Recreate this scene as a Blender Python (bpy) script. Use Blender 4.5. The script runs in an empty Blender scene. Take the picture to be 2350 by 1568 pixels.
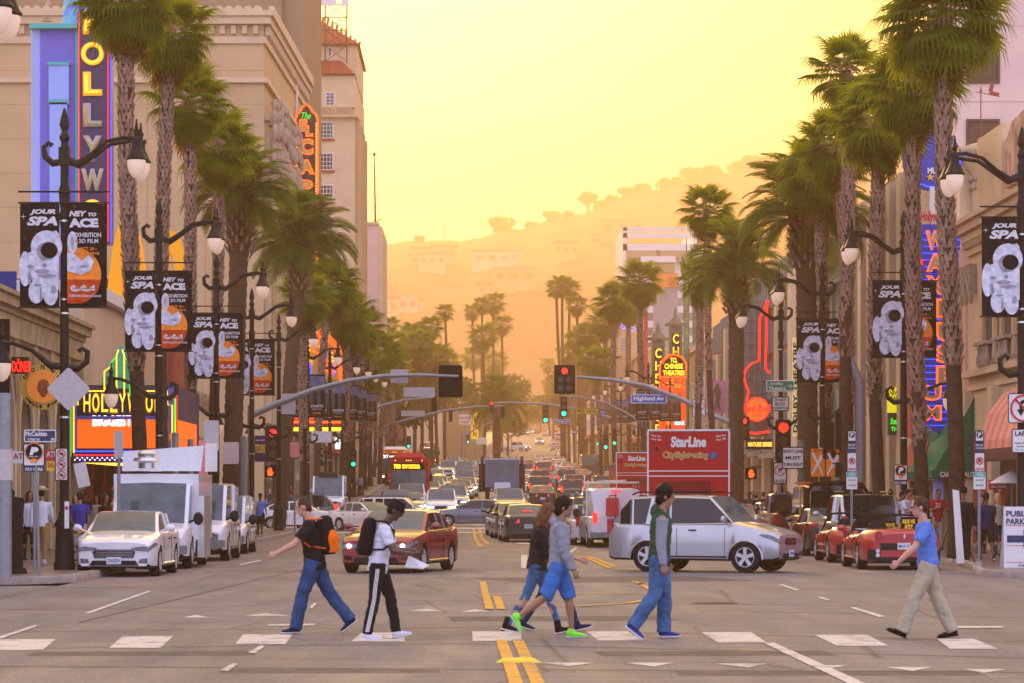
import bpy,bmesh,math,random
from mathutils import Vector,Matrix,noise
R=math.radians
PI=math.pi
rnd=random.Random(7)
sc=bpy.context.scene
C=sc.collection
# ------------------------------------------------ camera (eye 1.75 m above the crossing, long lens, vertical shift)
F,HY,VX,CAMH=6600.0,1138.0,1080.0,1.75
cam_d=bpy.data.cameras.new('camera')
cam=bpy.data.objects.new('camera',cam_d);C.objects.link(cam);sc.camera=cam
cam.location=(0,0,CAMH);cam.rotation_euler=(R(90),0,0)
cam_d.sensor_width=36;cam_d.lens=36*F/2350
cam_d.shift_x=(1175-VX)/2350;cam_d.shift_y=(HY-784)/2350
cam_d.clip_start=0.5;cam_d.clip_end=9000
cam_d.dof.use_dof=True;cam_d.dof.focus_distance=110;cam_d.dof.aperture_fstop=6.3
# ------------------------------------------------ sky, sun, exposure
SUN_EL,SUN_AZ=13.0,-7.0
w=bpy.data.worlds.new('World');sc.world=w;w.use_nodes=True
nt=w.node_tree;N=nt.nodes;Lk=nt.links
for n in list(N):N.remove(n)
out=N.new('ShaderNodeOutputWorld');bg=N.new('ShaderNodeBackground')
sky=N.new('ShaderNodeTexSky');sky.sky_type='NISHITA';sky.sun_disc=False
sky.sun_elevation=R(SUN_EL);sky.sun_rotation=R(SUN_AZ);sky.dust_density=6;sky.air_density=1.2;sky.ozone_density=1.5
tc=N.new('ShaderNodeTexCoord')
dot=N.new('ShaderNodeVectorMath');dot.operation='DOT_PRODUCT'
sd=(math.sin(R(SUN_AZ))*math.cos(R(SUN_EL)),math.cos(R(SUN_AZ))*math.cos(R(SUN_EL)),math.sin(R(SUN_EL)))
dot.inputs[1].default_value=sd
Lk.new(tc.outputs['Generated'],dot.inputs[0])
mr=N.new('ShaderNodeMapRange');mr.inputs['From Min'].default_value=-1;mr.inputs['From Max'].default_value=1
Lk.new(dot.outputs['Value'],mr.inputs['Value'])
cr=N.new('ShaderNodeValToRGB');Lk.new(mr.outputs['Result'],cr.inputs['Fac'])
els=cr.color_ramp.elements
els[0].position=0;els[0].color=(1.05,1.10,1.62,1)
els[1].position=1;els[1].color=(1.5,1.34,0.38,1)
for p,c in((0.45,(1.10,1.10,1.50,1)),(0.75,(1.12,0.92,0.86,1)),(0.93,(1.05,0.76,0.24,1)),(0.982,(1.25,0.95,0.09,1))):
 e=els.new(p);e.color=c
mp=N.new('ShaderNodeMapping');mp.inputs['Scale'].default_value=(1.6,1.6,26)
nz=N.new('ShaderNodeTexNoise');nz.inputs['Scale'].default_value=2.4;nz.inputs['Detail'].default_value=5
Lk.new(tc.outputs['Generated'],mp.inputs['Vector']);Lk.new(mp.outputs['Vector'],nz.inputs['Vector'])
mr2=N.new('ShaderNodeMapRange');mr2.inputs['From Min'].default_value=.35;mr2.inputs['From Max'].default_value=.75
mr2.inputs['To Min'].default_value=0.88;mr2.inputs['To Max'].default_value=1.16
Lk.new(nz.outputs['Fac'],mr2.inputs['Value'])
vm=N.new('ShaderNodeVectorMath');vm.operation='SCALE'
Lk.new(cr.outputs['Color'],vm.inputs[0]);Lk.new(mr2.outputs['Result'],vm.inputs['Scale'])
sc2=N.new('ShaderNodeVectorMath');sc2.operation='SCALE';sc2.inputs['Scale'].default_value=0.025
Lk.new(sky.outputs['Color'],sc2.inputs[0])
add=N.new('ShaderNodeVectorMath');add.operation='ADD'
Lk.new(vm.outputs['Vector'],add.inputs[0]);Lk.new(sc2.outputs['Vector'],add.inputs[1])
Lk.new(add.outputs['Vector'],bg.inputs['Color']);bg.inputs['Strength'].default_value=0.85
Lk.new(bg.outputs['Background'],out.inputs['Surface'])
sun_d=bpy.data.lights.new('sun','SUN');sun_d.energy=2.7;sun_d.angle=R(7);sun_d.color=(1.0,0.64,0.30)
sun=bpy.data.objects.new('sun',sun_d);C.objects.link(sun)
sun.rotation_euler=Vector(sd).to_track_quat('Z','Y').to_euler()
vs=sc.view_settings;vs.view_transform='Standard';vs.look='None';vs.gamma=1;vs.use_curve_mapping=False
vs.exposure=0.62
cy=sc.cycles
cy.max_bounces=6;cy.diffuse_bounces=3;cy.glossy_bounces=3;cy.transmission_bounces=4;cy.transparent_max_bounces=8
cy.volume_bounces=1;cy.sample_clamp_indirect=6;cy.caustics_reflective=False;cy.caustics_refractive=False
cy.use_denoising=True
# ------------------------------------------------ where things are
def lerp_tab(t,v):
 if v<=t[0][0]:return t[0][1]
 for(a,x),(b,y)in zip(t,t[1:]):
  if v<=b:return x+(y-x)*(v-a)/(b-a)
 return t[-1][1]
def smooth_tab(t,v):
 s=14 if v>140 else 0
 return(lerp_tab(t,v-s)+2*lerp_tab(t,v)+lerp_tab(t,v+s))/4
GT=[(0,0),(158,0),(194,1.1),(275,3),(415,6.1),(520,9.2),(600,12.2),(673,15.3),(825,19.6),(950,22.5),(1100,24),(1500,30)]
def G(d):return smooth_tab(GT,d)
def CX(d):return smooth_tab([(0,0),(380,.3),(405,.7),(430,1.6),(465,3.4),(500,5.6),(560,9.8),(600,12),(640,14),(680,15.5),(750,17.8),(825,20),(950,23),(1500,36)],d)
def PX(px,d):return(px-VX)*d/F
def PZ(py,d):return CAMH+(HY-py)*d/F
# ------------------------------------------------ materials
MT={}
def mat(name,col,rough=.6,metal=0,coat=0,emit=0,var=.12,scale=8,bump=0,bscale=40,spec=.5,trans=0,ecol=None,stretch=None,alpha=1):
 if name in MT:return MT[name]
 m=bpy.data.materials.new(name);m.use_nodes=True;MT[name]=m
 nt=m.node_tree;b=nt.nodes['Principled BSDF']
 m.diffuse_color=(*col[:3],1)
 b.inputs['Base Color'].default_value=(*col[:3],1)
 b.inputs['Roughness'].default_value=rough;b.inputs['Metallic'].default_value=metal
 b.inputs['Coat Weight'].default_value=coat;b.inputs['Coat Roughness'].default_value=.06
 b.inputs['Specular IOR Level'].default_value=spec if rough<.6 or spec!=.5 else .12
 if emit:
  b.inputs['Emission Color'].default_value=(*(ecol or col)[:3],1);b.inputs['Emission Strength'].default_value=emit
 if trans:b.inputs['Transmission Weight'].default_value=trans
 if var or bump:
  tc=nt.nodes.new('ShaderNodeTexCoord');src=tc.outputs['Object']
  if stretch:
   mp=nt.nodes.new('ShaderNodeMapping');mp.inputs['Scale'].default_value=stretch
   nt.links.new(src,mp.inputs['Vector']);src=mp.outputs['Vector']
 if var:
  nz=nt.nodes.new('ShaderNodeTexNoise');nz.inputs['Scale'].default_value=scale;nz.inputs['Detail'].default_value=6
  nt.links.new(src,nz.inputs['Vector'])
  cr=nt.nodes.new('ShaderNodeMapRange');cr.inputs['From Min'].default_value=.3;cr.inputs['From Max'].default_value=.7
  cr.inputs['To Min'].default_value=1-var;cr.inputs['To Max'].default_value=1+var
  nt.links.new(nz.outputs['Fac'],cr.inputs['Value'])
  sc_=nt.nodes.new('ShaderNodeVectorMath');sc_.operation='SCALE';sc_.inputs[0].default_value=col[:3]
  nt.links.new(cr.outputs['Result'],sc_.inputs['Scale']);nt.links.new(sc_.outputs['Vector'],b.inputs['Base Color'])
  m['scl']=1
 if bump:
  n2=nt.nodes.new('ShaderNodeTexNoise');n2.inputs['Scale'].default_value=bscale;n2.inputs['Detail'].default_value=5
  nt.links.new(src,n2.inputs['Vector'])
  bp=nt.nodes.new('ShaderNodeBump');bp.inputs['Strength'].default_value=bump;bp.inputs['Distance'].default_value=.02
  nt.links.new(n2.outputs['Fac'],bp.inputs['Height']);nt.links.new(bp.outputs['Normal'],b.inputs['Normal'])
 return m
def emis(name,col,s=3.0,base=None):
 return mat(name,base or tuple(min(1,c)for c in col),.5,emit=s,ecol=col,var=0)
def paint(name,col,metal=0.0):
 return mat('paint '+name,col,.32 if metal else .28,metal=metal,coat=1,var=.04,scale=3)
# ------------------------------------------------ mesh building
class MB:
 def __init__(s):s.v=[];s.f=[];s.fm=[];s.m=0;s.T=None
 def add(s,vs,fs):
  k=len(s.v)
  if s.T is not None:vs=[s.T@Vector(v)for v in vs]
  s.v+=[tuple(v)for v in vs];s.f+=[tuple(i+k for i in f)for f in fs];s.fm+=[s.m]*len(fs)
  return s
 def box(s,c,d,rz=0,taper=1):
  x,y,z=c;a,b,h=d[0]/2,d[1]/2,d[2]/2;cs,sn=math.cos(rz),math.sin(rz);vs=[]
  for k in(-1,1):
   t=taper if k>0 else 1
   for i,j in((-1,-1),(1,-1),(1,1),(-1,1)):
    u,w_=i*a*t,j*b*t;vs.append((x+u*cs-w_*sn,y+u*sn+w_*cs,z+k*h))
  return s.add(vs,[(3,2,1,0),(4,5,6,7),(0,1,5,4),(1,2,6,5),(2,3,7,6),(3,0,4,7)])
 def bx(s,x0,x1,y0,y1,z0,z1):
  return s.box(((x0+x1)/2,(y0+y1)/2,(z0+z1)/2),(abs(x1-x0),abs(y1-y0),abs(z1-z0)))
 def loft(s,rings,cap=True,closed=True):
  n=len(rings[0]);k=[p for r in rings for p in r];fs=[]
  for i in range(len(rings)-1):
   for j in range(n if closed else n-1):
    a,b=i*n+j,i*n+(j+1)%n;fs.append((a,b,b+n,a+n))
  if cap:fs.append(tuple(range(n))[::-1]);fs.append(tuple(range((len(rings)-1)*n,len(rings)*n)))
  return s.add(k,fs)
 def tube(s,pts,r,n=8,cap=True,flat=None):
  """tube along pts; r number or list of numbers or (side, depth) pairs; flat = the side direction"""
  P=[Vector(p)for p in pts];rr=r if isinstance(r,(list,tuple))else[r]*len(P)
  rings=[];prev=None
  for i,p in enumerate(P):
   t=(P[min(i+1,len(P)-1)]-P[max(i-1,0)])
   t=t.normalized()if t.length>1e-9 else Vector((0,0,1))
   ref=Vector(flat)if flat is not None else(prev if prev is not None else(Vector((1,0,0))if abs(t.x)<.8 else Vector((0,1,0))))
   u=ref-t*ref.dot(t)
   if u.length<1e-4:u=t.orthogonal()
   u.normalize();vv=t.cross(u);prev=u
   q=rr[i];a,b=q if isinstance(q,(list,tuple))else(q,q)
   rings.append([p+u*(a*math.cos(2*PI*k/n))+vv*(b*math.sin(2*PI*k/n))for k in range(n)])
  return s.loft(rings,cap)
 def ball(s,c,r,n=10,m=7,q=None):
  if not isinstance(r,(tuple,list)):r=(r,r,r)
  rings=[]
  for i in range(m+1):
   a=-PI/2+PI*i/m;a=max(-PI/2+.06,min(PI/2-.06,a))
   rings.append([Vector((r[0]*math.cos(a)*math.cos(2*PI*k/n),r[1]*math.cos(a)*math.sin(2*PI*k/n),r[2]*math.sin(a)))for k in range(n)])
  if q is not None:rings=[[q@p for p in g]for g in rings]
  return s.loft([[Vector(c)+p for p in g]for g in rings])
 def lathe(s,prof,c=(0,0,0),n=14,axis='z',cap=True):
  rings=[]
  for r,h in prof:
   g=[]
   for k in range(n):
    a=2*PI*k/n;x,y,z=r*math.cos(a),r*math.sin(a),h
    if axis=='x':x,y,z=h,r*math.cos(a),r*math.sin(a)
    if axis=='y':x,y,z=r*math.cos(a),h,r*math.sin(a)
    g.append((c[0]+x,c[1]+y,c[2]+z))
   rings.append(g)
  return s.loft(rings,cap)
 def prism(s,out,y0,y1,plane='xz',holes=()):
  """outline in a plane pushed through a depth"""
  def P(p,d):return{'xz':(p[0],d,p[1]),'xy':(p[0],p[1],d),'yz':(d,p[0],p[1])}[plane]
  n=len(out)
  return s.add([P(p,y0)for p in out]+[P(p,y1)for p in out],[tuple(range(n)),tuple(range(2*n-1,n-1,-1))]+[(i,i+n,(i+1)%n+n,(i+1)%n)for i in range(n)])
 def build(s,name,m,parent=None,ang=35,loc=None,rz=0):
  me=bpy.data.meshes.new(name);me.from_pydata(s.v,[],s.f)
  ms=m if isinstance(m,(list,tuple))else[m]
  for q in ms:me.materials.append(q)
  if len(ms)>1:me.polygons.foreach_set('material_index',s.fm)
  bm=bmesh.new();bm.from_mesh(me);bmesh.ops.recalc_face_normals(bm,faces=bm.faces);bm.to_mesh(me);bm.free()
  if ang:me.shade_smooth();me.set_sharp_from_angle(angle=R(ang))
  return link(name,me,parent,loc,rz)
def link(name,me,parent=None,loc=None,rz=0):
 o=bpy.data.objects.new(name,me);C.objects.link(o)
 if parent:o.parent=parent
 if loc is not None:o.location=loc
 if rz:o.rotation_euler.z=rz
 return o
def tag(o,label=None,cat=None,group=None,kind=None):
 for k,v_ in(('label',label),('category',cat),('group',group),('kind',kind)):
  if v_:o[k]=v_
 return o
def thing(name,label,cat,loc=(0,0,0),rz=0,group=None):
 o=bpy.data.objects.new(name,None);C.objects.link(o);o.empty_display_size=.3
 o.location=loc;o.rotation_euler=(0,0,rz)
 return tag(o,label,cat,group)
KIDS={}
def kids(o):
 return[c for c in o.children]
def dup(o,loc=None,rz=None,label=None,group=None,parent=None,s=None,swap=None,cat=None):
 """copy a thing with its parts and sub-parts; swap = {old material: new material} set per object"""
 c=o.copy();C.objects.link(c)
 if parent is not None:c.parent=parent
 if loc is not None:c.location=loc
 if rz is not None:c.rotation_euler=(0,0,rz)
 if s is not None:c.scale=(s,s,s)if not isinstance(s,tuple)else s
 if label:c['label']=label
 if cat:c['category']=cat
 if group:c['group']=group
 if swap and o.type=='MESH':
  for i,sl in enumerate(c.material_slots):
   if sl.material and sl.material.name in swap:
    nm=swap[sl.material.name];sl.link='OBJECT';sl.material=nm
 for ch in kids(o):dup(ch,parent=c,swap=swap)
 return c
def struct(name,mb,m,ang=0):
 return tag(mb.build(name,m,ang=ang),kind='structure')
TXT={}
TMP=bpy.data.scenes.new('workshop')
def evaluated_mesh(o):
 TMP.collection.objects.link(o)
 with bpy.context.temp_override(scene=TMP,view_layer=TMP.view_layers[0]):
  dg=bpy.context.evaluated_depsgraph_get();dg.update();me=bpy.data.meshes.new_from_object(o.evaluated_get(dg))
 bpy.data.objects.remove(o);return me
def text_mesh(s,bold=0.0,depth=.0,italic=0.0,spacing=1.0):
 k=(s,bold,depth,italic,spacing)
 if k in TXT:return TXT[k]
 cu=bpy.data.curves.new('t','FONT');cu.body=s;cu.align_x='CENTER';cu.align_y='CENTER';cu.offset=bold
 cu.extrude=depth;cu.shear=italic;cu.resolution_u=3;cu.space_character=spacing;cu.space_line=.95
 me=evaluated_mesh(bpy.data.objects.new('t',cu));bpy.data.curves.remove(cu)
 xs=[v.co.x for v in me.vertices];ys=[v.co.y for v in me.vertices]
 if xs:
  cx,cy_,w_,h_=(min(xs)+max(xs))/2,(min(ys)+max(ys))/2,max(xs)-min(xs),max(ys)-min(ys)
  me.transform(Matrix.Diagonal((1/w_,1/h_,1,1))@Matrix.Translation((-cx,-cy_,0)))
 TXT[k]=me;return me
def letter(s,c,w_,h_,m,parent,name='lettering',rz=0,bold=.02,italic=0,depth=0,rot=None,spacing=1.0,y_=None):
 """text w by h metres, facing -Y, centred at c"""
 me=text_mesh(s,bold,0,italic,spacing).copy();me.materials.clear();me.materials.append(m)
 if depth:
  bm=bmesh.new();bm.from_mesh(me)
  r_=bmesh.ops.extrude_face_region(bm,geom=bm.faces[:])
  for q in r_['geom']:
   if isinstance(q,bmesh.types.BMVert):q.co.z+=depth
  bmesh.ops.recalc_face_normals(bm,faces=bm.faces);bm.to_mesh(me);bm.free()
 me.name=name
 o=link(name,me,parent);o.location=c;o.rotation_euler=(R(90),rot or 0,rz);o.scale=(w_,h_,1)
 return o
# ================================================ ground, road, pavements, hills, haze
def asphalt_mat():
 m=bpy.data.materials.new('asphalt');m.use_nodes=True;nt=m.node_tree;b=nt.nodes['Principled BSDF']
 tc=nt.nodes.new('ShaderNodeTexCoord')
 def noise_(scale,stretch=(1,1,1),det=6):
  mp=nt.nodes.new('ShaderNodeMapping');mp.inputs['Scale'].default_value=stretch
  nt.links.new(tc.outputs['Object'],mp.inputs['Vector'])
  n=nt.nodes.new('ShaderNodeTexNoise');n.inputs['Scale'].default_value=scale;n.inputs['Detail'].default_value=det
  nt.links.new(mp.outputs['Vector'],n.inputs['Vector']);return n.outputs['Fac']
 def rng(src,a,b_,c,d):
  r=nt.nodes.new('ShaderNodeMapRange');
  for k,v_ in zip(('From Min','From Max','To Min','To Max'),(a,b_,c,d)):r.inputs[k].default_value=v_
  nt.links.new(src,r.inputs['Value']);return r.outputs['Result']
 def mul(a,b_):
  n=nt.nodes.new('ShaderNodeMath');n.operation='MULTIPLY';nt.links.new(a,n.inputs[0]);nt.links.new(b_,n.inputs[1]);return n.outputs['Value']
 f=mul(rng(noise_(.5,(1,.3,1)),.3,.7,.86,1.14),rng(noise_(1.4,(1,.06,1)),.3,.7,.88,1.10))
 f=mul(f,rng(noise_(22,(1,1,1),8),.3,.7,.6,1.45))
 f=mul(f,rng(noise_(3,(.12,1,1)),.35,.75,.85,1.12))
 vo=nt.nodes.new('ShaderNodeTexVoronoi');vo.feature='DISTANCE_TO_EDGE';vo.inputs['Scale'].default_value=.22
 dis=nt.nodes.new('ShaderNodeVectorMath');dis.operation='ADD'
 n3=nt.nodes.new('ShaderNodeTexNoise');n3.inputs['Scale'].default_value=.8
 nt.links.new(tc.outputs['Object'],dis.inputs[0]);nt.links.new(n3.outputs['Color'],dis.inputs[1])
 nt.links.new(dis.outputs['Vector'],vo.inputs['Vector'])
 f=mul(f,rng(vo.outputs['Distance'],0,.010,.45,1))
 s=nt.nodes.new('ShaderNodeVectorMath');s.operation='SCALE';s.inputs[0].default_value=(.152,.138,.144)
 nt.links.new(f,s.inputs['Scale']);nt.links.new(s.outputs['Vector'],b.inputs['Base Color'])
 nt.links.new(rng(noise_(1.3,(1,.2,1)),.3,.7,.58,.78),b.inputs['Roughness']);b.inputs['Specular IOR Level'].default_value=.3
 bp=nt.nodes.new('ShaderNodeBump');bp.inputs['Strength'].default_value=.35;bp.inputs['Distance'].default_value=.01
 nt.links.new(noise_(90,(1,1,1),2),bp.inputs['Height']);nt.links.new(bp.outputs['Normal'],b.inputs['Normal'])
 return m
M_ASPH=asphalt_mat();MT['asphalt']=M_ASPH
M_WALK=mat('pavement',(.15,.115,.112),.35,var=.25,scale=1.2,bump=.1,bscale=30)
M_KERB=mat('kerb concrete',(.30,.26,.24),.8,var=.25,scale=3,bump=.4,bscale=20)
def worn(name,col):
 m=mat(name,col,.65,var=0);nt=m.node_tree;b=nt.nodes['Principled BSDF'];tc=nt.nodes.new('ShaderNodeTexCoord');mx=nt.nodes.new('ShaderNodeMixRGB');prev=None
 for sc_,lo,hi in((2.2,.52,.62),(26,.50,.66)):
  n=nt.nodes.new('ShaderNodeTexNoise');n.inputs['Scale'].default_value=sc_;n.inputs['Detail'].default_value=7;r=nt.nodes.new('ShaderNodeMapRange');r.inputs['From Min'].default_value=lo;r.inputs['From Max'].default_value=hi;r.inputs['To Max'].default_value=.5
  nt.links.new(tc.outputs['Object'],n.inputs['Vector']);nt.links.new(n.outputs['Fac'],r.inputs['Value'])
  if prev:a=nt.nodes.new('ShaderNodeMath');a.operation='ADD';nt.links.new(prev,a.inputs[0]);nt.links.new(r.outputs['Result'],a.inputs[1]);prev=a.outputs['Value']
  else:prev=r.outputs['Result']
 nt.links.new(prev,mx.inputs['Fac']);mx.inputs['Color1'].default_value=(*col,1);mx.inputs['Color2'].default_value=(.17,.145,.14,1);nt.links.new(mx.outputs['Color'],b.inputs['Base Color']);return m
M_LINEW=worn('white road paint',(.56,.53,.50));M_LINEY=worn('yellow road paint',(.62,.32,.035))
M_EARTH=mat('dry ground',(.16,.13,.09),.9,var=.3,scale=.05)
KL,KR=-8.0,11.0
HW0,HW1=139.0,163.0
MC0,MC1=36.5,56.0
ys=[-40]+[v_ for v_ in range(0,200,8)]+[66,68,70]+[v_ for v_ in range(200,1100,20)]+[1100,1300,1500]
ys=sorted(set(ys))
def strip(name,x0,x1,m,dz=0.0,y0=-1e9,y1=1e9,kind=True,cx=True):
 yy=sorted(set([y for y in ys if y0<y<y1]+([y0]if y0>-1e8 else[])+([y1]if y1<1e8 else[])))
 b=MB();vs=[];fs=[]
 for i,y in enumerate(yy):
  o=CX(y)if cx else 0
  vs+=[(x0+o,y,G(y)+dz),(x1+o,y,G(y)+dz)]
  if i:fs.append((2*i-2,2*i-1,2*i+1,2*i))
 b.add(vs,fs);o=b.build(name,m,ang=0)
 if kind:tag(o,kind='structure')
 return o
b=MB();xs_=[-5500,-400,-90,-30,0,30,90,400,5500];yy=[-60,0,60,120]+list(range(160,1100,30))+[1150,1250,1400,5200]
vs=[(x,y,G(y)-.12)for y in yy for x in xs_];n_=len(xs_)
b.add(vs,[(i*n_+j,i*n_+j+1,(i+1)*n_+j+1,(i+1)*n_+j)for i in range(len(yy)-1)for j in range(n_-1)])
struct('ground',b,M_EARTH)
strip('road',KL-.05,KR+1.2,M_ASPH)
b=MB()
for(y0,y1)in((MC0-9,MC1),(HW0,HW1)):
 b.add([(-160,y0,-.004),(KL-.05,y0,-.004),(KL-.05,y1,-.004),(-160,y1,-.004)],[(0,1,2,3)])
 b.add([(KR+.05,y0,-.004),(160,y0,-.004),(160,y1,-.004),(KR+.05,y1,-.004)],[(0,1,2,3)])
struct('side_street',b,M_ASPH)
def pavement(side,y0,y1,cut0=True):
 rx=2.6 if cut0 else .5
 def edge(y):return((KR+max(0,min(1,(y-63)/6))*.95)if side>0 else KL)+CX(y)
 far=edge(y0)+side*32
 yy=[y for y in ys if y0+rx<y<y1-.1]
 pts=[]
 for k in range(7):
  a=PI/2*k/6;pts.append((edge(y0)+side*(rx-rx*math.sin(a)),y0+rx-rx*math.cos(a)))
 pts+=[(edge(y),y)for y in yy]+[(edge(y1),y1)]
 pts=[(far,y0)]+pts+[(edge(y1)+side*32,y1)]
 top=[(x,y,G(y)+.15)for x,y in pts];bot=[(x,y,G(y)-.02)for x,y in pts]
 b=MB();n=len(pts)
 fs=[]
 vs=[]
 for i in range(1,n-1):vs+=[(top[i][0]+side*.17,top[i][1]+(.12 if i<8 and cut0 else 0),top[i][2]),(far+CX(top[i][1])-CX(y0),top[i][1],top[i][2])]
 for i in range(n-3):fs.append((2*i,2*i+1,2*i+3,2*i+2))
 b.add(vs,fs);struct('pavement',b,M_WALK)
 k=MB();vs=[];fs=[]
 prof=((0,0),(0,.11),(.03,.155),(.17,.157),(.17,.1))
 for i in range(n-1):
  x,y,z=bot[i];nx,ny=(side,0)if i>=7 else((side*math.sin(PI/2*(i-1)/6)if i else 0),(math.cos(PI/2*(i-1)/6)if i else 1))
  for a,h in prof:vs.append((x+nx*a,y+ny*a,z+.02+h))
 m_=len(prof)
 for i in range(n-2):
  for j in range(m_-1):fs.append((i*m_+j,i*m_+j+1,(i+1)*m_+j+1,(i+1)*m_+j))
 k.add(vs,fs);struct('kerb',k,M_KERB,40)
pavement(-1,MC1,HW0);pavement(1,MC1+4,HW0)
pavement(-1,HW1,1050);pavement(1,HW1,1050)
b=MB();b.bx(KL-30,KL-5.2,10,MC0-9,-.02,.15);b.bx(KR+6,KR+30,10,MC0-9,-.02,.15);struct('pavement',b,M_WALK)
M_CONC=mat('gutter concrete',(.21,.175,.165),.75,var=.2,scale=1.6,bump=.15,bscale=40)
strip('gutter_lane',KL,KL+2.3,M_CONC,.004,MC1-1,HW0);strip('gutter_lane',KR-2.3,KR+.9,M_CONC,.004,MC1+9,HW0)
M_PATCH1=mat('old patch dark',(.095,.082,.082),.7,var=.35,scale=4,bump=.2,bscale=80);M_PATCH2=mat('old patch pale',(.19,.165,.16),.75,var=.3,scale=4,bump=.2,bscale=80)
def mark(name,polys,m,dz=.005):
 b=MB()
 for p in polys:b.add([(x,y,G(y)+dz)for x,y in p],[tuple(range(len(p)))])
 return struct(name,b,m)
def fy(py):return F*CAMH/(py-HY)
def pp(px,py):return(PX(px,fy(py)),fy(py))
def quad_px(*c):return[pp(*q)for q in c]
blocks=[((0,1468),(128,1468),(98,1493),(-20,1493)),((282,1461),(398,1461),(368,1488),(250,1488)),((558,1457),(672,1457),(655,1479),(540,1479)),((830,1453),(925,1453),(930,1473),(806,1473)),((1083,1450),(1195,1450),(1197,1472),(1085,1472)),((1345,1450),(1440,1450),(1478,1471),(1372,1471)),((1610,1452),(1724,1452),(1760,1476),(1648,1476)),((1870,1458),(1990,1458),(2038,1483),(1920,1483)),((2150,1467),(2235,1467),(2290,1490),(2180,1490))]
for q in blocks:mark('crossing_stripe',[quad_px(*q)],M_LINEW)
teeth=[((1238,1522),(1366,1522),(1305,1530)),((1436,1522),(1548,1522),(1500,1531)),((1640,1524),(1762,1524),(1718,1533)),((1852,1528),(1945,1528),(1900,1537)),((2030,1532),(2140,1532),(2095,1541)),((2210,1537),(2310,1537),(2260,1545)),((420,1418),(480,1418),(450,1412)),((560,1414),(665,1414),(612,1408)),((938,1403),(1020,1403),(980,1398)),((1058,1405),(1130,1405),(1090,1399))]
mark('yield_mark',[quad_px(*q)for q in teeth],M_LINEW)
lines_w=[((1753,1478),(1775,1476),(1990,1572),(1950,1572)),((1196,1275),(1210,1275),(1213,1305),(1196,1305)),((0,1462),(80,1436),(88,1438),(0,1468)),((195,1408),(340,1357),(346,1359),(204,1410)),((505,1540),(535,1524),(546,1526),(522,1543)),((568,1500),(598,1483),(608,1485),(585,1501)),((615,1434),(723,1433),(723,1437),(615,1438)),((1950,1396),(1962,1395),(2032,1416),(2018,1418)),((1786,1343),(1796,1342),(1835,1354),(1826,1356)),((1876,1372),(1884,1371),(1905,1378),(1898,1379)),((2160,1438),(2300,1439),(2304,1443),(2172,1443)),((730,1355),(742,1345),(752,1346),(740,1356)),((548,1296),(596,1286),(600,1288),(552,1298)),((1140,1214),(1165,1214),(1165,1216),(1140,1216)),((1305,1268),(1320,1256),(1326,1257),(1312,1270)),((1186,1246),(1290,1247),(1290,1250),(1186,1249)),((600,1213),(1130,1213),(1130,1216),(598,1216)),((610,1222),(1100,1222),(1100,1224),(608,1224)),((710,1395),(721,1385),(727,1386),(716,1397))]
for q in lines_w:mark('lane_line',[quad_px(*q)],M_LINEW,.009)
def band(pts,wd,n=1,gap=0):
 """a painted band through print points, wd metres wide"""
 P=[Vector(pp(*p))for p in pts];out_=[]
 for i in range(len(P)-1):
  t=(P[i+1]-P[i]).normalized();nn=Vector((t.y,-t.x))*wd/2
  out_.append([tuple(P[i]-nn),tuple(P[i]+nn),tuple(P[i+1]+nn),tuple(P[i+1]-nn)])
 return out_
for q in(((1150,1470),(1186,1575)),((1188,1470),(1236,1575)),((1108,1336),(1113,1360),(1124,1400)),((1140,1370),(1150,1400)),((1086,1216),(1092,1240),(1104,1256),(1145,1258),(1290,1262)),((1100,1216),(1106,1236),(1120,1250),(1200,1256)),((1320,1276),(1350,1282),(1400,1305)),((1345,1276),(1368,1284),(1412,1302)),((1110,1366),(1240,1366),(1500,1362)),((1215,1394),(1320,1393),(1440,1386),(1496,1376),(1502,1360),(1470,1340)),((1455,1336),(1475,1343))):
 mark('yellow_line',band(q,.13),M_LINEY,.013)
for k in range(26):
 y0=175+k*34
 for xo in(-3.1,6.2):mark('lane_line',[[(xo+CX(y0)-.07,y0),(xo+CX(y0)+.07,y0),(xo+CX(y0+9)+.07,y0+9),(xo+CX(y0+9)-.07,y0+9)]],M_LINEW,.009)
for xo in(-.2,.25,2.9,3.35):
 pl=[[(xo+CX(y)-.06,y),(xo+CX(y)+.06,y),(xo+CX(y+20)+.06,y+20),(xo+CX(y+20)-.06,y+20)]for y in range(170,920,20)]
 mark('yellow_line',pl,M_LINEY,.009)
M_TAR=mat('tar seam',(.055,.045,.043),.6,var=.3)
def wob(px0,py0,px1,py1,n=14):
 return[(px0+(px1-px0)*i/n,py0+(py1-py0)*i/n+rnd.uniform(-.8,.8))for i in range(n+1)]
for q in((-40,1452,1060,1441),(1060,1441,2390,1475),(-40,1490,1060,1478),(1060,1478,2390,1512),(0,1400,1000,1386),(1000,1386,2390,1420),(600,1330,1300,1322),(180,1430,760,1290),(0,1530,2390,1545),(700,1375,2300,1395),(1500,1345,2350,1362),(640,1262,1330,1258)):
 mark('tar_seam',band(wob(*q),.05),M_TAR,.003)
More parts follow.
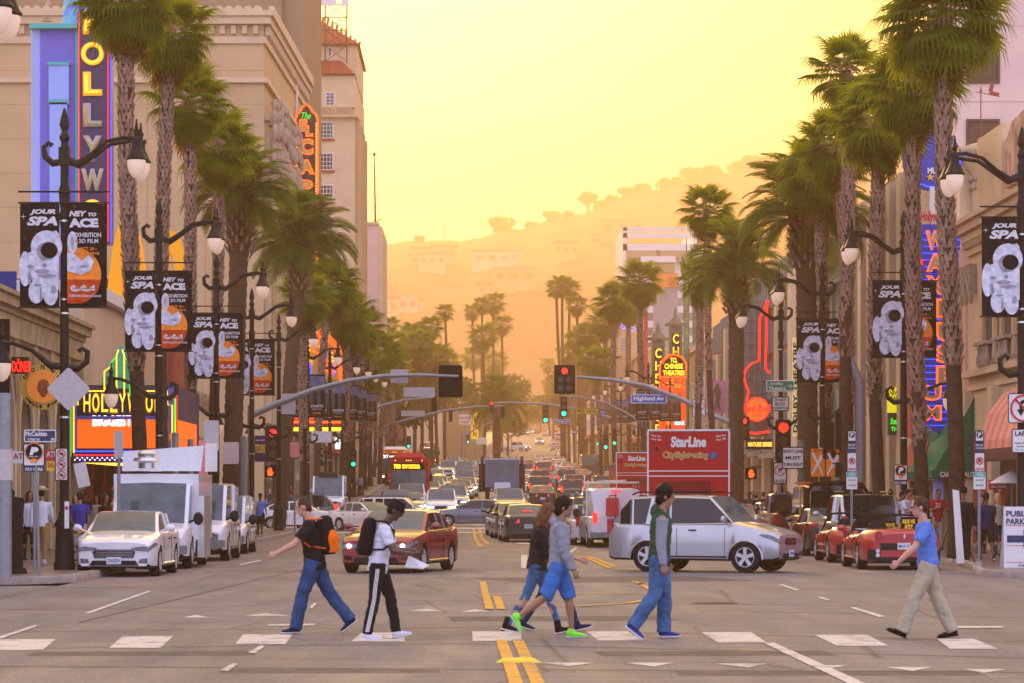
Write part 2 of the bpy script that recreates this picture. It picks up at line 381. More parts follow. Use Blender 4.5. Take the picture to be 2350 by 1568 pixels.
for k,(px,py,w_,l_,rz)in enumerate(((1640,1500,2.6,1.0,.05),(520,1420,3.4,2.2,.02),(1400,1330,5,4,.3),(2050,1390,3,2.6,-.1),(760,1540,2.2,.7,0),(1150,1300,2.2,9,.02),(330,1500,2.5,.9,.04),(900,1260,2.6,12,0),(1900,1545,3,.8,0),(1500,1265,2.4,10,.03),(1290,1420,3.2,1.6,.06))):
 x_,y_=pp(px,py);c_,s_=math.cos(rz),math.sin(rz);mark('asphalt_patch',[[(x_+a*w_/2*c_-e*l_/2*s_,y_+a*w_/2*s_+e*l_/2*c_)for a,e in((-1,-1),(1,-.96),(.97,1),(-1,.95))]],(M_PATCH1,M_PATCH2)[k%2],.0015)
b=MB();b.lathe([(.001,.04),(.07,.035),(.1,.0)],n=12);o=b.build('road_stud',mat('stud yellow',(.75,.55,.03),.4),loc=(*pp(1190,1520),.0))
o.scale=(2.4,1.2,1.2);tag(o,'yellow raised marker lying across the centre lines near the camera','road stud')
b=MB();b.lathe([(.001,.012),(.38,.012),(.4,0)],n=24);tag(b.build('manhole_cover',M_TAR,loc=(*pp(1640,1385),0)),'dark round manhole cover in the near crossing','manhole cover')
# ---- hills behind everything
def ridge(px):return lerp_tab([(-900,610),(300,640),(700,585),(880,560),(960,553),(1110,548),(1150,525),(1200,528),(1260,505),(1350,488),(1440,448),(1540,428),(1640,402),(1760,378),(1900,352),(2300,340),(3300,420)],px)
RD=2200.0
b=MB();cols=[-900+i*22 for i in range(192)];rows=16;vs=[]
for r_ in range(rows+1):
 t=r_/rows
 for px in cols:
  y=1130+(RD-1130)*t;zt=PZ(ridge(px),RD);z0=G(1130)-6
  z=z0+(zt-z0)*(t**.8);X_=PX(px,RD)
  z+=noise.fractal(Vector((X_*.007,y*.007,3)),1,2,5)*18*math.sin(PI*t)+noise.fractal(Vector((X_*.05,y*.05,9)),1,2,3)*2.6
  vs.append((X_,y,z))
n_=len(cols)
for i,px in enumerate(cols):vs.append((PX(px,RD),RD+500,G(1130)-8))
b.add(vs,[(i*n_+j,i*n_+j+1,(i+1)*n_+j+1,(i+1)*n_+j)for i in range(rows+1)for j in range(n_-1)])
struct('hills',b,mat('hill scrub',(.10,.075,.05),.9,var=.45,scale=.02),60)
# ---- the air: one closed box round camera and scene
def make_haze():
 b=MB();b.bx(-2300,2300,-80,2750,-1.6,322)
 m=bpy.data.materials.new('haze');m.use_nodes=True;nt=m.node_tree
 for n in list(nt.nodes):
  if n.type!='OUTPUT_MATERIAL':nt.nodes.remove(n)
 o=[n for n in nt.nodes if n.type=='OUTPUT_MATERIAL'][0]
 v_=nt.nodes.new('ShaderNodeVolumePrincipled');v_.inputs['Density'].default_value=HAZE_D
 v_.inputs['Color'].default_value=(.97,.64,.385,1);v_.inputs['Anisotropy'].default_value=.56
 nt.links.new(v_.outputs['Volume'],o.inputs['Volume'])
 h=b.build('haze',m,ang=0);tag(h,'warm evening haze filling the street','haze',kind='stuff')
HAZE_D=.00058
make_haze()
# ================================================ buildings
M_CREAM=mat('cream stucco',(.55,.385,.215),.85,var=.07,scale=.6,bump=.15,bscale=25)
M_CREAM2=mat('pale cream stucco',(.64,.485,.31),.85,var=.08,scale=.7,bump=.15,bscale=25)
M_PINK=mat('rose stucco',(.66,.50,.46),.85,var=.07,scale=.5,bump=.2,bscale=12)
M_BROWNW=mat('brown concrete',(.30,.21,.13),.85,var=.08,scale=.4)
M_STONE=mat('carved stone',(.40,.31,.24),.9,var=.22,scale=3,bump=.6,bscale=9)
M_STONE2=mat('sand stone',(.38,.29,.17),.9,var=.25,scale=2,bump=.5,bscale=12)
M_TILE=mat('clay roof tile',(.34,.085,.045),.75,var=.3,scale=3)
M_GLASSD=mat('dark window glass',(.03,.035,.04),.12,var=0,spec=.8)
M_GLASSB=mat('blue grey glass',(.13,.17,.19),.15,var=.1,scale=.4,spec=.8)
M_WHITE=mat('white paint',(.74,.72,.72),.5,var=.05)
M_BLIND=mat('brown blind',(.11,.075,.055),.7,var=.15,scale=6)
M_DARK=mat('black iron',(.010,.009,.010),.5,var=.2,scale=20,spec=.18)
M_GREYM=mat('galvanised steel',(.24,.26,.28),.45,metal=.5,var=.15)
M_STEEL=mat('bright steel',(.62,.62,.62),.3,metal=.9,var=.1)
M_RED=mat('red enamel',(.55,.03,.03),.5,var=.1)
M_ORANGE=mat('orange banner cloth',(.85,.25,.02),.7,var=.08)
M_BLACKC=mat('black cloth',(.007,.006,.008),.8,var=.2,spec=.1)
M_DKRED=mat('dark red wall',(.34,.08,.06),.8,var=.12,scale=1)
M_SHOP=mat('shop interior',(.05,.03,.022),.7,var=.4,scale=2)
M_TEAL=mat('teal enamel',(.06,.42,.40),.5,var=.06)
M_PERI=mat('periwinkle enamel',(.28,.40,.85),.45,var=.05,scale=1)
M_VIO=mat('violet enamel',(.13,.12,.55),.45,var=.06)
M_PURP=mat('deep purple enamel',(.035,.018,.09),.5,var=.1)
M_BLUE=mat('blue enamel',(.02,.05,.42),.5,var=.1)
E_YEL=emis('yellow neon',(1,.62,.02),1.15)
E_ORG=emis('orange neon',(1,.10,.008),1.3)
E_RED=emis('red neon',(1,.015,.01),1.2)
E_GRN=emis('green neon',(.02,.8,.04),.9)
E_BLU=emis('blue neon',(.03,.08,1),1.3)
E_PNK=emis('pink neon',(1,.08,.30),1.1)
E_BULB=emis('warm bulb',(1,.50,.06),1.6)
E_LEDO=emis('orange led screen',(1,.12,.003),.62)
E_WHITE=emis('white led',(1,.95,.9),1.4)
E_LYEL=emis('lit yellow panel',(.95,.85,.01),.35)
class Bld:
 def __init__(s,name,label,cat,x,y,group=None,z=None):
  s.o=(x,y,(G(y)if y>150 else .0)if z is None else z)
  s.root=thing(name,label,cat,s.o,0,group)
 def box(s,name,m,*bs,parent=None,ang=0):
  b=MB();b.T=Matrix.Translation((-s.o[0],-s.o[1],-s.o[2]))
  for q in bs:b.bx(*q)
  o=b.build(name,m,parent or s.root,ang)
  if len(bs)>1 and name in('mullion','lattice','neon_bar','light_band','stripe','window','rustication'):o['kind']='stuff' if name!='window' else ''
  if o.get('kind')=='':del o['kind']
  return o
 def mb(s):
  b=MB();b.T=Matrix.Translation((-s.o[0],-s.o[1],-s.o[2]));return b
 def win_front(s,x0,x1,y,z0,z1,nx=2,nz=3,fr=None,glass=None,sill=None):
  """window in a wall that faces the camera at distance y"""
  fr=fr or M_WHITE;t=.09
  bs=[(x0,x0+t,y-.08,y+.05,z0,z1),(x1-t,x1,y-.08,y+.05,z0,z1),(x0+t,x1-t,y-.08,y+.05,z0,z0+t),(x0+t,x1-t,y-.08,y+.05,z1-t,z1)]
  for i in range(1,nx):xx=x0+(x1-x0)*i/nx;bs.append((xx-.025,xx+.025,y-.06,y+.03,z0+t,z1-t))
  for i in range(1,nz):zz=z0+(z1-z0)*i/nz;bs.append((x0+t,x1-t,y-.055,y+.025,zz-.025,zz+.025))
  f=s.box('window',fr,*bs)
  b=MB();b.T=Matrix.Translation((-s.o[0],-s.o[1],-s.o[2]));b.bx(x0+t,x1-t,y-.02,y+.02,z0+t,z1-t)
  b.build('pane',glass or M_GLASSD,f,0)
  if sill:b=MB();b.T=Matrix.Translation((-s.o[0],-s.o[1],-s.o[2]));b.bx(x0-.1,x1+.1,y-.2,y+.02,z0-.22,z0-.003);b.build('sill',sill,f,0)
  return f
 def win_side(s,xf,side,y0,y1,z0,z1,fr=None,glass=None,nz=2,ny=2):
  """window in a street wall; side=+1: wall faces +x"""
  fr=fr or M_WHITE;t=.12;a,c=(xf-.1,xf+.07)if side>0 else(xf-.07,xf+.1)
  bs=[(a,c,y0,y0+t,z0,z1),(a,c,y1-t,y1,z0,z1),(a,c,y0+t,y1-t,z0,z0+t),(a,c,y0+t,y1-t,z1-t,z1)]
  for i in range(1,ny):yy_=y0+(y1-y0)*i/ny;bs.append((a+.02,c-.02,yy_-.03,yy_+.03,z0+t,z1-t))
  for i in range(1,nz):zz=z0+(z1-z0)*i/nz;bs.append((a+.03,c-.03,y0+t,y1-t,zz-.03,zz+.03))
  f=s.box('window',fr,*bs)
  b=MB();b.T=Matrix.Translation((-s.o[0],-s.o[1],-s.o[2]));b.bx(a+.05,c-.05,y0+t,y1-t,z0+t,z1-t);b.build('pane',glass or M_GLASSD,f,0)
  return f
 def let(s,t,c,w_,h_,m,**k):
  return letter(t,(c[0]-s.o[0],c[1]-s.o[1],c[2]-s.o[2]),w_,h_,m,k.pop('parent',s.root),**k)
 def outline(s,name,pts,r,m,n=6,closed=False,parent=None):
  b=s.mb();P=list(pts)+([pts[0]]if closed else[]);b.tube(P,r,n);return b.build(name,m,parent or s.root)
def arc(cx,cz,r,a0,a1,n=12,y=0,rz=None):
 return[(cx+r*math.cos(R(a0+(a1-a0)*i/n)),y,cz+(rz or r)*math.sin(R(a0+(a1-a0)*i/n)))for i in range(n+1)]
# ---- left 1: low stone arcade
B=Bld('arcade_building','low sandstone arcade with pointed arches and dark tiled roof at the left edge','building',-18,76)
xf=-12.3
B.box('wall',M_STONE2,(-26,xf-.5,57.5,91,.15,6.6))
b=B.mb()
for i in range(10):
 y=58+i*3.3;b.bx(xf-.5,xf,y,y+.75,.15,6.0)
b.bx(xf-.5,xf+.05,57.5,91,6.0,6.6);b.build('pier',M_STONE2,B.root,0)
for i in range(9):
 y0=58+i*3.3+.75;y1=y0+2.55;b=B.mb();c=(y0+y1)/2
 pts=[(y0,6.0),(y0,3.6)]+[(c-1.27*math.cos(t*PI/2)**.7 if t<1 else c,3.6+1.9*t**.8)for t in(0.15,.35,.6,.85,1)]+[(c+1.27*math.cos(t*PI/2)**.7,3.6+1.9*t**.8)for t in(.85,.6,.35,.15)]+[(y1,3.6),(y1,6.0)]
 b.prism(pts,xf-.4,xf-.08,'yz');b.build('arch',M_STONE2,B.root,0)
 b=B.mb()
 for k in(-1,1):b.tube([(xf-.05,c+k*1.3,.2),(xf-.05,c+k*1.3,3.6)]+[(xf-.05,c+k*1.27*math.cos(t*PI/2),3.6+1.9*t)for t in(.2,.5,.8,1)],.07,6)
 b.build('moulding',M_CREAM2,B.root)
 B.box('window',M_GLASSD,(xf-.499,xf-.46,y0,y1,.3,5.6))
b=B.mb()
for(o,z0,z1)in((.12,6.603,6.75),(.3,6.753,7.0),(.42,7.003,7.12)):b.bx(xf-.6,xf+o,57.4,91.1,z0,z1)
b.build('cornice',M_STONE2,B.root,0)
b=B.mb();b.add([(xf+.2,57.4,7.124),(xf+.2,91.1,7.124),(xf-8,91.1,10.4),(xf-8,57.4,10.4),(xf-8,57.4,7.1),(xf-8,91.1,7.1)],[(0,1,2,3),(0,3,4),(1,5,2)]);b.build('roof',mat('dark roof tiles',(.09,.06,.05),.8,var=.3,scale=4),B.root,0)
b=B.mb()
for i in range(34):b.tube([(xf+.2,57.6+i,7.16),(xf-8,57.6+i,10.44)],.06,5)
b.build('tile_rib',MT['dark roof tiles'],B.root)
S=Bld('round_sign','round gold sign with a doner spit and Since 1989 hanging from the arcade','sign',-11.7,77.5)
cx,cz,dd=PX(99,77.5),PZ(888,77.5),77.5
b=S.mb();b.lathe([(.62,-.06),(.62,.06)],(cx,dd,cz),32,'y');b.build('rim',mat('gold sign',(.62,.42,.08),.4,var=.1),S.root)
b=S.mb();b.lathe([(.44,-.09),(.44,-.061)],(cx,dd,cz),28,'y');b.build('panel',emis('doner glow',(.7,.22,.03),.2),S.root)
b=S.mb();b.lathe([(.05,-.36),(.20,-.30),(.27,-.05),(.24,.15),(.10,.34)],(cx+.02,dd-.1,cz),14);b.build('doner',mat('roast meat',(.30,.09,.03),.6,var=.5,scale=12),S.root).scale=(1,.3,1)
for k,ch in enumerate('DÖNER'):
 a=R(150-k*30);S.let(ch,(cx+.53*math.cos(a),dd-.075,cz+.53*math.sin(a)),.1,.14,M_BLACKC,rot=PI/2-a if False else a-PI/2,bold=.03)
for k,ch in enumerate('Since 1989'):
 if ch==' ':continue
 a=R(218+k*11.5);S.let(ch,(cx+.53*math.cos(a),dd-.075,cz+.53*math.sin(a)),.065,.11,M_BLACKC,rot=a+PI/2,bold=.03)
b=S.mb();b.tube([(cx,dd,cz+.4),(-12.4,dd,cz+.4)],.03);b.build('bracket',M_DARK,S.root)
S=Bld('shop_sign','red neon shop letters on a dark box under the arcade eaves','sign',-12.2,76.5)
S.box('box',M_DARK,(PX(28,76.5)-.0,PX(66,76.5),76.3,76.6,PZ(858,76.5),PZ(820,76.5)))
S.let('DÖNER',(PX(50,76.2),76.2,PZ(839,76.2)),.5,.36,E_RED,depth=.04)
# ---- left 2: theatre with blue tower sign and marquee
B=Bld('theatre_building','cream theatre block behind the blue tower sign','building',-20,105)
B.box('wall',M_CREAM2,(-30,-12.3,91.4,112,.15,8.2))
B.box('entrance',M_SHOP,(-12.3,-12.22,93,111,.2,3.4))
for i in range(7):B.box('pilaster',M_DKRED,(-12.3,-12.1,92+i*3,92.35+i*3,.15,4.4))
B.box('parapet',M_WHITE,(-12.3,-12.0,91.5,112,8.2,8.6),(-30,-12.0,91.2,91.5,8.2,8.6))
T=Bld('tower_sign','tall periwinkle and purple tower sign with neon letters reading down','sign',-14,99.5)
d=99.5;f=lambda px:PX(px,d);z=lambda py:PZ(py,d)
b=T.mb();b.tube([(f(90),d+.6,5),(f(90),d+.6,z(62))],.38,20);b.build('rounded_column',M_PERI,T.root)
T.box('violet_panel',M_VIO,(f(90),f(172),d+.2,d+1.2,5,z(66)))
for q in((112,158,150,240),(114,154,236,560)):T.box('rib_panel',M_PERI,(f(q[0]),f(q[1]),d-.05,d+.197,z(q[3]),z(q[2])));T.box('cap_strip',M_TEAL,(f(q[0]-2),f(q[1]+2),d-.1,d+.25,z(q[2]),z(q[2]-7)))
b=T.mb();b.prism(arc(0,0,1,0,1)[:0]or[(f(68),z(66)),(f(178),z(66)),(f(178),z(55)),(f(68),z(55))],d-.12,d+1.3);b.build('cap_strip',M_TEAL,T.root)
T.box('teal_strip',M_TEAL,(f(172),f(180),d+.1,d+.9,5,z(60)))
T.box('letter_panel',M_PURP,(f(180),f(250),d,d+.7,z(560),z(20)))
T.box('blue_edge',M_VIO,(f(250),f(256),d+.05,d+.6,z(560),z(20)))
for px,m in((182,E_RED),(248,E_RED),(255,E_BLU)):T.outline('neon_tube',[(f(px),d-.04,z(555)),(f(px),d-.04,z(22))],.018,m)
b=T.mb();b.lathe([(.02,2.2),(.25,1.9),(.42,1.2),(.5,0)],(f(170),d+.6,z(55)),16);b.build('finial',mat('sky blue enamel',(.10,.48,.75),.4),T.root)
T.outline('neon_tube',arc(f(180),z(50),.5,20,160,10,d-.2),.03,E_BLU)
M_LET=mat('letter face grey',(.42,.38,.36),.5);M_LETY=emis('letter face amber',(.9,.40,.03),.4)
for i,(ch,py)in enumerate(zip('HOLLYWO',(52,124,193,265,342,415,485))):
 w_=.78 if ch in 'OW' else .66
 lit=i in(0,1,2,6)
 if ch=='O':
  b=T.mb();b.lathe([(.24,-.12),(.40,-.12),(.40,0),(.24,0)],(f(213),d,z(py)),26,'y');
  n_=26;b.f=[g for g in b.f if len(g)==4];b.f+=[(3*n_+k,3*n_+(k+1)%n_,(k+1)%n_,k)for k in range(n_)];b.fm=[0]*len(b.f)
  b.build('letter',M_LETY,T.root);T.outline('neon_tube',arc(f(213),z(py),.32,0,360,22,d-.15),.028,E_YEL)
 else:
  T.let(ch,(f(213),d-.01,z(py)),w_,.82 if ch!='Y' else .9,M_LETY if lit else M_LET,name='letter',bold=.06,depth=.1)
  T.let(ch,(f(213),d-.14,z(py)),w_*.78,.62,E_YEL if lit else mat('dull tube',(.55,.38,.04),.5),name='neon_tube',bold=-.02)
Q=Bld('marquee','purple theatre marquee with yellow neon HOLLYWOOD over an orange screen','marquee',-11,90,z=0)
d=90;f=lambda px:PX(px,d);z=lambda py:PZ(py,d)
Q.box('canopy',M_PURP,(f(168),f(400),d,d+9,z(1062),z(1032)))
Q.box('sign_box',M_PURP,(f(172),f(398),d+.1,d+8.5,z(1032),z(884)))
Q.box('led_screen',E_LEDO,(f(177),f(385),d+.02,d+.1,z(1029),z(963)))
Q.box('led_screen',E_LEDO,(f(398),f(398)+.06,d+.5,d+7,z(1029),z(963)))
Q.let('BIGGEST',(f(258),d,z(966)),1.25,.34,E_WHITE,bold=.05)
Q.box('frame',M_VIO,(f(165),f(176),d-.05,d+.1,z(1036),z(890)),(f(386),f(398),d-.05,d+.1,z(1036),z(890)),(f(176),f(386),d-.05,d+.1,z(963),z(955)))
for k,ch in enumerate('HOLLYWOOD'):
 xx=f(200+k*20.4);Q.let(ch,(xx,d,z(925)),.25,.64,M_LETY if k%2 else M_LET,name='letter',bold=.03,depth=.05);Q.let(ch,(xx,d-.07,z(925)),.2,.56,E_YEL,name='neon_tube',bold=.0)
b=Q.mb()
for k,(hw,hh)in enumerate(((.62,.35),(.45,.6),(.3,.85),(.17,1.15))):b.prism([(f(278)-hw,z(892)),(f(278)-hw,z(892)+hh),(f(278),z(892)+hh+.2),(f(278)+hw,z(892)+hh),(f(278)+hw,z(892))],d+.1-.06*k,d+1.2)
b.build('crest',M_TEAL,Q.root,0)
for dx,hh,m in((-.5,.5,E_YEL),(-.3,.75,E_GRN),(-.12,1.0,E_YEL),(.12,1.0,E_YEL),(.3,.75,E_GRN),(.5,.5,E_YEL)):
 Q.outline('neon_tube',[(f(278)+dx,d-.2,z(910)),(f(278)+dx,d-.2,z(890)+hh),(f(278)+dx*.5,d-.2,z(890)+hh+.18)],.022,m)
for pts,m in(([(170,1040),(170,930),(180,930),(180,898),(238,898),(245,890)],E_YEL),([(312,890),(320,898),(385,898),(385,930),(396,930),(396,1040)],E_YEL),([(163,1048),(163,930)],E_GRN),([(402,1040),(402,915)],E_GRN),([(406,1020),(406,905)],E_RED)):
 Q.outline('neon_tube',[(f(a),d-.1,z(c))for a,c in pts],.022,m)
for yy_,m in((1036,E_BLU),(1045,E_RED)):Q.outline('neon_tube',[(f(170),d-.06,z(yy_)),(f(398),d-.06,z(yy_)),(f(398)+.1,d+8,z(yy_))],.025,m)
b=Q.mb()
for i in range(40):b.ball((f(172)+i*.078,d-.03,z(1054)+(.04 if i%2 else-.02)),.022,6,4)
o=b.build('bulb_row',emis('violet bulbs',(.55,.5,1),3),Q.root);o['kind']='stuff'
b=Q.mb()
for i in range(9):b.tube([(f(190),d+.5+i*.9,z(1062)-.0),(f(380),d+.5+i*.9,z(1062)-.0)],.02,5)
o=b.build('bulb_row',E_BULB,Q.root);o['kind']='stuff'
# ---- left 3: burger sign, white block, souvenir shop
A=Bld('arches_sign','big yellow double arch sign above the shop roofs','sign',-11.7,106)
d=106;f=lambda px:PX(px,d);z=lambda py:PZ(py,d)
def archy(x0,x1,zt,zb,wd,dep,m):
 n=18;o_,i_=[],[]
 cx=(x0+x1)/2;hw=(x1-x0)/2
 for k in range(n+1):
  t=-1+2*k/n;zz=zb+(zt-zb)*(1-abs(t)**2.6);o_.append((cx+hw*t,zz))
  u=t*(hw-wd)/hw;zz2=zb+(zt-wd*1.3-zb)*(1-abs(t)**2.9);i_.append((cx+hw*u,zz2))
 b=A.mb();vs=[]
 for k in range(n+1):
  for y in(d,d+dep):vs+=[(o_[k][0],y,o_[k][1]),(i_[k][0],y,i_[k][1])]
 fs=[]
 for k in range(n):
  a,c=k*4,k*4+4
  fs+=[(a,a+1,c+1,c),(a+2,c+2,c+3,a+3),(a,c,c+2,a+2),(a+1,a+3,c+3,c+1)]
 fs+=[(0,2,3,1),(n*4,n*4+1,n*4+3,n*4+2)]
 b.add(vs,fs);b.build('arch',m,A.root,40)
M_ARCH=emis('arch yellow',(1,.42,.003),.22,base=(.80,.34,.004))
archy(f(237),f(345),z(498),z(772),.62,.75,M_ARCH);archy(f(337),f(446),z(530),z(790),.62,.75,M_ARCH)
A.box('post',M_DKRED,(f(290),f(300),d+.1,d+.5,4,z(740)),(f(385),f(395),d+.1,d+.5,4,z(740)))
B=Bld('burger_building','dark red and white restaurant block under the yellow arches','building',-17,118)
B.box('wall',M_DKRED,(-24,-12.3,113,126,.15,PZ(640,113)));B.box('white_tower',M_WHITE,(PX(212,112.2),PX(292,112.2),112.1,116,3,PZ(668,112.2)))
B.box('coping',M_CREAM2,(-24,-12.1,112.8,126.2,PZ(640,113),PZ(634,113)))
B.box('shopfront',M_SHOP,(-12.3,-12.22,113.5,125.5,.2,3.2));B.box('fascia',M_CREAM2,(-12.3,-12.1,113,126,3.3,4.5))
B=Bld('souvenir_building','cream souvenir shop wall with metal letters before the far crossing','building',-17,132)
B.box('wall',M_CREAM2,(-24,-12.3,126.3,138.5,.15,7.5));B.box('shopfront',M_SHOP,(-12.3,-12.22,127,138,.2,2.7))
for t,y,zz,wd in(('SOUVENIR',131.5,6.0,8.5),('HOLLYWOOD',132.5,4.0,9.5)):
 B.let(t,(-12.2,y,zz),wd,.9,mat('aged metal letters',(.12,.12,.10),.5),rz=PI/2,bold=.02)
# ---- left 4: the tall corner block beyond the far crossing
B=Bld('corner_block','tall cream office block with scalloped cornice and carved street front','building',-24,182)
x1=PX(605,168);d=168;zt=PZ(10,168)
sh=.026;L_=29
def skew(b):
 b.v=[(x+(sh*(y+B.o[1]-168)if x+B.o[0]>-20 else 0),y,z_)for x,y,z_ in b.v];return b
def sbox(name,m,*qs):
 b=B.mb()
 for q in qs:b.bx(*q)
 return skew(b).build(name,m,B.root,0)
sbox('wall',M_CREAM,(-44,x1,d,d+L_,0,zt-1.2))
b=B.mb();
for(o,a,c)in((.25,zt-4.6,zt-4.3),(.15,zt-2.3,zt-1.9),(.45,zt-1.2,zt-.75),(.62,zt-.747,zt-.45)):b.bx(-44,x1+o,d-o,d+L_,a,c)
skew(b).build('cornice',M_CREAM2,B.root,0)
b=B.mb()
for i in range(56):
 xx=x1-.3-i*.56;b.prism([(xx-.28,zt-.447)]+[(xx+.28*math.cos(R(180-k*30)),zt-.447+.3*math.sin(R(180-k*30)))for k in range(7)]+[(xx+.28,zt-.447)],d-.5,d-.2)
for i in range(50):
 yy_=d+i*.58;b.bx(x1+.3,x1+.6,yy_,yy_+.4,zt-.447,zt-.1)
o=skew(b).build('scallop',M_CREAM2,B.root,0);o['kind']='stuff'
b=B.mb()
for i in range(44):b.bx(x1+.05,x1+.35,d+.2+i*.65,d+.5+i*.65,zt-1.8,zt-1.25)
for i in range(44):b.bx(x1-.6-i*.65,x1-.3-i*.65,d-.22,d-.02,zt-1.75,zt-1.25)
o=skew(b).build('dentil',M_CREAM2,B.root,0);o['kind']='stuff'
seam=B.mb()
for k in range(17):seam.bx(-44,x1,d-.012,d-.004,k*2-.01+.6,k*2+.012+.6)
for k in range(9):seam.bx(x1-3.4*k-3.4,x1-3.4*k-3.37,d-.012,d-.004,0,zt-4.7)
skew(seam).build('wall_joint',mat('joint shade',(.40,.27,.15),.9),B.root,0)
for i in range(13):
 y0=d+.6+i*2.2;b=B.mb()
 for k in(0,1.3):b.bx(x1+.0,x1+.38,y0+k,y0+k+.5,6,zt-10.5)
 skew(b).build('pilaster',M_CREAM2,B.root,0)
 b=B.mb();b.bx(x1,x1+.14,y0+.55,y0+1.25,6,zt-10.6)
 skew(b).build('window',M_GLASSD,B.root,0)
 b=B.mb()
 b.bx(x1,x1+.65,y0-.1,y0+1.9,zt-10.5,zt-10.0);b.bx(x1,x1+.25,y0,y0+.8,zt-9.99,zt-7.4)
 for q in(.35,1.25):
  zj=rnd.uniform(-.35,.35);b.T=Matrix.Translation((-B.o[0],-B.o[1],-B.o[2]+zj))
  b.ball((x1+.5,y0+q,zt-8.7),(.17,.2,1.0),8,6);b.ball((x1+.55,y0+q,zt-7.0),(.18,.2,.5),8,6);b.ball((x1+.5,y0+q,zt-6.1),(.16,.18,.35),7,5)
  b.ball((x1+.5,y0+q,zt-5.4),(.16,.16,.3),7,5)
 b.T=Matrix.Translation((-B.o[0],-B.o[1],-B.o[2]));b.bx(x1,x1+.3,y0-.1,y0+1.2,zt-6.7,zt-6.45)
 skew(b).build('carving',M_STONE,B.root,30)
for i,(px0,px1,py0,py1)in enumerate(((468,512,165,350),(92,130,40,80))):
 b=B.mb();xa,xb=PX(px0,d),PX(px1,d);z0,z1=PZ(py1,d),PZ(py0,d)
 b.bx(xa,xb,d-.3,d,z0,z0+(z1-z0)*.35);b.bx(xa-.1,xb+.1,d-.4,d,z0+(z1-z0)*.36,z0+(z1-z0)*.42)
 for k in range(5):b.ball((xa+(xb-xa)*(k+.5)/5,d-.2,z0+(z1-z0)*.55),(.14,.2,(z1-z0)*.12),7,5)
 b.bx(xa,xb,d-.32,d,z0+(z1-z0)*.66,z0+(z1-z0)*.7)
 b.lathe([(.5,0),(.32,.3),(.36,.5),(.15,.8),(.2,1.0),(.03,1.5)],((xa+xb)/2,d-.1,z0+(z1-z0)*.7),10)
 b.build('carving',M_STONE,B.root,30)
b=B.mb()
for k in range(9):b.lathe([(.18,-.05),(.18,0)],(x1-1.6,d-.02,zt-9-k*1.9),12,'y')
b.build('rosette',M_CREAM2,B.root)
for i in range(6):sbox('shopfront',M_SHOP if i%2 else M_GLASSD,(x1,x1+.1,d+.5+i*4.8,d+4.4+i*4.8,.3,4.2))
sbox('band',M_STONE,(x1,x1+.5,d,d+L_,4.6,5.6))
B=Bld('brown_tower','plain brown concrete tower behind the cream corner block','building',-22,205)
B.box('wall',M_BROWNW,(-40,PX(700,200),200,222,0,47));B.box('ledge',M_BROWNW,(-40,PX(648,200),199.4,199.9,0,47))
S=Bld('cinema_sign','upright dark sign with orange neon edge and bulb letters EL CAP','sign',-11,188)
d=188;f=lambda px:PX(px,d);z=lambda py:PZ(py,d)
pts=[(678,640),(678,275),(683,262),(690,256),(694,247),(703,240),(712,247),(716,256),(724,262),(729,275),(729,640)]
b=S.mb();b.prism([(f(a),z(c))for a,c in pts],d,d+.9);b.build('sign_board',mat('sign brown',(.045,.03,.028),.5),S.root,0)
S.outline('neon_tube',[(f(a),d-.08,z(c))for a,c in pts],.07,E_ORG)
b=S.mb()
for px in(681.5,725.5):
 for k in range(60):b.ball((f(px),d-.1,z(638-k*6)),.045,5,4)
o=b.build('bulb_row',E_BULB,S.root);o['kind']='stuff'
S.let('The',(f(703),d-.06,z(266)),.6,.42,E_GRN,bold=.0,italic=.4)
M_SIGNY=emis('bulb letter gold',(.6,.36,.07),.12)
for ch,px,py,wd,hh in(('E',696,288,.55,.8),('L',710,301,.5,.75),('C',703,337,.95,1.1),('A',704,383,1.05,1.0),('P',702,430,.95,1.0),('I',703,474,.5,.95),('T',703,516,.95,.95),('A',703,560,1,.95)):
 S.let(ch,(f(px),d-.02,z(py)),wd,hh,E_ORG,name='neon_edge',bold=.085);S.let(ch,(f(px),d-.06,z(py)),wd*.86,hh*.86,M_SIGNY,name='letter',bold=.05)
b=S.mb()
for k in range(10):b.tube([(f(678),d+.4,z(260+k*36)),(f(666),d+.4,z(272+k*36))],.07,5)
b.tube([(f(668),d+.4,z(170)),(f(668),d+.4,z(640))],.1,6);b.tube([(f(680),d+.4,z(176)),(f(680),d+.4,z(270))],.08,6);b.tube([(f(668),d+.4,z(176)),(f(682),d+.4,z(176))],.08,6)
b.build('scaffold',M_WHITE,S.root)
S=Bld('cinema_marquee','ornate cinema marquee outlined in orange neon scrolls and blue bars','marquee',-10,183)
d=183;f=lambda px:PX(px,d);z=lambda py:PZ(py,d)
outl=[(662,872),(662,828),(667,815),(676,808),(682,796),(694,786),(712,778),(728,766),(738,756),(748,766),(762,778),(776,792),(784,815),(786,872)]
b=S.mb();b.prism([(f(a),z(c))for a,c in outl],d,d+3);b.build('sign_board',M_SIGNY,S.root,0)
for o_,m in((0,E_ORG),(5,E_ORG)):
 S.outline('neon_tube',[(f(a+(o_ if a<738 else-o_)),d-.1,z(c+o_))for a,c in outl],.085,m)
for(a,c,r_)in((732,795,.5),(700,838,.45),(760,840,.45)):S.outline('neon_scroll',arc(f(a),z(c),r_,0,300,12,d-.12)+arc(f(a),z(c),r_*.5,300,560,8,d-.12),.06,E_ORG)
for k,(a,b_,c)in enumerate(((684,700,866),(684,706,852),(686,704,838),(735,755,800),(735,755,812),(735,756,824))):S.outline('neon_bar',[(f(a),d-.1,z(c)),(f(b_),d-.1,z(c+3))],.05,E_BLU)
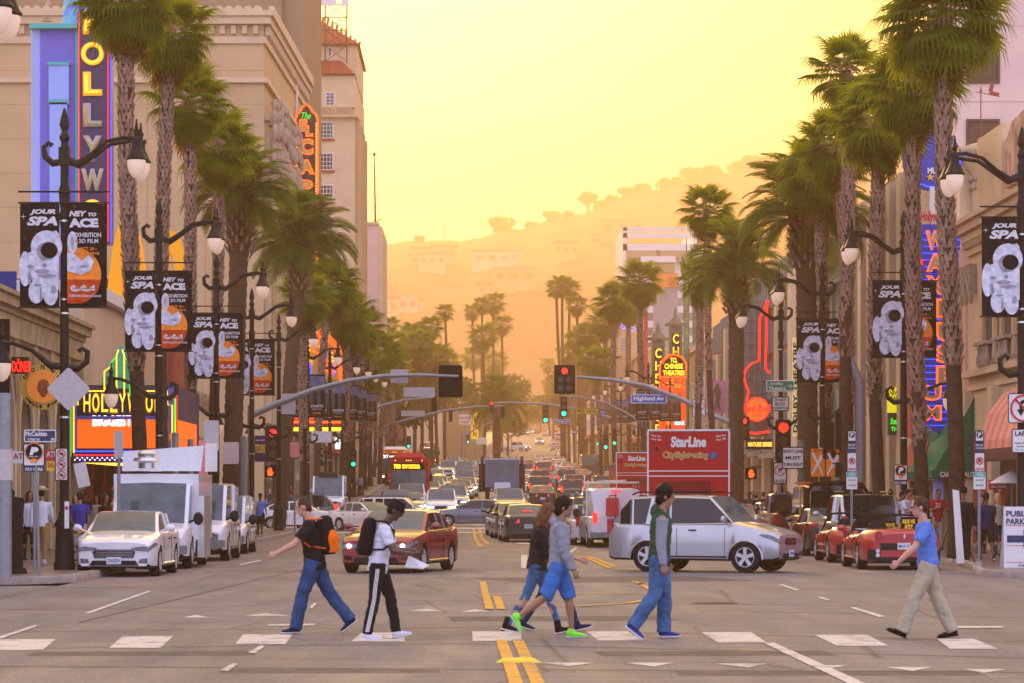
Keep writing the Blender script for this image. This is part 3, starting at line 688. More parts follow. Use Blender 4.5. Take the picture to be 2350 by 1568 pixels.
for a in(713,767):S.outline('neon_bar',[(f(a),d-.12,z(862)),(f(a),d-.12,z(832))],.06,E_BLU);S.outline('neon_bar',arc(f(a),z(826),.12,0,360,8,d-.12),.04,E_GRN)
b=S.mb()
for i in range(13):
 for k in range(3):a,c=outl[i];b.ball((f(a)+rnd.uniform(-.12,.12)+(.35 if a<738 else-.35),d-.1,z(c)-.3*k-.2),.05,5,4)
o=b.build('bulb_row',E_BULB,S.root);o['kind']='stuff'
S.box('canopy',M_DKRED,(f(650),f(792),d-.2,d+9,z(978),z(956)));S.box('light_band',E_ORG,(f(652),f(790),d-.3,d-.21,z(972),z(966)),(f(652),f(790),d-.3,d-.21,z(962),z(958)));S.box('light_band',E_YEL,(f(652),f(790),d-.3,d-.21,z(990),z(981)))
S.box('panel',E_LYEL,(f(652),f(656),d-.3,d,z(955),z(880)))
# ---- left 5: hotel with red roofs
B=Bld('hotel','cream hotel with red tiled roofs, sash windows and a rooftop sign frame','hotel',-18,300)
d=288;f=lambda px:PX(px,d);z=lambda py:PZ(py,d)
B.box('wall',M_CREAM2,(-40,f(814),d,d+26,-1,z(173)))
B.box('wall',M_CREAM2,(-40,f(700),d-.5,d-.01,z(640),z(173)))
y2=lambda py,o:PZ(py,d+o)
B.box('attic_wall',M_CREAM2,(f(600),f(811)+.2,d+4,d+22,z(173),y2(100,4)))
B.box('ledge',M_CREAM,(f(730),f(822),d-.6,d+27,z(271),z(268)),(f(728),f(816),d-.3,d-.01,z(249),z(246)))
b=B.mb()
for k in range(4):b.bx(f(814),f(814)+.55,d+1+k*6,d+2.2+k*6,2,z(270))
b.build('pilaster',M_CREAM,B.root,0)
for k in range(3):
 for j in range(9):B.win_side(f(814)+.05,1,d+3+k*7,d+5.2+k*7,z(320+j*73),z(285+j*73))
b=B.mb()
for(a0,a1)in((736,767),(773,804)):
 for r_ in range(3):
  for k in range(7):xx=f(a0)+k*.2+(.1 if r_%2 else 0);b.add([(xx-.07,d-.33,z(262-r_*5)),(xx+.07,d-.33,z(262-r_*5)),(xx,d-.33,z(262-r_*5)+.13)],[(0,1,2)])
b.build('balcony_fretwork',M_BLIND,B.root,0);B.box('balcony',M_CREAM,(f(733),f(807),d-.3,d-.01,z(268),z(249)))
def tiled(pts_eave,apex,name='roof'):
 b=B.mb();n=len(pts_eave);b.add(list(pts_eave)+[apex],[(i,(i+1)%n,n)for i in range(n)]+[tuple(range(n))[::-1]]);o=b.build(name,M_TILE,B.root,0)
 b=B.mb();a,c=Vector(pts_eave[0]),Vector(pts_eave[1]);ap=Vector(apex)
 k=int((c-a).length/.5)
 for i in range(k+1):
  p=a+(c-a)*i/k;t_=abs(i/k-.5)*2;q=p+(ap-p)*1.0;
  xm=p.lerp(q,.98*(1-t_)+.02);top=Vector((p.x,0,0));
  tt=max(.04,1-t_);e=Vector((p.x,a.y+(ap.y-a.y)*tt,a.z+(ap.z-a.z)*tt));b.tube([(p.x,p.y,p.z+.04),(e.x,e.y,e.z+.04)],.14,5)
 b.build('tile_row',M_TILE,o)
tiled([(f(x_)+.2,d+o_,y2(101,3.4))for x_,o_ in((640,3.4),(818,3.4),(818,22.6),(640,22.6))],(PX(724,d+13),d+13,y2(40,13)))
b=B.mb();x0_,x1_=f(660),f(815)
b.add([(x0_,d-.5,z(172)),(x1_,d-.5,z(172)),(x1_-1.6,d+4,y2(141,4)),(x0_,d+4,y2(141,4)),(x1_,d+8,z(172))],[(0,1,2,3),(1,4,2)]);o=b.build('roof',M_TILE,B.root,0)
b=B.mb()
for i in range(24):
 xx=x0_+i*(x1_-x0_)/24;tt=min(1,(x1_-xx)/1.6);b.tube([(xx,d-.5,z(172)+.04),(xx,d-.5+4.5*tt,z(172)+(y2(141,4)-z(172))*tt+.04)],.1,5)
b.build('tile_row',M_TILE,o)
b=B.mb();b.lathe([(.35,-.3),(.35,.2),(.12,.4),(.2,.7),(.06,1.0),(.14,1.3),(.03,1.6),(.02,2.6)],(PX(724,d+13),d+13,y2(41,13)),10);b.build('finial',M_STONE,B.root)
B.win_front(f(747),f(768),d,z(243),z(212),2,4)
for a,c in((280,318),(351,391),(424,464),(497,537)):B.win_front(f(735),f(765),d,z(c),z(a),4,4,sill=M_DKRED)
for a in(716,748,):B.win_front(f(a),f(a+9),d+4,y2(130,4),y2(108,4),1,1)
b=B.mb()
for px in(744,794):b.tube([(f(px),d+2,z(138)),(f(px),d+2,z(-40))],.07,6)
for py in(32,62,98,2):b.tube([(f(690),d+2,z(py-1)),(f(794),d+2,z(py+1))],.05,5)
for a,c in((0,32),(32,62),(62,98),(98,134)):b.tube([(f(744),d+2,z(a)),(f(794),d+2,z(c))],.035,5);b.tube([(f(794),d+2,z(a)),(f(744),d+2,z(c))],.035,5)
b.build('sign_frame',M_BLIND,B.root)
B.box('sign_letter',M_WHITE,(f(700),f(718),d+1.6,d+1.8,z(82),z(75)),(f(712),f(718),d+1.6,d+1.8,z(74.9),z(68)),(f(720),f(770),d+1.6,d+1.8,z(6),z(-12)),(f(782),f(798),d+1.6,d+1.8,z(6),z(-12)))
P_=Bld('person','dark figure standing on the hotel roof beside the attic window','person',f(711),d+2.6,z=z(138))
b=P_.mb();zz=z(140)
for k in(-.1,.1):b.tube([(f(711)+k*1.3,d+2.6,zz),(f(711)+k,d+2.6,zz+.85)],[.08,.11],7)
b.tube([(f(711),d+2.6,zz+.8),(f(711),d+2.6,zz+1.15),(f(711),d+2.6,zz+1.42),(f(711),d+2.6,zz+1.5)],[(.18,.12),(.17,.11),(.22,.12),(.07,.07)],8)
for k in(-1,1):b.tube([(f(711)+k*.22,d+2.6,zz+1.4),(f(711)+k*.36,d+2.5,zz+1.15),(f(711)+k*.2,d+2.5,zz+.95)],.06,6)
b.ball((f(711),d+2.6,zz+1.63),(.1,.11,.13));b.build('body',M_BLACKC,P_.root)
# ---- left 6: rose block and mast
B=Bld('office_block','pale rose office block with ribbed corner beyond the hotel','building',-20,352)
d=345;f=lambda px:PX(px,d);z=lambda py:PZ(py,d)
B.box('wall',M_PINK,(-34,f(868),d,d+25,-1,z(516)));B.box('parapet',M_CREAM2,(-34,f(869),d-.2,d+25,z(516),z(510)))
for k in range(5):B.box('rib',M_CREAM2,(f(868)+.02,f(868)+.5,d+k*4.5,d+1.6+k*4.5,-1,z(520)))
for j in range(12):B.win_front(f(823),f(833),d,z(560+j*38),z(560+j*38)+1.6,2,2,M_CREAM2)
S=Bld('flag_pole','thin roof mast with a ball top on the rose office block','mast',f(858),d+2,z=z(510))
b=S.mb();b.tube([(f(860),d+2,z(512)),(f(858.5),d+2,z(400)),(f(857.5),d+2,z(352))],[.12,.09,.05],7);b.build('pole',M_DARK,S.root)
b=S.mb();b.ball((f(857.5),d+2,z(350)),.2);b.build('ball',M_DARK,S.root)
b=S.mb();b.tube([(f(860),d+2,z(506)),(f(873),d+2,z(498)),(f(873),d+2,z(503))],.06,5);b.tube([(f(860),d+2,z(506)),(f(852),d+2,z(514))],.06,5);b.build('bracket',M_DARK,S.root)
# ---- generic street fronts along both sides, mostly behind the palms
WALLS=[M_CREAM,M_CREAM2,M_STONE2,M_BROWNW,M_PINK,M_DKRED,mat('grey render',(.30,.29,.27),.85,var=.1),mat('ochre render',(.45,.30,.14),.85,var=.1)]
def street_front(side,y0,y1,h,m,label,back=0,floors=None,z0=-1):
 xf=CX((y0+y1)/2)+(KR+4.7+back if side>0 else KL-4.3-back)
 B=Bld('shop_building',label,'building',xf+side*6,(y0+y1)/2,group='shop buildings along the far street')
 g=G((y0+y1)/2)
 a,c=(xf,xf+14)if side>0 else(xf-14,xf)
 B.box('wall',m,(a,c,y0,y1,z0,g+h));B.box('parapet',M_CREAM2,(min(xf-.25*side,xf+14*side),max(xf-.25*side,xf+14*side),y0-.1,y1-.003,g+h,g+h+.5))
 n=max(1,int((y1-y0)/4.5));st=(y1-y0)/n;s_=-side
 for i in range(n):
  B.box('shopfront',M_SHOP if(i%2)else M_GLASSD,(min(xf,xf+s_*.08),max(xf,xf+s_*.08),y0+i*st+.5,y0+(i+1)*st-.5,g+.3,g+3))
  for fl in range(int((h-4.5)/3.4)):B.win_side(xf,s_,y0+i*st+st*.28,y0+i*st+st*.72,g+4.6+fl*3.4,g+6.6+fl*3.4)
 B.box('awning',WALLS[(n*3)%8]if h<9 else M_DKRED,(min(xf,xf+s_*1.1),max(xf,xf+s_*1.1),y0+.6,y1-.6,g+3.1,g+3.5))
 return B
for q in((-1,223,250,9,M_CREAM,'two storey cream shop row after the brown tower'),(-1,250,286,8,M_BROWNW,'brown shop row in front of the hotel'),(-1,372,410,10,M_STONE2,'sandstone shop row past the rose office block'),(-1,412,455,7,M_DKRED,'low red shop row before the yellow upright sign'),(-1,500,560,8,M_CREAM2,'cream shops at the foot of the climb'),(-1,570,660,9,M_CREAM,'cream shops halfway up the climb'),(1,245,290,13,M_STONE2,'sandstone theatre court front',6),(1,292,330,11,M_CREAM2,'pale three storey shops beyond the theatre',6),(1,345,395,14,M_CREAM,'cream four storey front beyond the red banner',5),(1,440,500,9,M_PINK,'rose shops near the foot of the climb'),(1,505,580,8,M_CREAM2,'cream shops right of the climb'),(1,590,700,8,M_BROWNW,'brown shops far up the climb')):
 street_front(*q)
# ================= right side
XF=15.6
B=Bld('rose_building','tall rose stucco wall with two blinded windows at the right edge','building',24,112)
d=106;f=lambda px:PX(px,d);z=lambda py:PZ(py,d)
B.box('wall',M_PINK,(f(2192),34,d,d+6,.15,z(-60)))
for a,c in((79,192),(274,372)):B.win_front(f(2217),f(2294),d,z(c),z(a),1,1,M_BLIND,M_BLIND)
B.box('wall_joint',mat('joint rose',(.5,.38,.35),.9),(f(2205),34,d-.02,d-.005,z(234),z(233)),(f(2205),34,d-.02,d-.005,z(60),z(59)))
B=Bld('corner_shops','cream shop block with carved cornices and a mural panel at the right edge','building',20,84)
B.box('wall',M_CREAM2,(XF,30,66,97,.15,9.6))
b=B.mb()
for(o,z0,z1)in((.12,9.2,9.4),(.28,9.6,9.85),(.45,9.852,10.1),(.6,10.102,10.25),(.1,5.0,5.15),(.28,5.4,5.6)):b.bx(XF-o,30,65.8,90,z0,z1)
b.build('cornice',M_CREAM2,B.root,0)
b=B.mb()
for i in range(60):b.bx(XF-.26,XF,66+i*.4,66.2+i*.4,9.402,9.595)
o=b.build('dentil',M_CREAM,B.root,0);o['kind']='stuff'
B.box('parapet',M_CREAM2,(XF+.1,XF+.6,66,88,10.25,12.2),(XF,XF+.7,84.5,88.5,10.252,12.7))
b=B.mb();b.prism([(83.8,10.7),(83.8,11.5),(83.4,12.1),(82.6,12.5),(81,12.6),(79.4,12.5),(78.6,12.1),(78.2,11.5),(78.2,10.7)],XF-.06,XF+.099,'yz');b.build('mural',mat('mural rose green',(.48,.30,.27),.8,var=.6,scale=2.2),B.root,0)
for i in range(7):
 y0=67+i*3;b=B.mb();b.bx(XF-.06,XF+.1,y0,y0+1.7,5.9,8.2);b.build('window',M_GLASSD,B.root,0)
 b=B.mb();b.tube([(XF-.1,y0-.05,5.8),(XF-.1,y0-.05,8.2)]+[(XF-.1,y0+.85-.9*math.cos(R(a)),8.2+.55*math.sin(R(a)))for a in(20,45,70,90,110,135,160)]+[(XF-.1,y0+1.75,8.2),(XF-.1,y0+1.75,5.8)],.1,6);b.build('window_surround',M_CREAM,B.root)
 b=B.mb()
 for k in range(4):b.lathe([(.07,0),(.11,.2),(.05,.45),(.08,.6)],(XF-.3,y0+.2+k*.45,5.61),7)
 b.bx(XF-.42,XF-.15,y0-.1,y0+1.9,6.25,6.35);b.build('balustrade',M_STONE,B.root)
for i in range(6):
 y0=67+i*4.6;B.box('shopfront',M_SHOP if i%2 else M_DKRED,(XF-.06,XF,y0,y0+3.6,.3,3.6));B.box('pilaster',M_CREAM2,(XF-.3,XF,y0+3.7,y0+4.4,.15,5))
b=B.mb()
for k in range(11):b.bx(XF-.33,XF-.3,70.5+4.6,71.4+4.6,.3+k*.42,.3+k*.42+.03)
b.build('rustication',M_STONE,B.root,0)
b=B.mb();zz=9.0
b.tube([(XF-.2,91.2,12.2),(XF-.2,91.2,10.6),(XF-.5,90.8,9.6),(XF-.25,90.4,8.5),(XF-.25,90.4,.3)],.11,8);b.build('downpipe',M_CREAM2,B.root)
b=B.mb()
for i in range(28):b.bx(XF-.25,XF+.05,88.6+i*.3,88.75+i*.3,8.0+.3*(i%3),8.9);b.ball((XF-.18,88.65+i*.3,7.9+.3*(i%3)),(.1,.08,.25),6,4)
o=b.build('carved_frieze',M_STONE,B.root,0);o['kind']='stuff'
S=Bld('ornate_turret','carved cream roof turret below the weather vane','turret',PX(2268,97),97,z=9.6)
d=97;f=lambda px:PX(px,d);z=lambda py:PZ(py,d)
b=S.mb();b.lathe([(.55,9.7),(.55,z(400)),(.62,z(392)),(.78,z(380)),(.84,z(368)),(.84,z(345)),(.8,z(336)),(.5,z(330)),(.12,z(326))],(f(2268),d,0),20);b.build('drum',M_CREAM2,S.root)
b=S.mb()
for k in range(20):
 a=2*PI*k/20
 for j,r_ in((0,.86),(1,.86),(2,.58),(3,.58)):b.ball((f(2268)+r_*math.cos(a+j*.15),d+r_*math.sin(a+j*.15),(z(352),z(364),z(410),z(430))[j]),(.1,.1,.12),6,4)
o=b.build('carved_foliage',M_STONE,S.root);o['kind']='stuff'
S=Bld('weather_vane','thin red weather vane with a small cut-out figure against the rose wall','weather vane',f(2251),96.4,z=z(328))
d=96.4;b=S.mb();b.tube([(f(2251),d,z(332)),(f(2251),d,z(200))],.02,6);b.ball((f(2251),d,z(322)),.12);b.ball((f(2251),d,z(208)),.05);b.tube([(f(2238),d,z(211)),(f(2251),d,z(213)),(f(2294),d,z(222))],.015,5);b.build('pole',M_DKRED,S.root)
b=S.mb();b.prism([(f(a),z(c))for a,c in((2270,216),(2272,210),(2268,209),(2272,196),(2275,193),(2277,187),(2280,193),(2281,199),(2278,209),(2282,212),(2286,210),(2288,215),(2291,211),(2294,216),(2292,221),(2272,217))],d-.01,d+.01);b.build('figure',M_DKRED,S.root,0)
S=Bld('awning','pale red scalloped awning at the right edge above the shop door','awning',XF,79)
b=S.mb();nseg=12
for i in range(nseg):
 y0,y1=75.5+i*.5,76+i*.5;b.m=i%2
 rings=[[(XF,y,z_)for z_ in(0,)]for y in()]
 pr=[(XF,4.9),(XF-.55,4.6),(XF-.95,4.05),(XF-1.2,3.3),(XF-1.22,2.95),(XF-1.2,2.72)]
 vs=[(x,y0,zz)for x,zz in pr]+[(x,y1,zz)for x,zz in pr];n_=len(pr)
 b.add(vs,[(k,k+1,k+1+n_,k+n_)for k in range(n_-1)])
b.m=0
for yy_ in(75.5,81.5):b.add([(XF,yy_,2.95)]+[(x,yy_,zz)for x,zz in pr[:5]],[(0,1,2,3,4,5)])
b.build('canopy',[mat('salmon canvas',(.72,.25,.19),.8),mat('light salmon canvas',(.80,.36,.28),.8)],S.root,0)
b=S.mb()
for i in range(24):b.lathe([(.13,-.012),(.13,.012)],(XF-1.22,75.6+i*.25,2.82),10,'x')
b.bx(XF-1.24,XF-1.2,75.5,81.5,2.8,3.05);b.build('valance',mat('plum canvas',(.14,.06,.07),.8),S.root)
def side_awning(name,label,m,dn,df,pxw,zt,zb,text,tx):
 S=Bld(name,label,'awning',XF,dn);xo=PX(pxw,dn)
 b=S.mb();pr=[(XF,zt),(XF-.12,zt-.25),(xo+.12,zb+.32),(xo,zb+.22),(xo,zb)]
 vs=[(x,dn,zz)for x,zz in pr]+[(x,df,zz)for x,zz in pr];n_=len(pr)
 b.add(vs,[(k,k+1,k+1+n_,k+n_)for k in range(n_-1)]);b.build('canopy',m,S.root,0)
 for y_ in(dn,df):b=S.mb();b.add([(XF,y_,zb)]+[(x,y_,zz)for x,zz in pr],[tuple(range(6))]);b.build('side_panel',m,S.root,0)
 b=S.mb()
 for i in range(6):
  t=(i+.5)/6;b.tube([(XF-(XF-xo)*t*.98-.0,dn-.01,zt-(zt-zb-.2)*t),(XF-(XF-xo)*t*.98,dn-.01,zb)],.012,4)
 b.build('seam',m,S.root)
 for(t,c,w_)in text:S.let(t,(PX(c,dn),dn-.03,zb+.11),w_,.17,M_WHITE,bold=.04)
 return S
side_awning('awning','dark green camera shop awning with white lettering',mat('bottle green canvas',(.01,.16,.085),.75,var=.15,scale=2),89,94.5,2139,PZ(912,89),2.3,(('CAMERA',2180,.62),('GALORE',2226,.62)),0)
side_awning('awning','dark red awning beside the green camera shop awning',mat('oxblood canvas',(.33,.02,.03),.75,var=.15,scale=2),96,101,2103,PZ(985,96),2.25,(('RESTAURANT',2140,.9),),0)
S=Bld('blue_kiosk','blue painted shop door surround under the green awning','doorway',15,90)
S.box('frame',M_PERI,(PX(2145,89.6),PX(2165,89.6),89.6,89.9,.2,2.3),(PX(2198,89.6),PX(2208,89.6),89.6,89.9,.2,2.3))
S=Bld('museum_sign','tall blue neon sign with orange letters spelling WAX MUSEUM downwards','sign',15,92)
d=92;f=lambda px:PX(px,d);z=lambda py:PZ(py,d)
S.box('board',M_BLUE,(f(2116),f(2204),d,d+.35,z(985),z(515)))
b=S.mb();b.prism([(f(2140),z(985)),(f(2204),z(985)),(f(2204),z(1022)),(f(2186),z(1010))],d,d+.35);b.build('board_tip',M_BLUE,S.root,0)
for k in range(30):S.outline('neon_tube',[(f(2118),d-.03,z(536+k*15.2)),(f(2203),d-.03,z(536+k*15.2))],.012,E_BLU,5)
for ch,py in zip('WAXMUSEUM',(552,605,655,708,762,812,862,902,948)):
 px=2146 if py<690 else(2170 if py<880 else 2138)
 S.let(ch,(f(px),d-.05,z(py)),.62,.62 if py<880 else .5,E_ORG,name='neon_edge',bold=.075);S.let(ch,(f(px),d-.09,z(py)),.5,.5 if py<880 else .4,mat('bulb letter sand',(.55,.36,.18),.5),name='letter',bold=.05)
def star(bk,cx,cz,r_,y,m,name='star',t=.05):
 b=bk.mb();b.prism([(cx+(r_ if k%2==0 else r_*.42)*math.sin(k*PI/5),cz+(r_ if k%2==0 else r_*.42)*math.cos(k*PI/5))for k in range(10)],y-t,y);return b.build(name,m,bk.root,0)
for px,py in((2196,700),(2195,760),(2190,845),(2180,868),(2190,925),(2112,600),(2108,610)):star(S,f(px),z(py),.13,d-.06,E_RED)
b=S.mb();b.lathe([(.95,.0),(.95,.3)],(f(2145),d+.3,z(366)),30,'y');b.build('roundel',M_BLUE,S.root)
S.outline('neon_tube',arc(f(2145),z(366),.86,0,360,24,d+.26),.02,E_BLU)
for px,py,r_ in((2118,345,.14),(2198,340,.16),(2138,405,.14),(2178,420,.1),(2185,395,.1)):star(S,f(px),z(py),r_,d+.28,mat('gold star',(.8,.45,.03),.4))
S.let('WAX',(f(2176),d+.24,z(362)),.6,.6,M_RED,bold=.08);S.let('MUSEUM',(f(2160),d+.24,z(390)),.8,.2,M_WHITE,bold=.05)
S.box('post',M_WHITE,(f(2136),f(2146),d+.1,d+.3,z(515),z(428)))
S.let('Hollywood',(f(2142),d-.05,z(500)),.85,.42,M_RED,bold=.06,italic=.2);
S=Bld('neon_shopfront','red boxed shop front with pink and blue neon right of the museum sign','shopfront',XF,96)
S.box('frame',M_RED,(XF-.5,XF-.2,94.6,99.5,PZ(1000,95),PZ(820,95)),(XF-.9,XF-.5,94.4,94.6,PZ(1000,95),PZ(820,95)))
for k in range(5):S.outline('neon_tube',[(XF-.88+k*.09,94.35,PZ(990,95)),(XF-.88+k*.09,94.35,PZ(835,95))],.02,(E_PNK,E_BLU,E_PNK,E_RED,E_BLU)[k])
b=S.mb()
for k in range(26):b.ball((PX(2104+8*math.sin(k*.5),95),94.6,PZ(990+k*4.3,95)),.04,5,4)
o=b.build('bulb_row',E_BULB,S.root);o['kind']='stuff'
S=Bld('dance_sign','lit yellow sign about a new session above the green theatre sign','sign',15.5,104)
d=104;f=lambda px:PX(px,d);z=lambda py:PZ(py,d)
S.box('panel',E_LYEL,(f(2039),f(2097),d,d+.3,z(947),z(889)))
S.let('NEW SESSION',(f(2068),d-.02,z(902)),.8,.16,M_BLACKC,bold=.03);S.let('TAP & FEET',(f(2068),d-.02,z(914)),.78,.14,M_BLACKC,bold=.03)
S=Bld('theatre_sign','dark sign with green neon script reading Stella Adler Theatre','sign',15.5,104)
S.box('panel',mat('dark green board',(.01,.06,.03),.5),(f(2039),f(2097),d,d+.3,z(999),z(948)))
S.let('Stella Adler',(f(2068),d-.03,z(967)),.8,.22,E_GRN,italic=.3,bold=.01);S.let('THEATRE',(f(2069),d-.03,z(985)),.76,.16,E_GRN,bold=.01)
B=Bld('pilaster_building','pale building with tall fluted piers behind the palms on the right','building',20,110)
B.box('wall',M_CREAM2,(XF+.1,30,97.3,118,.15,PZ(360,100)))
for i in range(8):B.box('pier',M_CREAM2,(XF-.2,XF+.098,98+i*2.6,98.9+i*2.6,.15,PZ(372,100)));B.box('window',M_GLASSD,(XF+.05,XF+.099,99+i*2.6,100.5+i*2.6,.4,PZ(380,100)))
B=Bld('stone_bank','speckled dark green stone building with steel balconies','building',20,126)
B.box('wall',mat('green terrazzo',(.10,.115,.075),.5,var=.5,scale=9),(XF+.2,30,118.3,130,.15,PZ(520,120)));B.box('frame',M_GREYM,(XF-.3,XF+.2,118.5,119,.2,PZ(540,120)),(XF-.1,XF+.2,118.5,130,PZ(760,120),PZ(750,120)),(XF-.1,XF+.2,118.5,130,PZ(640,120),PZ(632,120)))
for j in range(4):B.box('window',M_GLASSB,(XF+.1,XF+.2,119.5,123.5,4.5+j*2.4,6.3+j*2.4));B.box('window',M_GLASSB,(XF+.1,XF+.2,125,129,4.5+j*2.4,6.3+j*2.4))
B.let('AMERICAN EAGLE',(PX(1976,117.8),117.8,PZ(938,118)),2.2,.22,M_WHITE,rot=-PI/2,bold=.02)
B.let('OUTFITTERS',(PX(1983,117.8),117.8,PZ(948,118)),1.6,.2,M_WHITE,rot=-PI/2,bold=.02)
B.box('sign_board',M_DARK,(PX(1972,118),PX(1987,118),117.9,118.1,PZ(1010,118),PZ(880,118)))
B=Bld('corner_store','cream corner building before the far crossing on the right','building',20,134)
B.box('wall',M_CREAM2,(XF+.3,30,130.3,138.8,.15,PZ(610,132)));B.box('pier',M_CREAM2,(XF,XF+.298,131,132,.15,PZ(615,132)),(XF,XF+.298,137,138,.15,PZ(615,132)))
for j in range(5):B.box('window',M_GLASSB,(XF+.2,XF+.3,132.6,136.6,1+j*2.7,3+j*2.7))
B.box('sign_board',emis('lit pale yellow',(.7,.62,.25),.3),(PX(1818,131),PX(1832,131),130.7,130.9,PZ(1002,131),PZ(775,131)))
B.let('DOLBY THEATRE',(PX(1825,130.6),130.6,PZ(890,131)),4.1,.2,M_BLACKC,rot=-PI/2,bold=.03)
B=Bld('mall','large tan shopping centre with glass bays beyond the far crossing','building',28,205)
M_TAN=mat('tan concrete',(.36,.29,.20),.85,var=.1,scale=.5)
def rx(y,o=0):return 18.6+.026*(y-163)+o
mz=PZ(640,180)
for i in range(8):
 y0,y1=165+i*10,165+(i+1)*10-.02;xx=rx(y0)
 B.box('wall',M_TAN,(xx+.4,xx+22,y0,y1,-.5,mz-(i%3)*1.5));B.box('pier',M_CREAM2,(xx-.3,xx+.398,y0,y0+1.6,-.5,mz-.5-(i%3)*1.5))
 for j in range(4):B.box('window',M_GLASSB,(xx+.2,xx+.4,y0+2,y1-.8,5+j*2.9,7.4+j*2.9));B.box('mullion',M_GREYM,*[(xx+.1,xx+.198,y0+2+k*1.8,y0+2.12+k*1.8,5+j*2.9,7.4+j*2.9)for k in range(5)])
 B.box('shopfront',M_SHOP if i%2 else M_GLASSD,(xx+.3,xx+.4,y0+2,y1-.8,G(y0)+.2,G(y0)+3.6));B.box('canopy',M_GREYM,(xx-1.2,xx+.39,y0+1.8,y1-.6,G(y0)+3.7,G(y0)+4.0))
B.box('front_wall',M_TAN,(19.2,40,164.4,164.9,0,mz+2));
for j in range(5):
 for k in range(4):B.box('window',M_GLASSB,(20+k*3,22.4+k*3,164.25,164.39,3.6+j*3,5.8+j*3))
B.box('wall',M_PINK,(22,60,170,240,mz,PZ(560,190)))
S=Bld('guitar_sign','red neon guitar outline standing above the round cafe sign','sign',PX(1740,184),184)
d=184;f=lambda px:PX(px,d);z=lambda py:PZ(py,d)
S.box('lattice',M_GREYM,*[(f(1690+k*14),f(1691+k*14),d+.2,d+.3,z(985),z(700))for k in range(6)],*[(f(1690),f(1772),d+.2,d+.3,z(985-k*28),z(984-k*28))for k in range(10)])
S.box('backing',M_GLASSB,(f(1690),f(1772),d+.35,d+.5,z(1002),z(690)))
S.outline('neon_tube',[(f(a),d,z(c))for a,c in((1760,690),(1757,705),(1744,730),(1742,828),(1724,835),(1712,848),(1707,865),(1712,884),(1718,897),(1712,930),(1703,948),(1700,980),(1712,992),(1735,995),(1770,990))],.075,E_RED)
S.outline('neon_tube',[(f(a),d,z(c))for a,c in((1762,690),(1760,705),(1757,845),(1762,853),(1770,857))],.075,E_RED)
S=Bld('cafe_sign','round orange cafe sign with red script below the neon guitar','sign',f(1737),183)
d=183;b=S.mb();b.lathe([(.72,-.1),(.72,.2)],(f(1737),d,z(940)),28,'y');b.build('disc',emis('cafe amber',(.8,.22,.02),.3),S.root)
S.outline('neon_tube',arc(f(1737),z(940),.74,0,360,22,d-.12),.04,E_RED)
S.let('Hard Rock',(f(1736),d-.15,z(937)),2.1,.5,E_RED,bold=.04,italic=.2);S.let('CAFE',(f(1737),d-.15,z(953)),.6,.2,E_RED,bold=.03)
S=Bld('orange_text_sign','small orange lit lettering on the mall front beside the red bus','sign',f(1745),180)
S.box('panel',M_DARK,(PX(1712,180),PX(1772,180),180,180.2,PZ(1032,180),PZ(1008,180)));S.let('NATURE SERIES',(PX(1744,180),179.9,PZ(1020,180)),1.5,.28,E_BULB,bold=.03)
S=Bld('poster','pink dance poster on the mall wall between palm trunks','poster',PX(1644,215),215)
S.box('sheet',mat('poster pink',(.62,.22,.42),.6,var=.2,scale=1),(PX(1621,215),PX(1667,215),215,215.1,PZ(948,215),PZ(874,215)))
b=S.mb();d=214.9;f=lambda px:PX(px,d);z=lambda py:PZ(py,d)
b.prism([(f(a),z(c))for a,c in((1640,940),(1643,915),(1637,900),(1641,886),(1645,884),(1646,880),(1650,882),(1650,888),(1655,900),(1650,916),(1652,940),(1648,940),(1646,920),(1643,940))],d,d+.05);b.build('figure',M_BLIND,S.root,0)
S=Bld('theatre_totem','glowing orange theatre totem reading TCL CHINESE THEATRES','sign',PX(1546,250),250)
d=250;f=lambda px:PX(px,d);z=lambda py:PZ(py,d)
b=S.mb();b.prism([(f(1514),z(985)),(f(1514),z(840)),(f(1520),z(828)),(f(1533),z(817)),(f(1547),z(813)),(f(1562),z(818)),(f(1571),z(828)),(f(1574),z(840)),(f(1574),z(985))],d,d+1.2);b.build('body',emis('totem red',(1,.06,.005),.6),S.root,0)
S.box('panel',M_BLACKC,(f(1517),f(1572),d-.1,d-.01,z(863),z(836)))
b=S.mb();b.prism([(f(1523),z(836)),(f(1526),z(828)),(f(1536),z(820)),(f(1547),z(817)),(f(1559),z(820)),(f(1567),z(828)),(f(1571),z(836))],d-.1,d-.01);b.build('panel',M_BLACKC,S.root,0)
S.let('TCL',(f(1546),d-.12,z(827)),.62,.42,E_YEL,bold=.04);S.let('CHINESE',(f(1546),d-.12,z(841)),1.6,.45,E_YEL,bold=.04);S.let('THEATRES',(f(1546),d-.12,z(856)),1.9,.45,E_YEL,bold=.04)
S.outline('neon_edge',[(f(1514),d-.1,z(866)),(f(1514),d-.1,z(840)),(f(1520),d-.1,z(828)),(f(1533),d-.1,z(817)),(f(1547),d-.1,z(813)),(f(1562),d-.1,z(818)),(f(1572),d-.1,z(828)),(f(1575),d-.1,z(840)),(f(1575),d-.1,z(866)),(f(1514),d-.1,z(866))],.06,E_ORG)
b=S.mb()
for k in range(40):a=rnd.uniform(0,2*PI);r_=rnd.uniform(.1,.9);b.prism([(f(1546)+r_*math.cos(a),z(886)+r_*.7*math.sin(a)),(f(1546)+r_*math.cos(a)+.16,z(886)+r_*.7*math.sin(a)+.02),(f(1546)+r_*1.15*math.cos(a),z(886)+r_*.85*math.sin(a)+.14)],d-.05,d-.01)
for k in range(7):xx=f(1530)+.05*k;b.prism([(xx,z(975)),(xx+.1,z(975)),(xx+.05+.1*math.sin(k*2),z(930+6*(k%3)))],d-.05,d-.01)
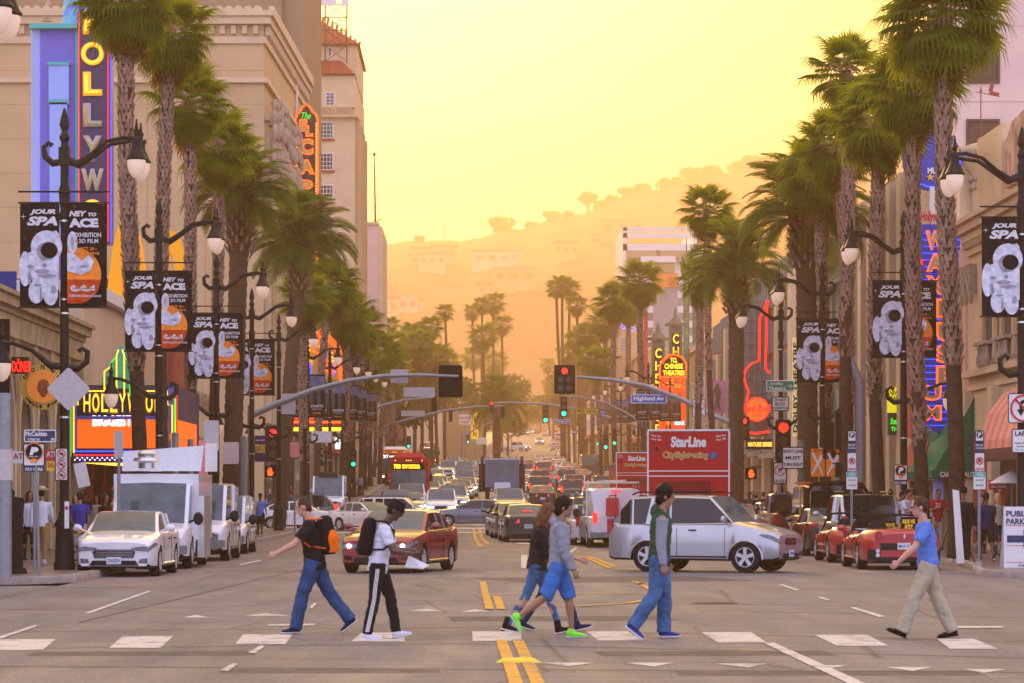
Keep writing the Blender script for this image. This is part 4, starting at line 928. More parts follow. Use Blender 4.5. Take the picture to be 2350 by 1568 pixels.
o=b.build('flames',emis('flame gold',(1,.30,.02),.8),S.root,0);o['kind']='stuff'
S.let('TCL',(f(1552),d-.06,z(951)),.8,.36,M_DKRED,bold=.03);S.let('CHINESE',(f(1552),d-.06,z(962)),.9,.25,M_DKRED,bold=.03);S.let('IMAX',(f(1560),d-.06,z(971)),.9,.36,emis('imax cyan',(.2,.8,1),1.2),bold=.04)
for px,d,zt_,zb_,txt,lab in((1511,258,759,1000,'CHINESE','grey pagoda-capped pylon with yellow letters left of the glowing totem'),(1551,262,726,1000,'CHINESE','taller grey pagoda-capped pylon behind the glowing totem')):
 f=lambda p:PX(p,d);z=lambda py:PZ(py,d)
 S=Bld('pylon',lab,'pylon',f(px),d);M_PYL=mat('pylon grey green',(.17,.17,.12),.8,var=.2)
 S.box('shaft',M_PYL,(f(px-15),f(px-10),d,d+1.2,G(d),z(zt_+22)),(f(px+10),f(px+15),d,d+1.2,G(d),z(zt_+22)),(f(px-10),f(px+10),d+.1,d+1.1,G(d),z(zt_+24)))
 S.box('face_panel',M_DARK,(f(px-9),f(px+9),d+.02,d+.09,z(zb_),z(zt_+40)))
 b=S.mb();b.lathe([(.95,z(zt_+22)),(.95,z(zt_+16)),(.55,z(zt_+12)),(.2,z(zt_)),(.05,z(zt_-20))],(f(px),d+.6,0),4);b.build('cap',M_PYL,S.root,0)
 for k,ch in enumerate(txt):S.let(ch,(f(px),d-.02,z(zt_+52+k*29)),.55,.85,E_YEL,name='letter',bold=.02);S.let(ch,(f(px)+.03,d-.05,z(zt_+52+k*29)),.38,.6,M_RED,name='letter_core',bold=.0)
S=Bld('red_banner','tall red vertical banner with yellow figures beside the pylons','banner',PX(1475,300),300)
d=300;f=lambda px:PX(px,d);z=lambda py:PZ(py,d)
S.box('sheet',M_RED,(f(1478),f(1487),d,d+.6,z(996),z(713)),(f(1464),f(1477),d+.2,d+.6,z(996),z(760)));S.box('stripe',E_YEL,(f(1466),f(1469),d+.1,d+.19,z(920),z(780)),(f(1473),f(1475),d+.1,d+.19,z(980),z(800)))
for px,py0,py1,hw,lab in((1575,576,650,7,'slim green copper spire behind the date palm'),(1602,553,660,13,'broad green copper spire behind the date palm')):
 d=285;f=lambda p:PX(p,d);z=lambda py:PZ(py,d);S=Bld('copper_spire',lab,'spire',f(px),d)
 b=S.mb();b.lathe([(hw/23.2,G(d)),(hw/23.2,z(py0+36)),(.02,z(py0))],(f(px),d,0),6);b.build('shaft',mat('copper green',(.16,.24,.12),.6,var=.3,scale=2),S.root,0)
 b=S.mb();b.tube([(f(px),d,z(py0+2)),(f(px),d,z(py0-30))],.05,5);b.build('finial',M_DARK,S.root)
 for k in(-1,1):b=S.mb();b.tube([(f(px)+k*hw/23*1.1,d,z(py0+60)),(f(px)+k*hw/23*1.3,d,z(py0+38)),(f(px)+k*hw/23*1.05,d,z(py0+20)),(f(px)+k*hw/23*1.35,d,z(py0+8))],[.12,.2,.12,.02],6);b.build('ornament',M_BLIND,S.root)
B=Bld('white_office','white office block with open roof frame in the haze on the right','building',27,428)
d=420;f=lambda px:PX(px,d);z=lambda py:PZ(py,d)
x0,x1=f(1430),f(1600)
B.box('wall',M_WHITE,(x0,x1,d,d+22,0,z(640)),(x0,x1,d,d+.6,z(575),z(560)),(x0,x1,d,d+.6,z(546),z(535)),(x0,x1,d,d+.6,z(530),z(522)),(x0,x0+.6,d,d+22,z(640),z(522.1)),(x1-.6,x1,d,d+22,z(640),z(522.1)))
B.box('slab',M_WHITE,(x0+.7,x1-.7,d+.7,d+22,z(640),z(562)))
for(a,b_,c,e)in((1437,1506,575,592),(1514,1580,575,592),(1437,1470,610,622),(1471,1548,603,625)):B.box('window',mat('tan blinds',(.42,.33,.18),.6),(f(a),f(b_),d-.05,d+.55,z(e),z(c)))
B.box('band',M_WHITE,(f(1470),f(1550),d-.5,d-.06,z(603),z(589)))
for k in range(5):B.box('window',M_GLASSB,(x0+.6,x1-.6,d-.06,d-.01,z(668+k*34),z(650+k*34)))
S=Bld('billboard','orange and yellow roof billboard below the white office','billboard',f(1530),400)
S.box('sheet',mat('billboard sunset',(.6,.22,.05),.6,var=.6,scale=.4),(PX(1500,400),PX(1556,400),400,400.4,PZ(660,400),PZ(628,400)));S.box('frame',M_GREYM,(PX(1500,400),PX(1556,400),400.4,401,PZ(840,400),PZ(660,400)))
B=Bld('beige_hall','beige hall with blue neon scroll and a gridded window','building',24,385)
d=372;f=lambda px:PX(px,d);z=lambda py:PZ(py,d)
B.box('wall',M_CREAM,(f(1400),f(1480),d,d+20,0,z(728)));B.win_front(f(1422),f(1447),d,z(806),z(775),5,4,M_CREAM2,M_GLASSB)
for(a,c,r_)in((1432,750,.55),(1440,752,.4),(1450,756,.45),(1428,746,.3),(1444,746,.25)):B.outline('neon_scroll',arc(f(a),z(c),r_,0,360,12,d-.1,r_*.5),.07,emis('violet neon',(.25,.25,1),1))
S=Bld('motel_sign','tall yellow upright sign with red letters I N N','sign',PX(1090,430),430)
d=430;f=lambda px:PX(px,d);z=lambda py:PZ(py,d)
S.box('board',emis('lit yellow sign',(.95,.68,.01),.25),(f(1081),f(1098),d,d+.5,z(1008),z(948)));
for ch,py in zip('INN',(963,980,996)):S.let(ch,(f(1089.5),d-.05,z(py)),.55 if ch!='I' else .3,.85,M_RED,bold=.05)
S.box('post',M_GREYM,(f(1088),f(1091),d+.1,d+.4,G(d),z(1008)))
S=Bld('motel_board','white board reading HOLLYWOOD LA BREA in red beside the yellow upright sign','sign',PX(1067,440),440)
d=440;f=lambda px:PX(px,d);z=lambda py:PZ(py,d)
S.box('board',M_WHITE,(f(1054),f(1081),d,d+.4,z(975),z(952)));S.let('HOLLYWOOD',(f(1067),d-.05,z(959)),1.6,.4,M_RED,bold=.03);S.let('LA BREA',(f(1067),d-.05,z(969)),1.2,.35,M_RED,bold=.03);S.box('post',M_GREYM,(f(1066),f(1069),d+.1,d+.3,G(d),z(975)))
B=Bld('motel','ochre motel wall behind the yellow upright sign','building',-4,455)
B.box('wall',WALLS[7],(PX(1015,450),PX(1112,450),450,470,4,PZ(940,450)));B.box('roof',M_TILE,(PX(1012,450),PX(1115,450),449.6,470,PZ(940,450),PZ(936,450)))
S=Bld('motel_plate','pale plate sign with red writing under the yellow upright sign','sign',PX(1103,432),432)
S.box('board',M_WHITE,(PX(1092,432),PX(1117,432),432,432.2,PZ(1020,432),PZ(1004,432)));S.box('post',M_GREYM,(PX(1104,432),PX(1105.5,432),432.21,432.4,G(432),PZ(1004,432)))
B=Bld('blue_hoarding','dark blue hoarding over the arcade roof at the left edge','hoarding',-16,92)
B.box('board',mat('navy hoarding',(.01,.04,.25),.6),(PX(-40,92.5),PX(52,92.5),91.1,91.3,7,PZ(628,92)))
# ================================================ palms
def leaf_mat(name,col,tr,var=.3):
 m=bpy.data.materials.new(name);MT[name]=m;m.use_nodes=True;nt=m.node_tree;b=nt.nodes['Principled BSDF']
 tc=nt.nodes.new('ShaderNodeTexCoord');nz=nt.nodes.new('ShaderNodeTexNoise');nz.inputs['Scale'].default_value=3.0;nz.inputs['Detail'].default_value=4
 oi=nt.nodes.new('ShaderNodeObjectInfo')
 nt.links.new(tc.outputs['Object'],nz.inputs['Vector'])
 mr_=nt.nodes.new('ShaderNodeMapRange');mr_.inputs['From Min'].default_value=.3;mr_.inputs['From Max'].default_value=.7;mr_.inputs['To Min'].default_value=1-var;mr_.inputs['To Max'].default_value=1+var
 nt.links.new(nz.outputs['Fac'],mr_.inputs['Value'])
 m3=nt.nodes.new('ShaderNodeMapRange');m3.inputs['To Min'].default_value=.65;m3.inputs['To Max'].default_value=1.4;nt.links.new(oi.outputs['Random'],m3.inputs['Value'])
 mu=nt.nodes.new('ShaderNodeMath');mu.operation='MULTIPLY';nt.links.new(mr_.outputs['Result'],mu.inputs[0]);nt.links.new(m3.outputs['Result'],mu.inputs[1])
 s=nt.nodes.new('ShaderNodeVectorMath');s.operation='SCALE';s.inputs[0].default_value=col;nt.links.new(mu.outputs['Value'],s.inputs['Scale'])
 nt.links.new(s.outputs['Vector'],b.inputs['Base Color']);b.inputs['Roughness'].default_value=.5;b.inputs['Specular IOR Level'].default_value=.10
 t=nt.nodes.new('ShaderNodeBsdfTranslucent');t.inputs['Color'].default_value=(*tr,1)
 mx=nt.nodes.new('ShaderNodeMixShader');mx.inputs['Fac'].default_value=.42
 o=[n for n in nt.nodes if n.type=='OUTPUT_MATERIAL'][0]
 nt.links.new(b.outputs['BSDF'],mx.inputs[1]);nt.links.new(t.outputs['BSDF'],mx.inputs[2]);nt.links.new(mx.outputs['Shader'],o.inputs['Surface'])
 return m
M_LEAF=leaf_mat('palm leaf',(.055,.105,.005),(.38,.44,.008));M_LEAF2=leaf_mat('date palm leaf',(.038,.072,.006),(.24,.30,.01))
M_DRY=leaf_mat('dry palm leaf',(.13,.065,.012),(.40,.17,.02));M_TREE=leaf_mat('tree leaf',(.035,.055,.01),(.16,.2,.02))
M_BARK=mat('palm bark',(.065,.038,.026),.9,var=.35,scale=6,bump=.8,bscale=14)
M_BOOT=mat('palm boot',(.30,.19,.14),.85,var=.45,scale=5)
M_BARKD=mat('ringed palm bark',(.085,.055,.036),.95,var=.4,scale=3,stretch=(1,1,9),bump=.9,bscale=9)
def fan_frond(seed,mats=None):
 """petiole and a pleated fan whose tips droop; grows along +X from the origin"""
 r_=random.Random(seed);b=MB();L=r_.uniform(.85,1.25);dr=r_.uniform(.12,.34)
 b.m=1;b.tube([(0,0,0),(L*.5,0,.07),(L,0,-dr*.3)],[.028,.02,.014],4);b.m=0
 n=27;rad=r_.uniform(.95,1.18)
 base=Vector((L-.03,0,-dr*.3))
 for i in range(n):
  a=R(-118+236*i/(n-1));ln=rad*(.72+.28*math.cos(a*.75))*r_.uniform(.92,1.06)
  dirv=Vector((math.cos(a),math.sin(a),0));side=Vector((-math.sin(a),math.cos(a),0))
  w0,w1=.012,ln*.064;pl=.028*(1 if i%2 else-1);cup=.22*abs(math.sin(a))
  p1=base+dirv*ln*.48+Vector((0,0,-.05-.04*ln+cup*.25*ln));p2=base+dirv*ln*.78+Vector((0,0,-.14*ln-r_.uniform(.02,.08)))
  dn=r_.uniform(.38,.85)*ln*.62;p3=base+dirv*ln*.97+Vector((0,0,-.2*ln-dn))
  vs=[base+side*w0,base-side*w0,p1+side*w1+Vector((0,0,pl)),p1-side*w1-Vector((0,0,pl)),p2+side*w1*.34,p2-side*w1*.34,p3]
  b.add(vs,[(0,1,3,2),(2,3,5,4),(4,5,6)])
 me=bpy.data.meshes.new('frond');me.from_pydata(b.v,[],b.f);me.materials.append(M_LEAF if not mats else mats);me.materials.append(M_BOOT)
 me.polygons.foreach_set('material_index',b.fm);return me
def feather_frond(seed,L=2.6,n=40):
 r_=random.Random(seed);b=MB();bend=r_.uniform(.7,1.15)
 def P(t):a=bend*t**1.3;return Vector((L*t*(1-.16*a*t),0,L*(.34*t-.52*a*t*t)))
 b.m=1;b.tube([P(t)for t in(0,.15,.35,.6,.85,1)],[.035,.028,.02,.014,.008,.003],4);b.m=0
 for i in range(n):
  t=.12+.87*i/n;p=P(t);tg=(P(min(1,t+.02))-P(t-.02)).normalized();nrm=tg.cross(Vector((0,1,0)))
  ll=.50*(math.sin(PI*min(1,t*1.05))**.5+.12)*r_.uniform(.85,1.1)
  for s_ in(-1,1):
   d=(tg*.72+Vector((0,s_*.75,0))-nrm*0+Vector((0,0,r_.uniform(.0,.35)*(1 if t<.5 else .3)))).normalized()
   q=p+d*ll*.55+Vector((0,0,-.02));e=p+d*ll+Vector((0,0,-.16*ll-.05));w_=tg*.022
   b.add([p-w_,p+w_,q+w_*1.1,e,q-w_*1.1],[(0,1,2,4),(4,2,3)])
 me=bpy.data.meshes.new('frond');me.from_pydata(b.v,[],b.f);me.materials.append(M_LEAF2);me.materials.append(M_BOOT)
 me.polygons.foreach_set('material_index',b.fm);return me
FANS=[fan_frond(i)for i in range(6)];DRYS=[fan_frond(20+i,M_DRY)for i in range(3)];FEATH=[feather_frond(i)for i in range(5)]
def trunk_mesh(h,r0,r1,boots=True,seed=0,lean=(0,0),rings=False):
 r_=random.Random(seed);b=MB();n=14;k=10
 def ctr(t):return Vector((lean[0]*t+.10*math.sin(t*5+seed),lean[1]*t+.08*math.sin(t*4+seed*2),h*t))-Vector((.10*math.sin(seed),.08*math.sin(seed*2),0))
 def rad(t):return(r0*(1-t)+r1*t)*(1+.25*max(0,.06-t)/.06)
 kk=int(h*2.2);b.tube([ctr(i/kk)for i in range(kk+1)],[rad(i/kk)*(1+(.03 if i%2 else-.03))for i in range(kk+1)],n)
 b.m=1
 if boots:
  t0=boots if isinstance(boots,float)else .28;z_=t0*h;row=0
  while z_<h-.15:
   t=z_/h;c=ctr(t);r=rad(t)*.96;m_=9
   for j in range(m_):
    if r_.random()<(.35 if t<t0+.12 else .04):continue
    a=2*PI*(j+.5*(row%2))/m_+r_.uniform(-.12,.12);d=Vector((math.cos(a),math.sin(a),0));s_=Vector((-math.sin(a),math.cos(a),0));w_=r*.36*r_.uniform(.8,1.15);hh=r_.uniform(.19,.33);o=r*r_.uniform(.26,.55)
    p=c+d*r
    b.add([p-s_*w_-Vector((0,0,.05)),p+s_*w_-Vector((0,0,.05)),p+s_*w_*.55+d*o+Vector((0,0,hh*.75)),p+d*(o*1.2)+Vector((s_.x*.02,0,hh)),p-s_*w_*.55+d*o+Vector((0,0,hh*.7)),p+d*.0+Vector((0,0,hh*.5))],[(0,1,2,4),(4,2,3),(0,4,5),(1,5,2),(4,3,5),(3,2,5)])
   z_+=.165;row+=1
 return b,ctr(1)
def place_frond(me,parent,top,az,el,roll,s,name='frond'):
 o=link(name,me,parent);q=Matrix.Rotation(az,4,'Z')@Matrix.Rotation(-el,4,'Y')@Matrix.Rotation(roll,4,'X')
 o.matrix_local=Matrix.Translation(top)@q@Matrix.Diagonal((s,s,s,1));return o
def fan_palm(px,d,crown_py,label,group,seed,s=1.0,n=46,tw=.24,boots=.3,basepx=None,merged=False,skirt=14):
 x=PX(basepx if basepx else px,d);g=G(d)if d>150 else 0
 if not(HW0<d<HW1)and abs(x)>8:g+=.15
 h=PZ(crown_py,d)-g;root=thing('fan_palm',label,'palm tree',(x,d,g),0,group);r_=random.Random(seed)
 tb,top=trunk_mesh(h,tw,tw*.82,boots,seed,(PX(px,d)-x,0))
 tb.build('trunk',[M_BARK,M_BOOT],root,50)
 crown(root,top,r_,s,n,merged,skirt);return root
def crown(root,top,r_,s,n,merged,skirt):
 items=[]
 for i in range(n):
  u=(i+.5)/n;el=R(82-132*u**.85)+r_.uniform(-.12,.12);az=i*2.39996+r_.uniform(-.25,.25)
  items.append((FANS[r_.randrange(6)],az,el,r_.uniform(-.25,.25),s*r_.uniform(.9,1.12)*(.85 if u<.12 else 1)))
 for i in range(skirt):
  items.append((DRYS[i%3]if i%2 else FANS[i%6],r_.uniform(0,2*PI),R(r_.uniform(-84,-58)),r_.uniform(-.3,.3),s*r_.uniform(.75,.95)))
 if not merged:
  for it in items:place_frond(it[0],root,top-Vector((0,0,r_.uniform(0,.35)if it[2]<-.9 else 0)),*it[1:])
 else:merge_crown(root,top,items)
def merge_crown(root,top,items):
 vs,fs,fm=[],[],[];mats=[M_LEAF,M_DRY,M_BOOT]
 for me,az,el,roll,s in items:
  q=Matrix.Translation(top)@Matrix.Rotation(az,4,'Z')@Matrix.Rotation(-el,4,'Y')@Matrix.Rotation(roll,4,'X')@Matrix.Diagonal((s,s,s,1));k=len(vs)
  vs+=[tuple(q@v_.co)for v_ in me.vertices];mi=1 if me in DRYS else 0
  for p in me.polygons:fs.append(tuple(i+k for i in p.vertices));fm.append(2 if p.material_index else mi)
 me=bpy.data.meshes.new('crown');me.from_pydata(vs,[],fs)
 for m in mats:me.materials.append(m)
 me.polygons.foreach_set('material_index',fm);return link('crown',me,root)
def date_palm(px,d,crown_py,label,group,seed,s=1.0,n=70,tw=.42,basepx=None):
 x=PX(basepx if basepx else px,d);g=G(d)if d>150 else 0
 if abs(x)>8:g+=.15
 h=PZ(crown_py,d)-g;root=thing('date_palm',label,'palm tree',(x,d,g),0,group);r_=random.Random(seed)
 b=MB();k=int(h*5);rr=[]
 for i in range(k+1):
  t=i/k;r0=tw*(1.0 if t<.82 else 1+.45*math.sin((t-.82)/.18*PI*.8));rr.append(r0*(1.06 if i%2 else .97))
 b.tube([((PX(px,d)-x)*i/k,0,h*i/k)for i in range(k+1)],rr,16);b.build('trunk',M_BARKD,root,20)
 b=MB();z_=h*.84;row=0
 while z_<h:
  for j in range(9):
   a=2*PI*(j+.5*(row%2))/9;r0=tw*1.35;p=Vector((PX(px,d)-x+r0*math.cos(a),r0*math.sin(a),z_));dv=Vector((math.cos(a),math.sin(a),1.3));b.tube([p,p+dv*.22],[.07,.03],4)
  z_+=.3;row+=1
 o=b.build('boots',M_BOOT,root,0);o['kind']='stuff'
 top=Vector((PX(px,d)-x,0,h))
 for i in range(n):
  u=(i+.5)/n;el=R(84-118*u**.9)+r_.uniform(-.1,.1)
  place_frond(FEATH[r_.randrange(5)],root,top,i*2.39996+r_.uniform(-.2,.2),el,r_.uniform(-.4,.4),s*r_.uniform(.88,1.1))
 return root
GL,GR,GF='palms along the left pavement','palms along the right pavement','palms along the far street'
fan_palm(300,82,5,'tall fan palm nearest on the left, trunk crossing the first banner pair',GL,1,.86,54,.22,.33,325)
fan_palm(392,89,78,'second fan palm on the left, behind the second lamp post',GL,2,.82,44,.2,.4,374)
fan_palm(428,100,235,'third fan palm on the left with pale rough trunk beside the yellow arches',GL,3,.84,40,.2,.35,455)
fan_palm(492,107,338,'fourth fan palm on the left, just before the first date palm',GL,4,.84,40,.2,.4,490)
date_palm(552,113,452,'thick date palm on the left between the third and fourth lamp posts',GL,5,1.08,80,.36,528)
date_palm(690,142,560,'feathery date palm on the left overhanging the cinema sign',GL,6,1.28,92,.34,640)
fan_palm(706,150,690,'fan palm on the left with its crown under the feathery date palm',GL,7,.9,34,.21,.3,692)
fan_palm(760,168,655,'bushy fan palm behind the cinema marquee',GL,8,1.1,44,.21,.35,722)
LEFT=[(790,180,720),(802,196,752),(835,215,748),(818,230,800),(858,250,800),(880,262,812),(900,290,840),(842,245,850),(866,300,870),(895,320,900)]
ord_=['first','second','third','fourth','fifth','sixth','seventh','eighth','ninth','tenth','eleventh','twelfth']
for i,(px,d,py)in enumerate(LEFT):
 fan_palm(px,d,py,f'dense green fan palm in the left row beyond the crossing, {ord_[i]} after the marquee',GF,30+i,1.05,30,.22,.35,px-8,merged=i>2,skirt=10)
fan_palm(2172,73.5,40,'tallest fan palm at right, trunk between the museum sign and green awning',GR,51,.95,60,.215,.36,2196)
fan_palm(2106,80,195,'fan palm at right with the trunk crossing the astronaut banner',GR,52,.86,44,.2,.22,2120)
fan_palm(2012,87,275,'third fan palm on the right, drooping crown over the second street lamp',GR,53,.88,44,.2,.35,2024)
fan_palm(1932,95,165,'high fan palm on the right, highest crown against the yellow sky',GR,54,.82,30,.21,.4,1945)
fan_palm(1918,100,330,'fan palm on the right with reddish boots beside the third banner',GR,55,.88,40,.2,.35,1948)
fan_palm(1880,104,395,'slim fan palm on the right left of the reddish booted one',GR,56,.9,36,.2,.35,1892)
date_palm(1850,108,498,'big date palm on the right with arching dark fronds',GR,57,1.22,96,.38,1855)
date_palm(1690,139,625,'pale green date palm right of the glowing totem',GR,58,1.22,92,.36,1690)
fan_palm(1620,150,480,'slender fan palm standing above the pale green date palm',GR,59,.85,34,.17,.5,1650)
fan_palm(1600,158,640,'low fan palm trunk left of the pale green date palm',GR,60,.8,20,.2,.5,1606)
for i,(px,d,py,bp)in enumerate(((1472,235,645,1478),(1412,258,688,1412),(1440,300,700,1448),(1385,330,740,1392),(1352,350,770,1360),(1330,390,780,1338),(1372,300,830,1380),(1312,430,812,1320))):
 fan_palm(px,d,py,f'fan palm in the right row beyond the crossing, {ord_[i]} counting away from the pylons',GF,70+i,1.15 if i<2 else 1.25,38 if i<2 else 30,.24,.3,bp,merged=i>1,skirt=12)
FAR=[(1022,470,715,1030,.95,'lone slim fan palm against the haze left of centre'),(893,420,748,897,1.0,'hazy fan palm beside the rose office block'),(1085,520,715,1096,1.05,'leftmost tall palm of the hazy central clump'),(1106,500,700,1110,1.0,'second tall palm of the hazy central clump'),(1130,510,695,1134,1.35,'thick tall palm of the hazy central clump'),(1150,540,745,1152,1.3,'rightmost palm of the hazy central clump'),(1108,450,772,1112,1.5,'broad leaning palm in front of the hazy central clump'),(1278,430,660,1290,1.0,'leftmost tall palm right of the street gap'),(1292,425,655,1297,1.0,'middle tall palm right of the street gap'),(1308,428,665,1306,1.05,'rightmost tall palm right of the street gap'),(1256,700,838,1262,1.2,'small far palm in the pale gap above the climb'),(985,390,750,992,1.1,'upright palm at the right end of the left green mass'),(948,400,775,952,1.6,'bushy palm in the left green mass'),(965,380,790,968,1.5,'wide crowned palm in the left green mass'),(925,395,790,930,1.5,'left hand palm in the left green mass'),(1002,400,818,1004,1.4,'low palm right of the left green mass'),(1022,410,830,1022,1.3,'lowest palm right of the left green mass'),(1135,620,830,1136,1.7,'pale palm inside the haze behind the date palm'),(1085,600,820,1088,1.6,'pale palm left inside the haze behind the date palm'),(1325,400,700,1330,1.0,'palm just right of the tall three'),(1268,650,880,1270,1.4,'faint low palm at the right side of the climb'),(1240,900,930,1240,1.6,'faint palm at the crest'),(1345,470,850,1345,1.6,'low wide palm before the yellow pedestrian sign')]
for i,(px,d,py,bp,s,lab)in enumerate(FAR):fan_palm(px,d,py,lab,GF,100+i,s,26,.24,False,bp,merged=True,skirt=12)
date_palm(1140,380,935,'wide date palm in the middle distance above the traffic',GF,130,2.1,70,.5,1140)
def leaf_clump_mesh(seed,n=900,r=(1,1,.8),leaf=.14):
 r_=random.Random(seed);b=MB();lobes=[(Vector((r_.uniform(-.6,.6),r_.uniform(-.6,.6),r_.uniform(-.4,.6))),r_.uniform(.35,.6))for _ in range(9)]
 for _ in range(n):
  c,q=lobes[r_.randrange(9)];dv=Vector((r_.gauss(0,1),r_.gauss(0,1),r_.gauss(0,1))).normalized();p=c+dv*q*r_.uniform(.75,1.05);p=Vector((p.x*r[0],p.y*r[1],p.z*r[2]))
  u=Vector((r_.gauss(0,1),r_.gauss(0,1),r_.gauss(0,1))).normalized()*leaf;v_=u.cross(dv).normalized()*leaf*.6;b.add([p-u,p+v_,p+u,p-v_],[(0,1,2,3)])
 me=bpy.data.meshes.new('crown');me.from_pydata(b.v,[],b.f);me.materials.append(M_TREE);return me
CL=[leaf_clump_mesh(i)for i in range(3)]
TR=[(1150,560,905,60,'low bushy tree left of the climb'),(1110,520,960,55,'round tree by the motel sign'),(1185,760,950,50,'hazy tree at the left kerb of the climb'),(1215,950,955,60,'pale tree at the top of the climb'),(1290,620,940,70,'tree at the right kerb of the climb'),(1320,520,930,60,'round tree right of the climb before the shops'),(1165,500,985,36,'small street tree by the left kerb of the climb'),(985,430,925,60,'round tree behind the far left palms'),(1270,900,940,60,'pale tree right of the crest'),(1060,480,905,50,'round tree behind the motel'),(1350,560,880,80,'tall round tree behind the right palms'),(950,400,880,70,'large round tree behind the left palms'),(900,350,960,60,'round tree behind the left lamps')]
for i,(px,d,py,rp,lab)in enumerate(TR):
 g=G(d);root=thing('street_tree',lab,'tree',(PX(px,d),d,g),0,'round trees along the far street');r_=rp*d/F;hz=PZ(py,d)-g
 b=MB();b.tube([(0,0,0),(.1,0,hz*.5),(0,0,hz)],[.25,.18,.08],8)
 for k in range(4):b.tube([(0,0,hz*.55),(r_*.5*math.cos(k*1.7),r_*.5*math.sin(k*1.7),hz*.95)],[.1,.04],5)
 b.build('trunk',M_BARK,root);o=link('crown',CL[i%3],root);o.location=(0,0,hz);o.scale=(r_*1.1,r_,r_*.95);o.rotation_euler.z=i
for i,(px,py,rp,lab)in enumerate(((960,550,11,'small tree furthest left on the skyline'),(1143,522,27,'broad tree on the lower skyline'),(1215,520,13,'low tree just right of the broad skyline tree'),(1222,510,9,'pointed tree beside the villa on the skyline'),(1262,512,18,'round tree at the first rise of the skyline'),(1350,458,22,'lone umbrella tree on the skyline'),(1400,450,16,'tree just right of the umbrella tree'),(1435,438,18,'tree at the foot of the upper skyline'),(1475,440,20,'wide skyline tree above the white office'),(1525,432,20,'skyline tree before the summit grove'),(1590,405,26,'left tree of the summit grove'),(1632,398,24,'middle tree of the summit grove'),(1690,400,20,'right tree of the summit grove'),(1730,385,24,'tree right of the summit mast'),(1765,378,20,'skyline tree beside the palm crown'),(1300,505,12,'small bush on the middle skyline'),(1560,425,14,'bush left of the summit grove'),(1380,478,14,'bush right under the umbrella tree'))):
 d=RD-4;r_=rp*d/F;zt=PZ(py,d);zb=PZ(ridge(px),d)-3;zt=zt if 'umbrella tree on' in lab or 'lone' in lab else PZ(ridge(px),d)+r_*.22;r_*=1.2;root=thing('skyline_tree',lab,'tree',(PX(px,d),d,zb),0,'trees on the hill skyline')
 b=MB();b.tube([(0,0,0),(0,0,zt-zb)],[1.6,.9],6);b.build('trunk',M_BARK,root);o=link('crown',CL[i%3],root);o.location=(0,0,zt-zb);o.scale=(r_*1.15,r_,r_*1.0);o.rotation_euler.z=i*2
for(px,py,h_)in((1020,485,70),(1648,372,36)):
 d=RD-6;b=MB();b.tube([(0,0,0),(0,0,h_*d/F)],[.5,.25],5);o=b.build('radio_mast',M_GREYM,loc=(PX(px,d),d,PZ(py+h_,d)));tag(o,f"thin radio mast on the hill skyline {'left of the broad tree' if px < 1100 else 'beside the summit grove'}",'mast')
hr=random.Random(5)
hh=None
for i in range(26):
 px=hr.uniform(890,1640);t=hr.uniform(.15,.72);y=1130+(RD-1130)*t;d=y;top=PZ(ridge(px),RD);z0=G(1130)-6;X_=PX(px,RD)
 z_=z0+(top-z0)*(t**.8)+noise.fractal(Vector((X_*.007,y*.007,3)),1,2,5)*18*math.sin(PI*t)
 B=Bld('hill_house',f"{['wide', 'narrow', 'tall', 'low', 'long', 'small', 'square'][i % 7]} {'red' if i % 3 else 'stone'} roofed house on the hillside, {'left of' if px < 1150 else ('above' if px < 1300 else ('right of' if px < 1430 else 'near the skyline beyond'))} the street gap, {['low', 'middle', 'high'][min(2, int(t*3))]} slope",'house',X_,y,'houses on the hillside',z_-3)
 w_,h_=hr.uniform(14,30),hr.uniform(6,11);B.box('wall',WALLS[hr.choice((0,1,4,6))],(X_-w_/2,X_+w_/2,y-4,y+8,z_-3,z_+h_));B.box('roof',M_TILE if i%3 else M_STONE,(X_-w_/2-.5,X_+w_/2+.5,y-4.5,y+8.5,z_+h_,z_+h_+1))
 for k in range(3):B.box('window',M_GLASSD,(X_-w_/2+(k+.3)*w_/3,X_-w_/2+(k+.75)*w_/3,y-4.1,y-4,z_+h_*.45,z_+h_*.75))
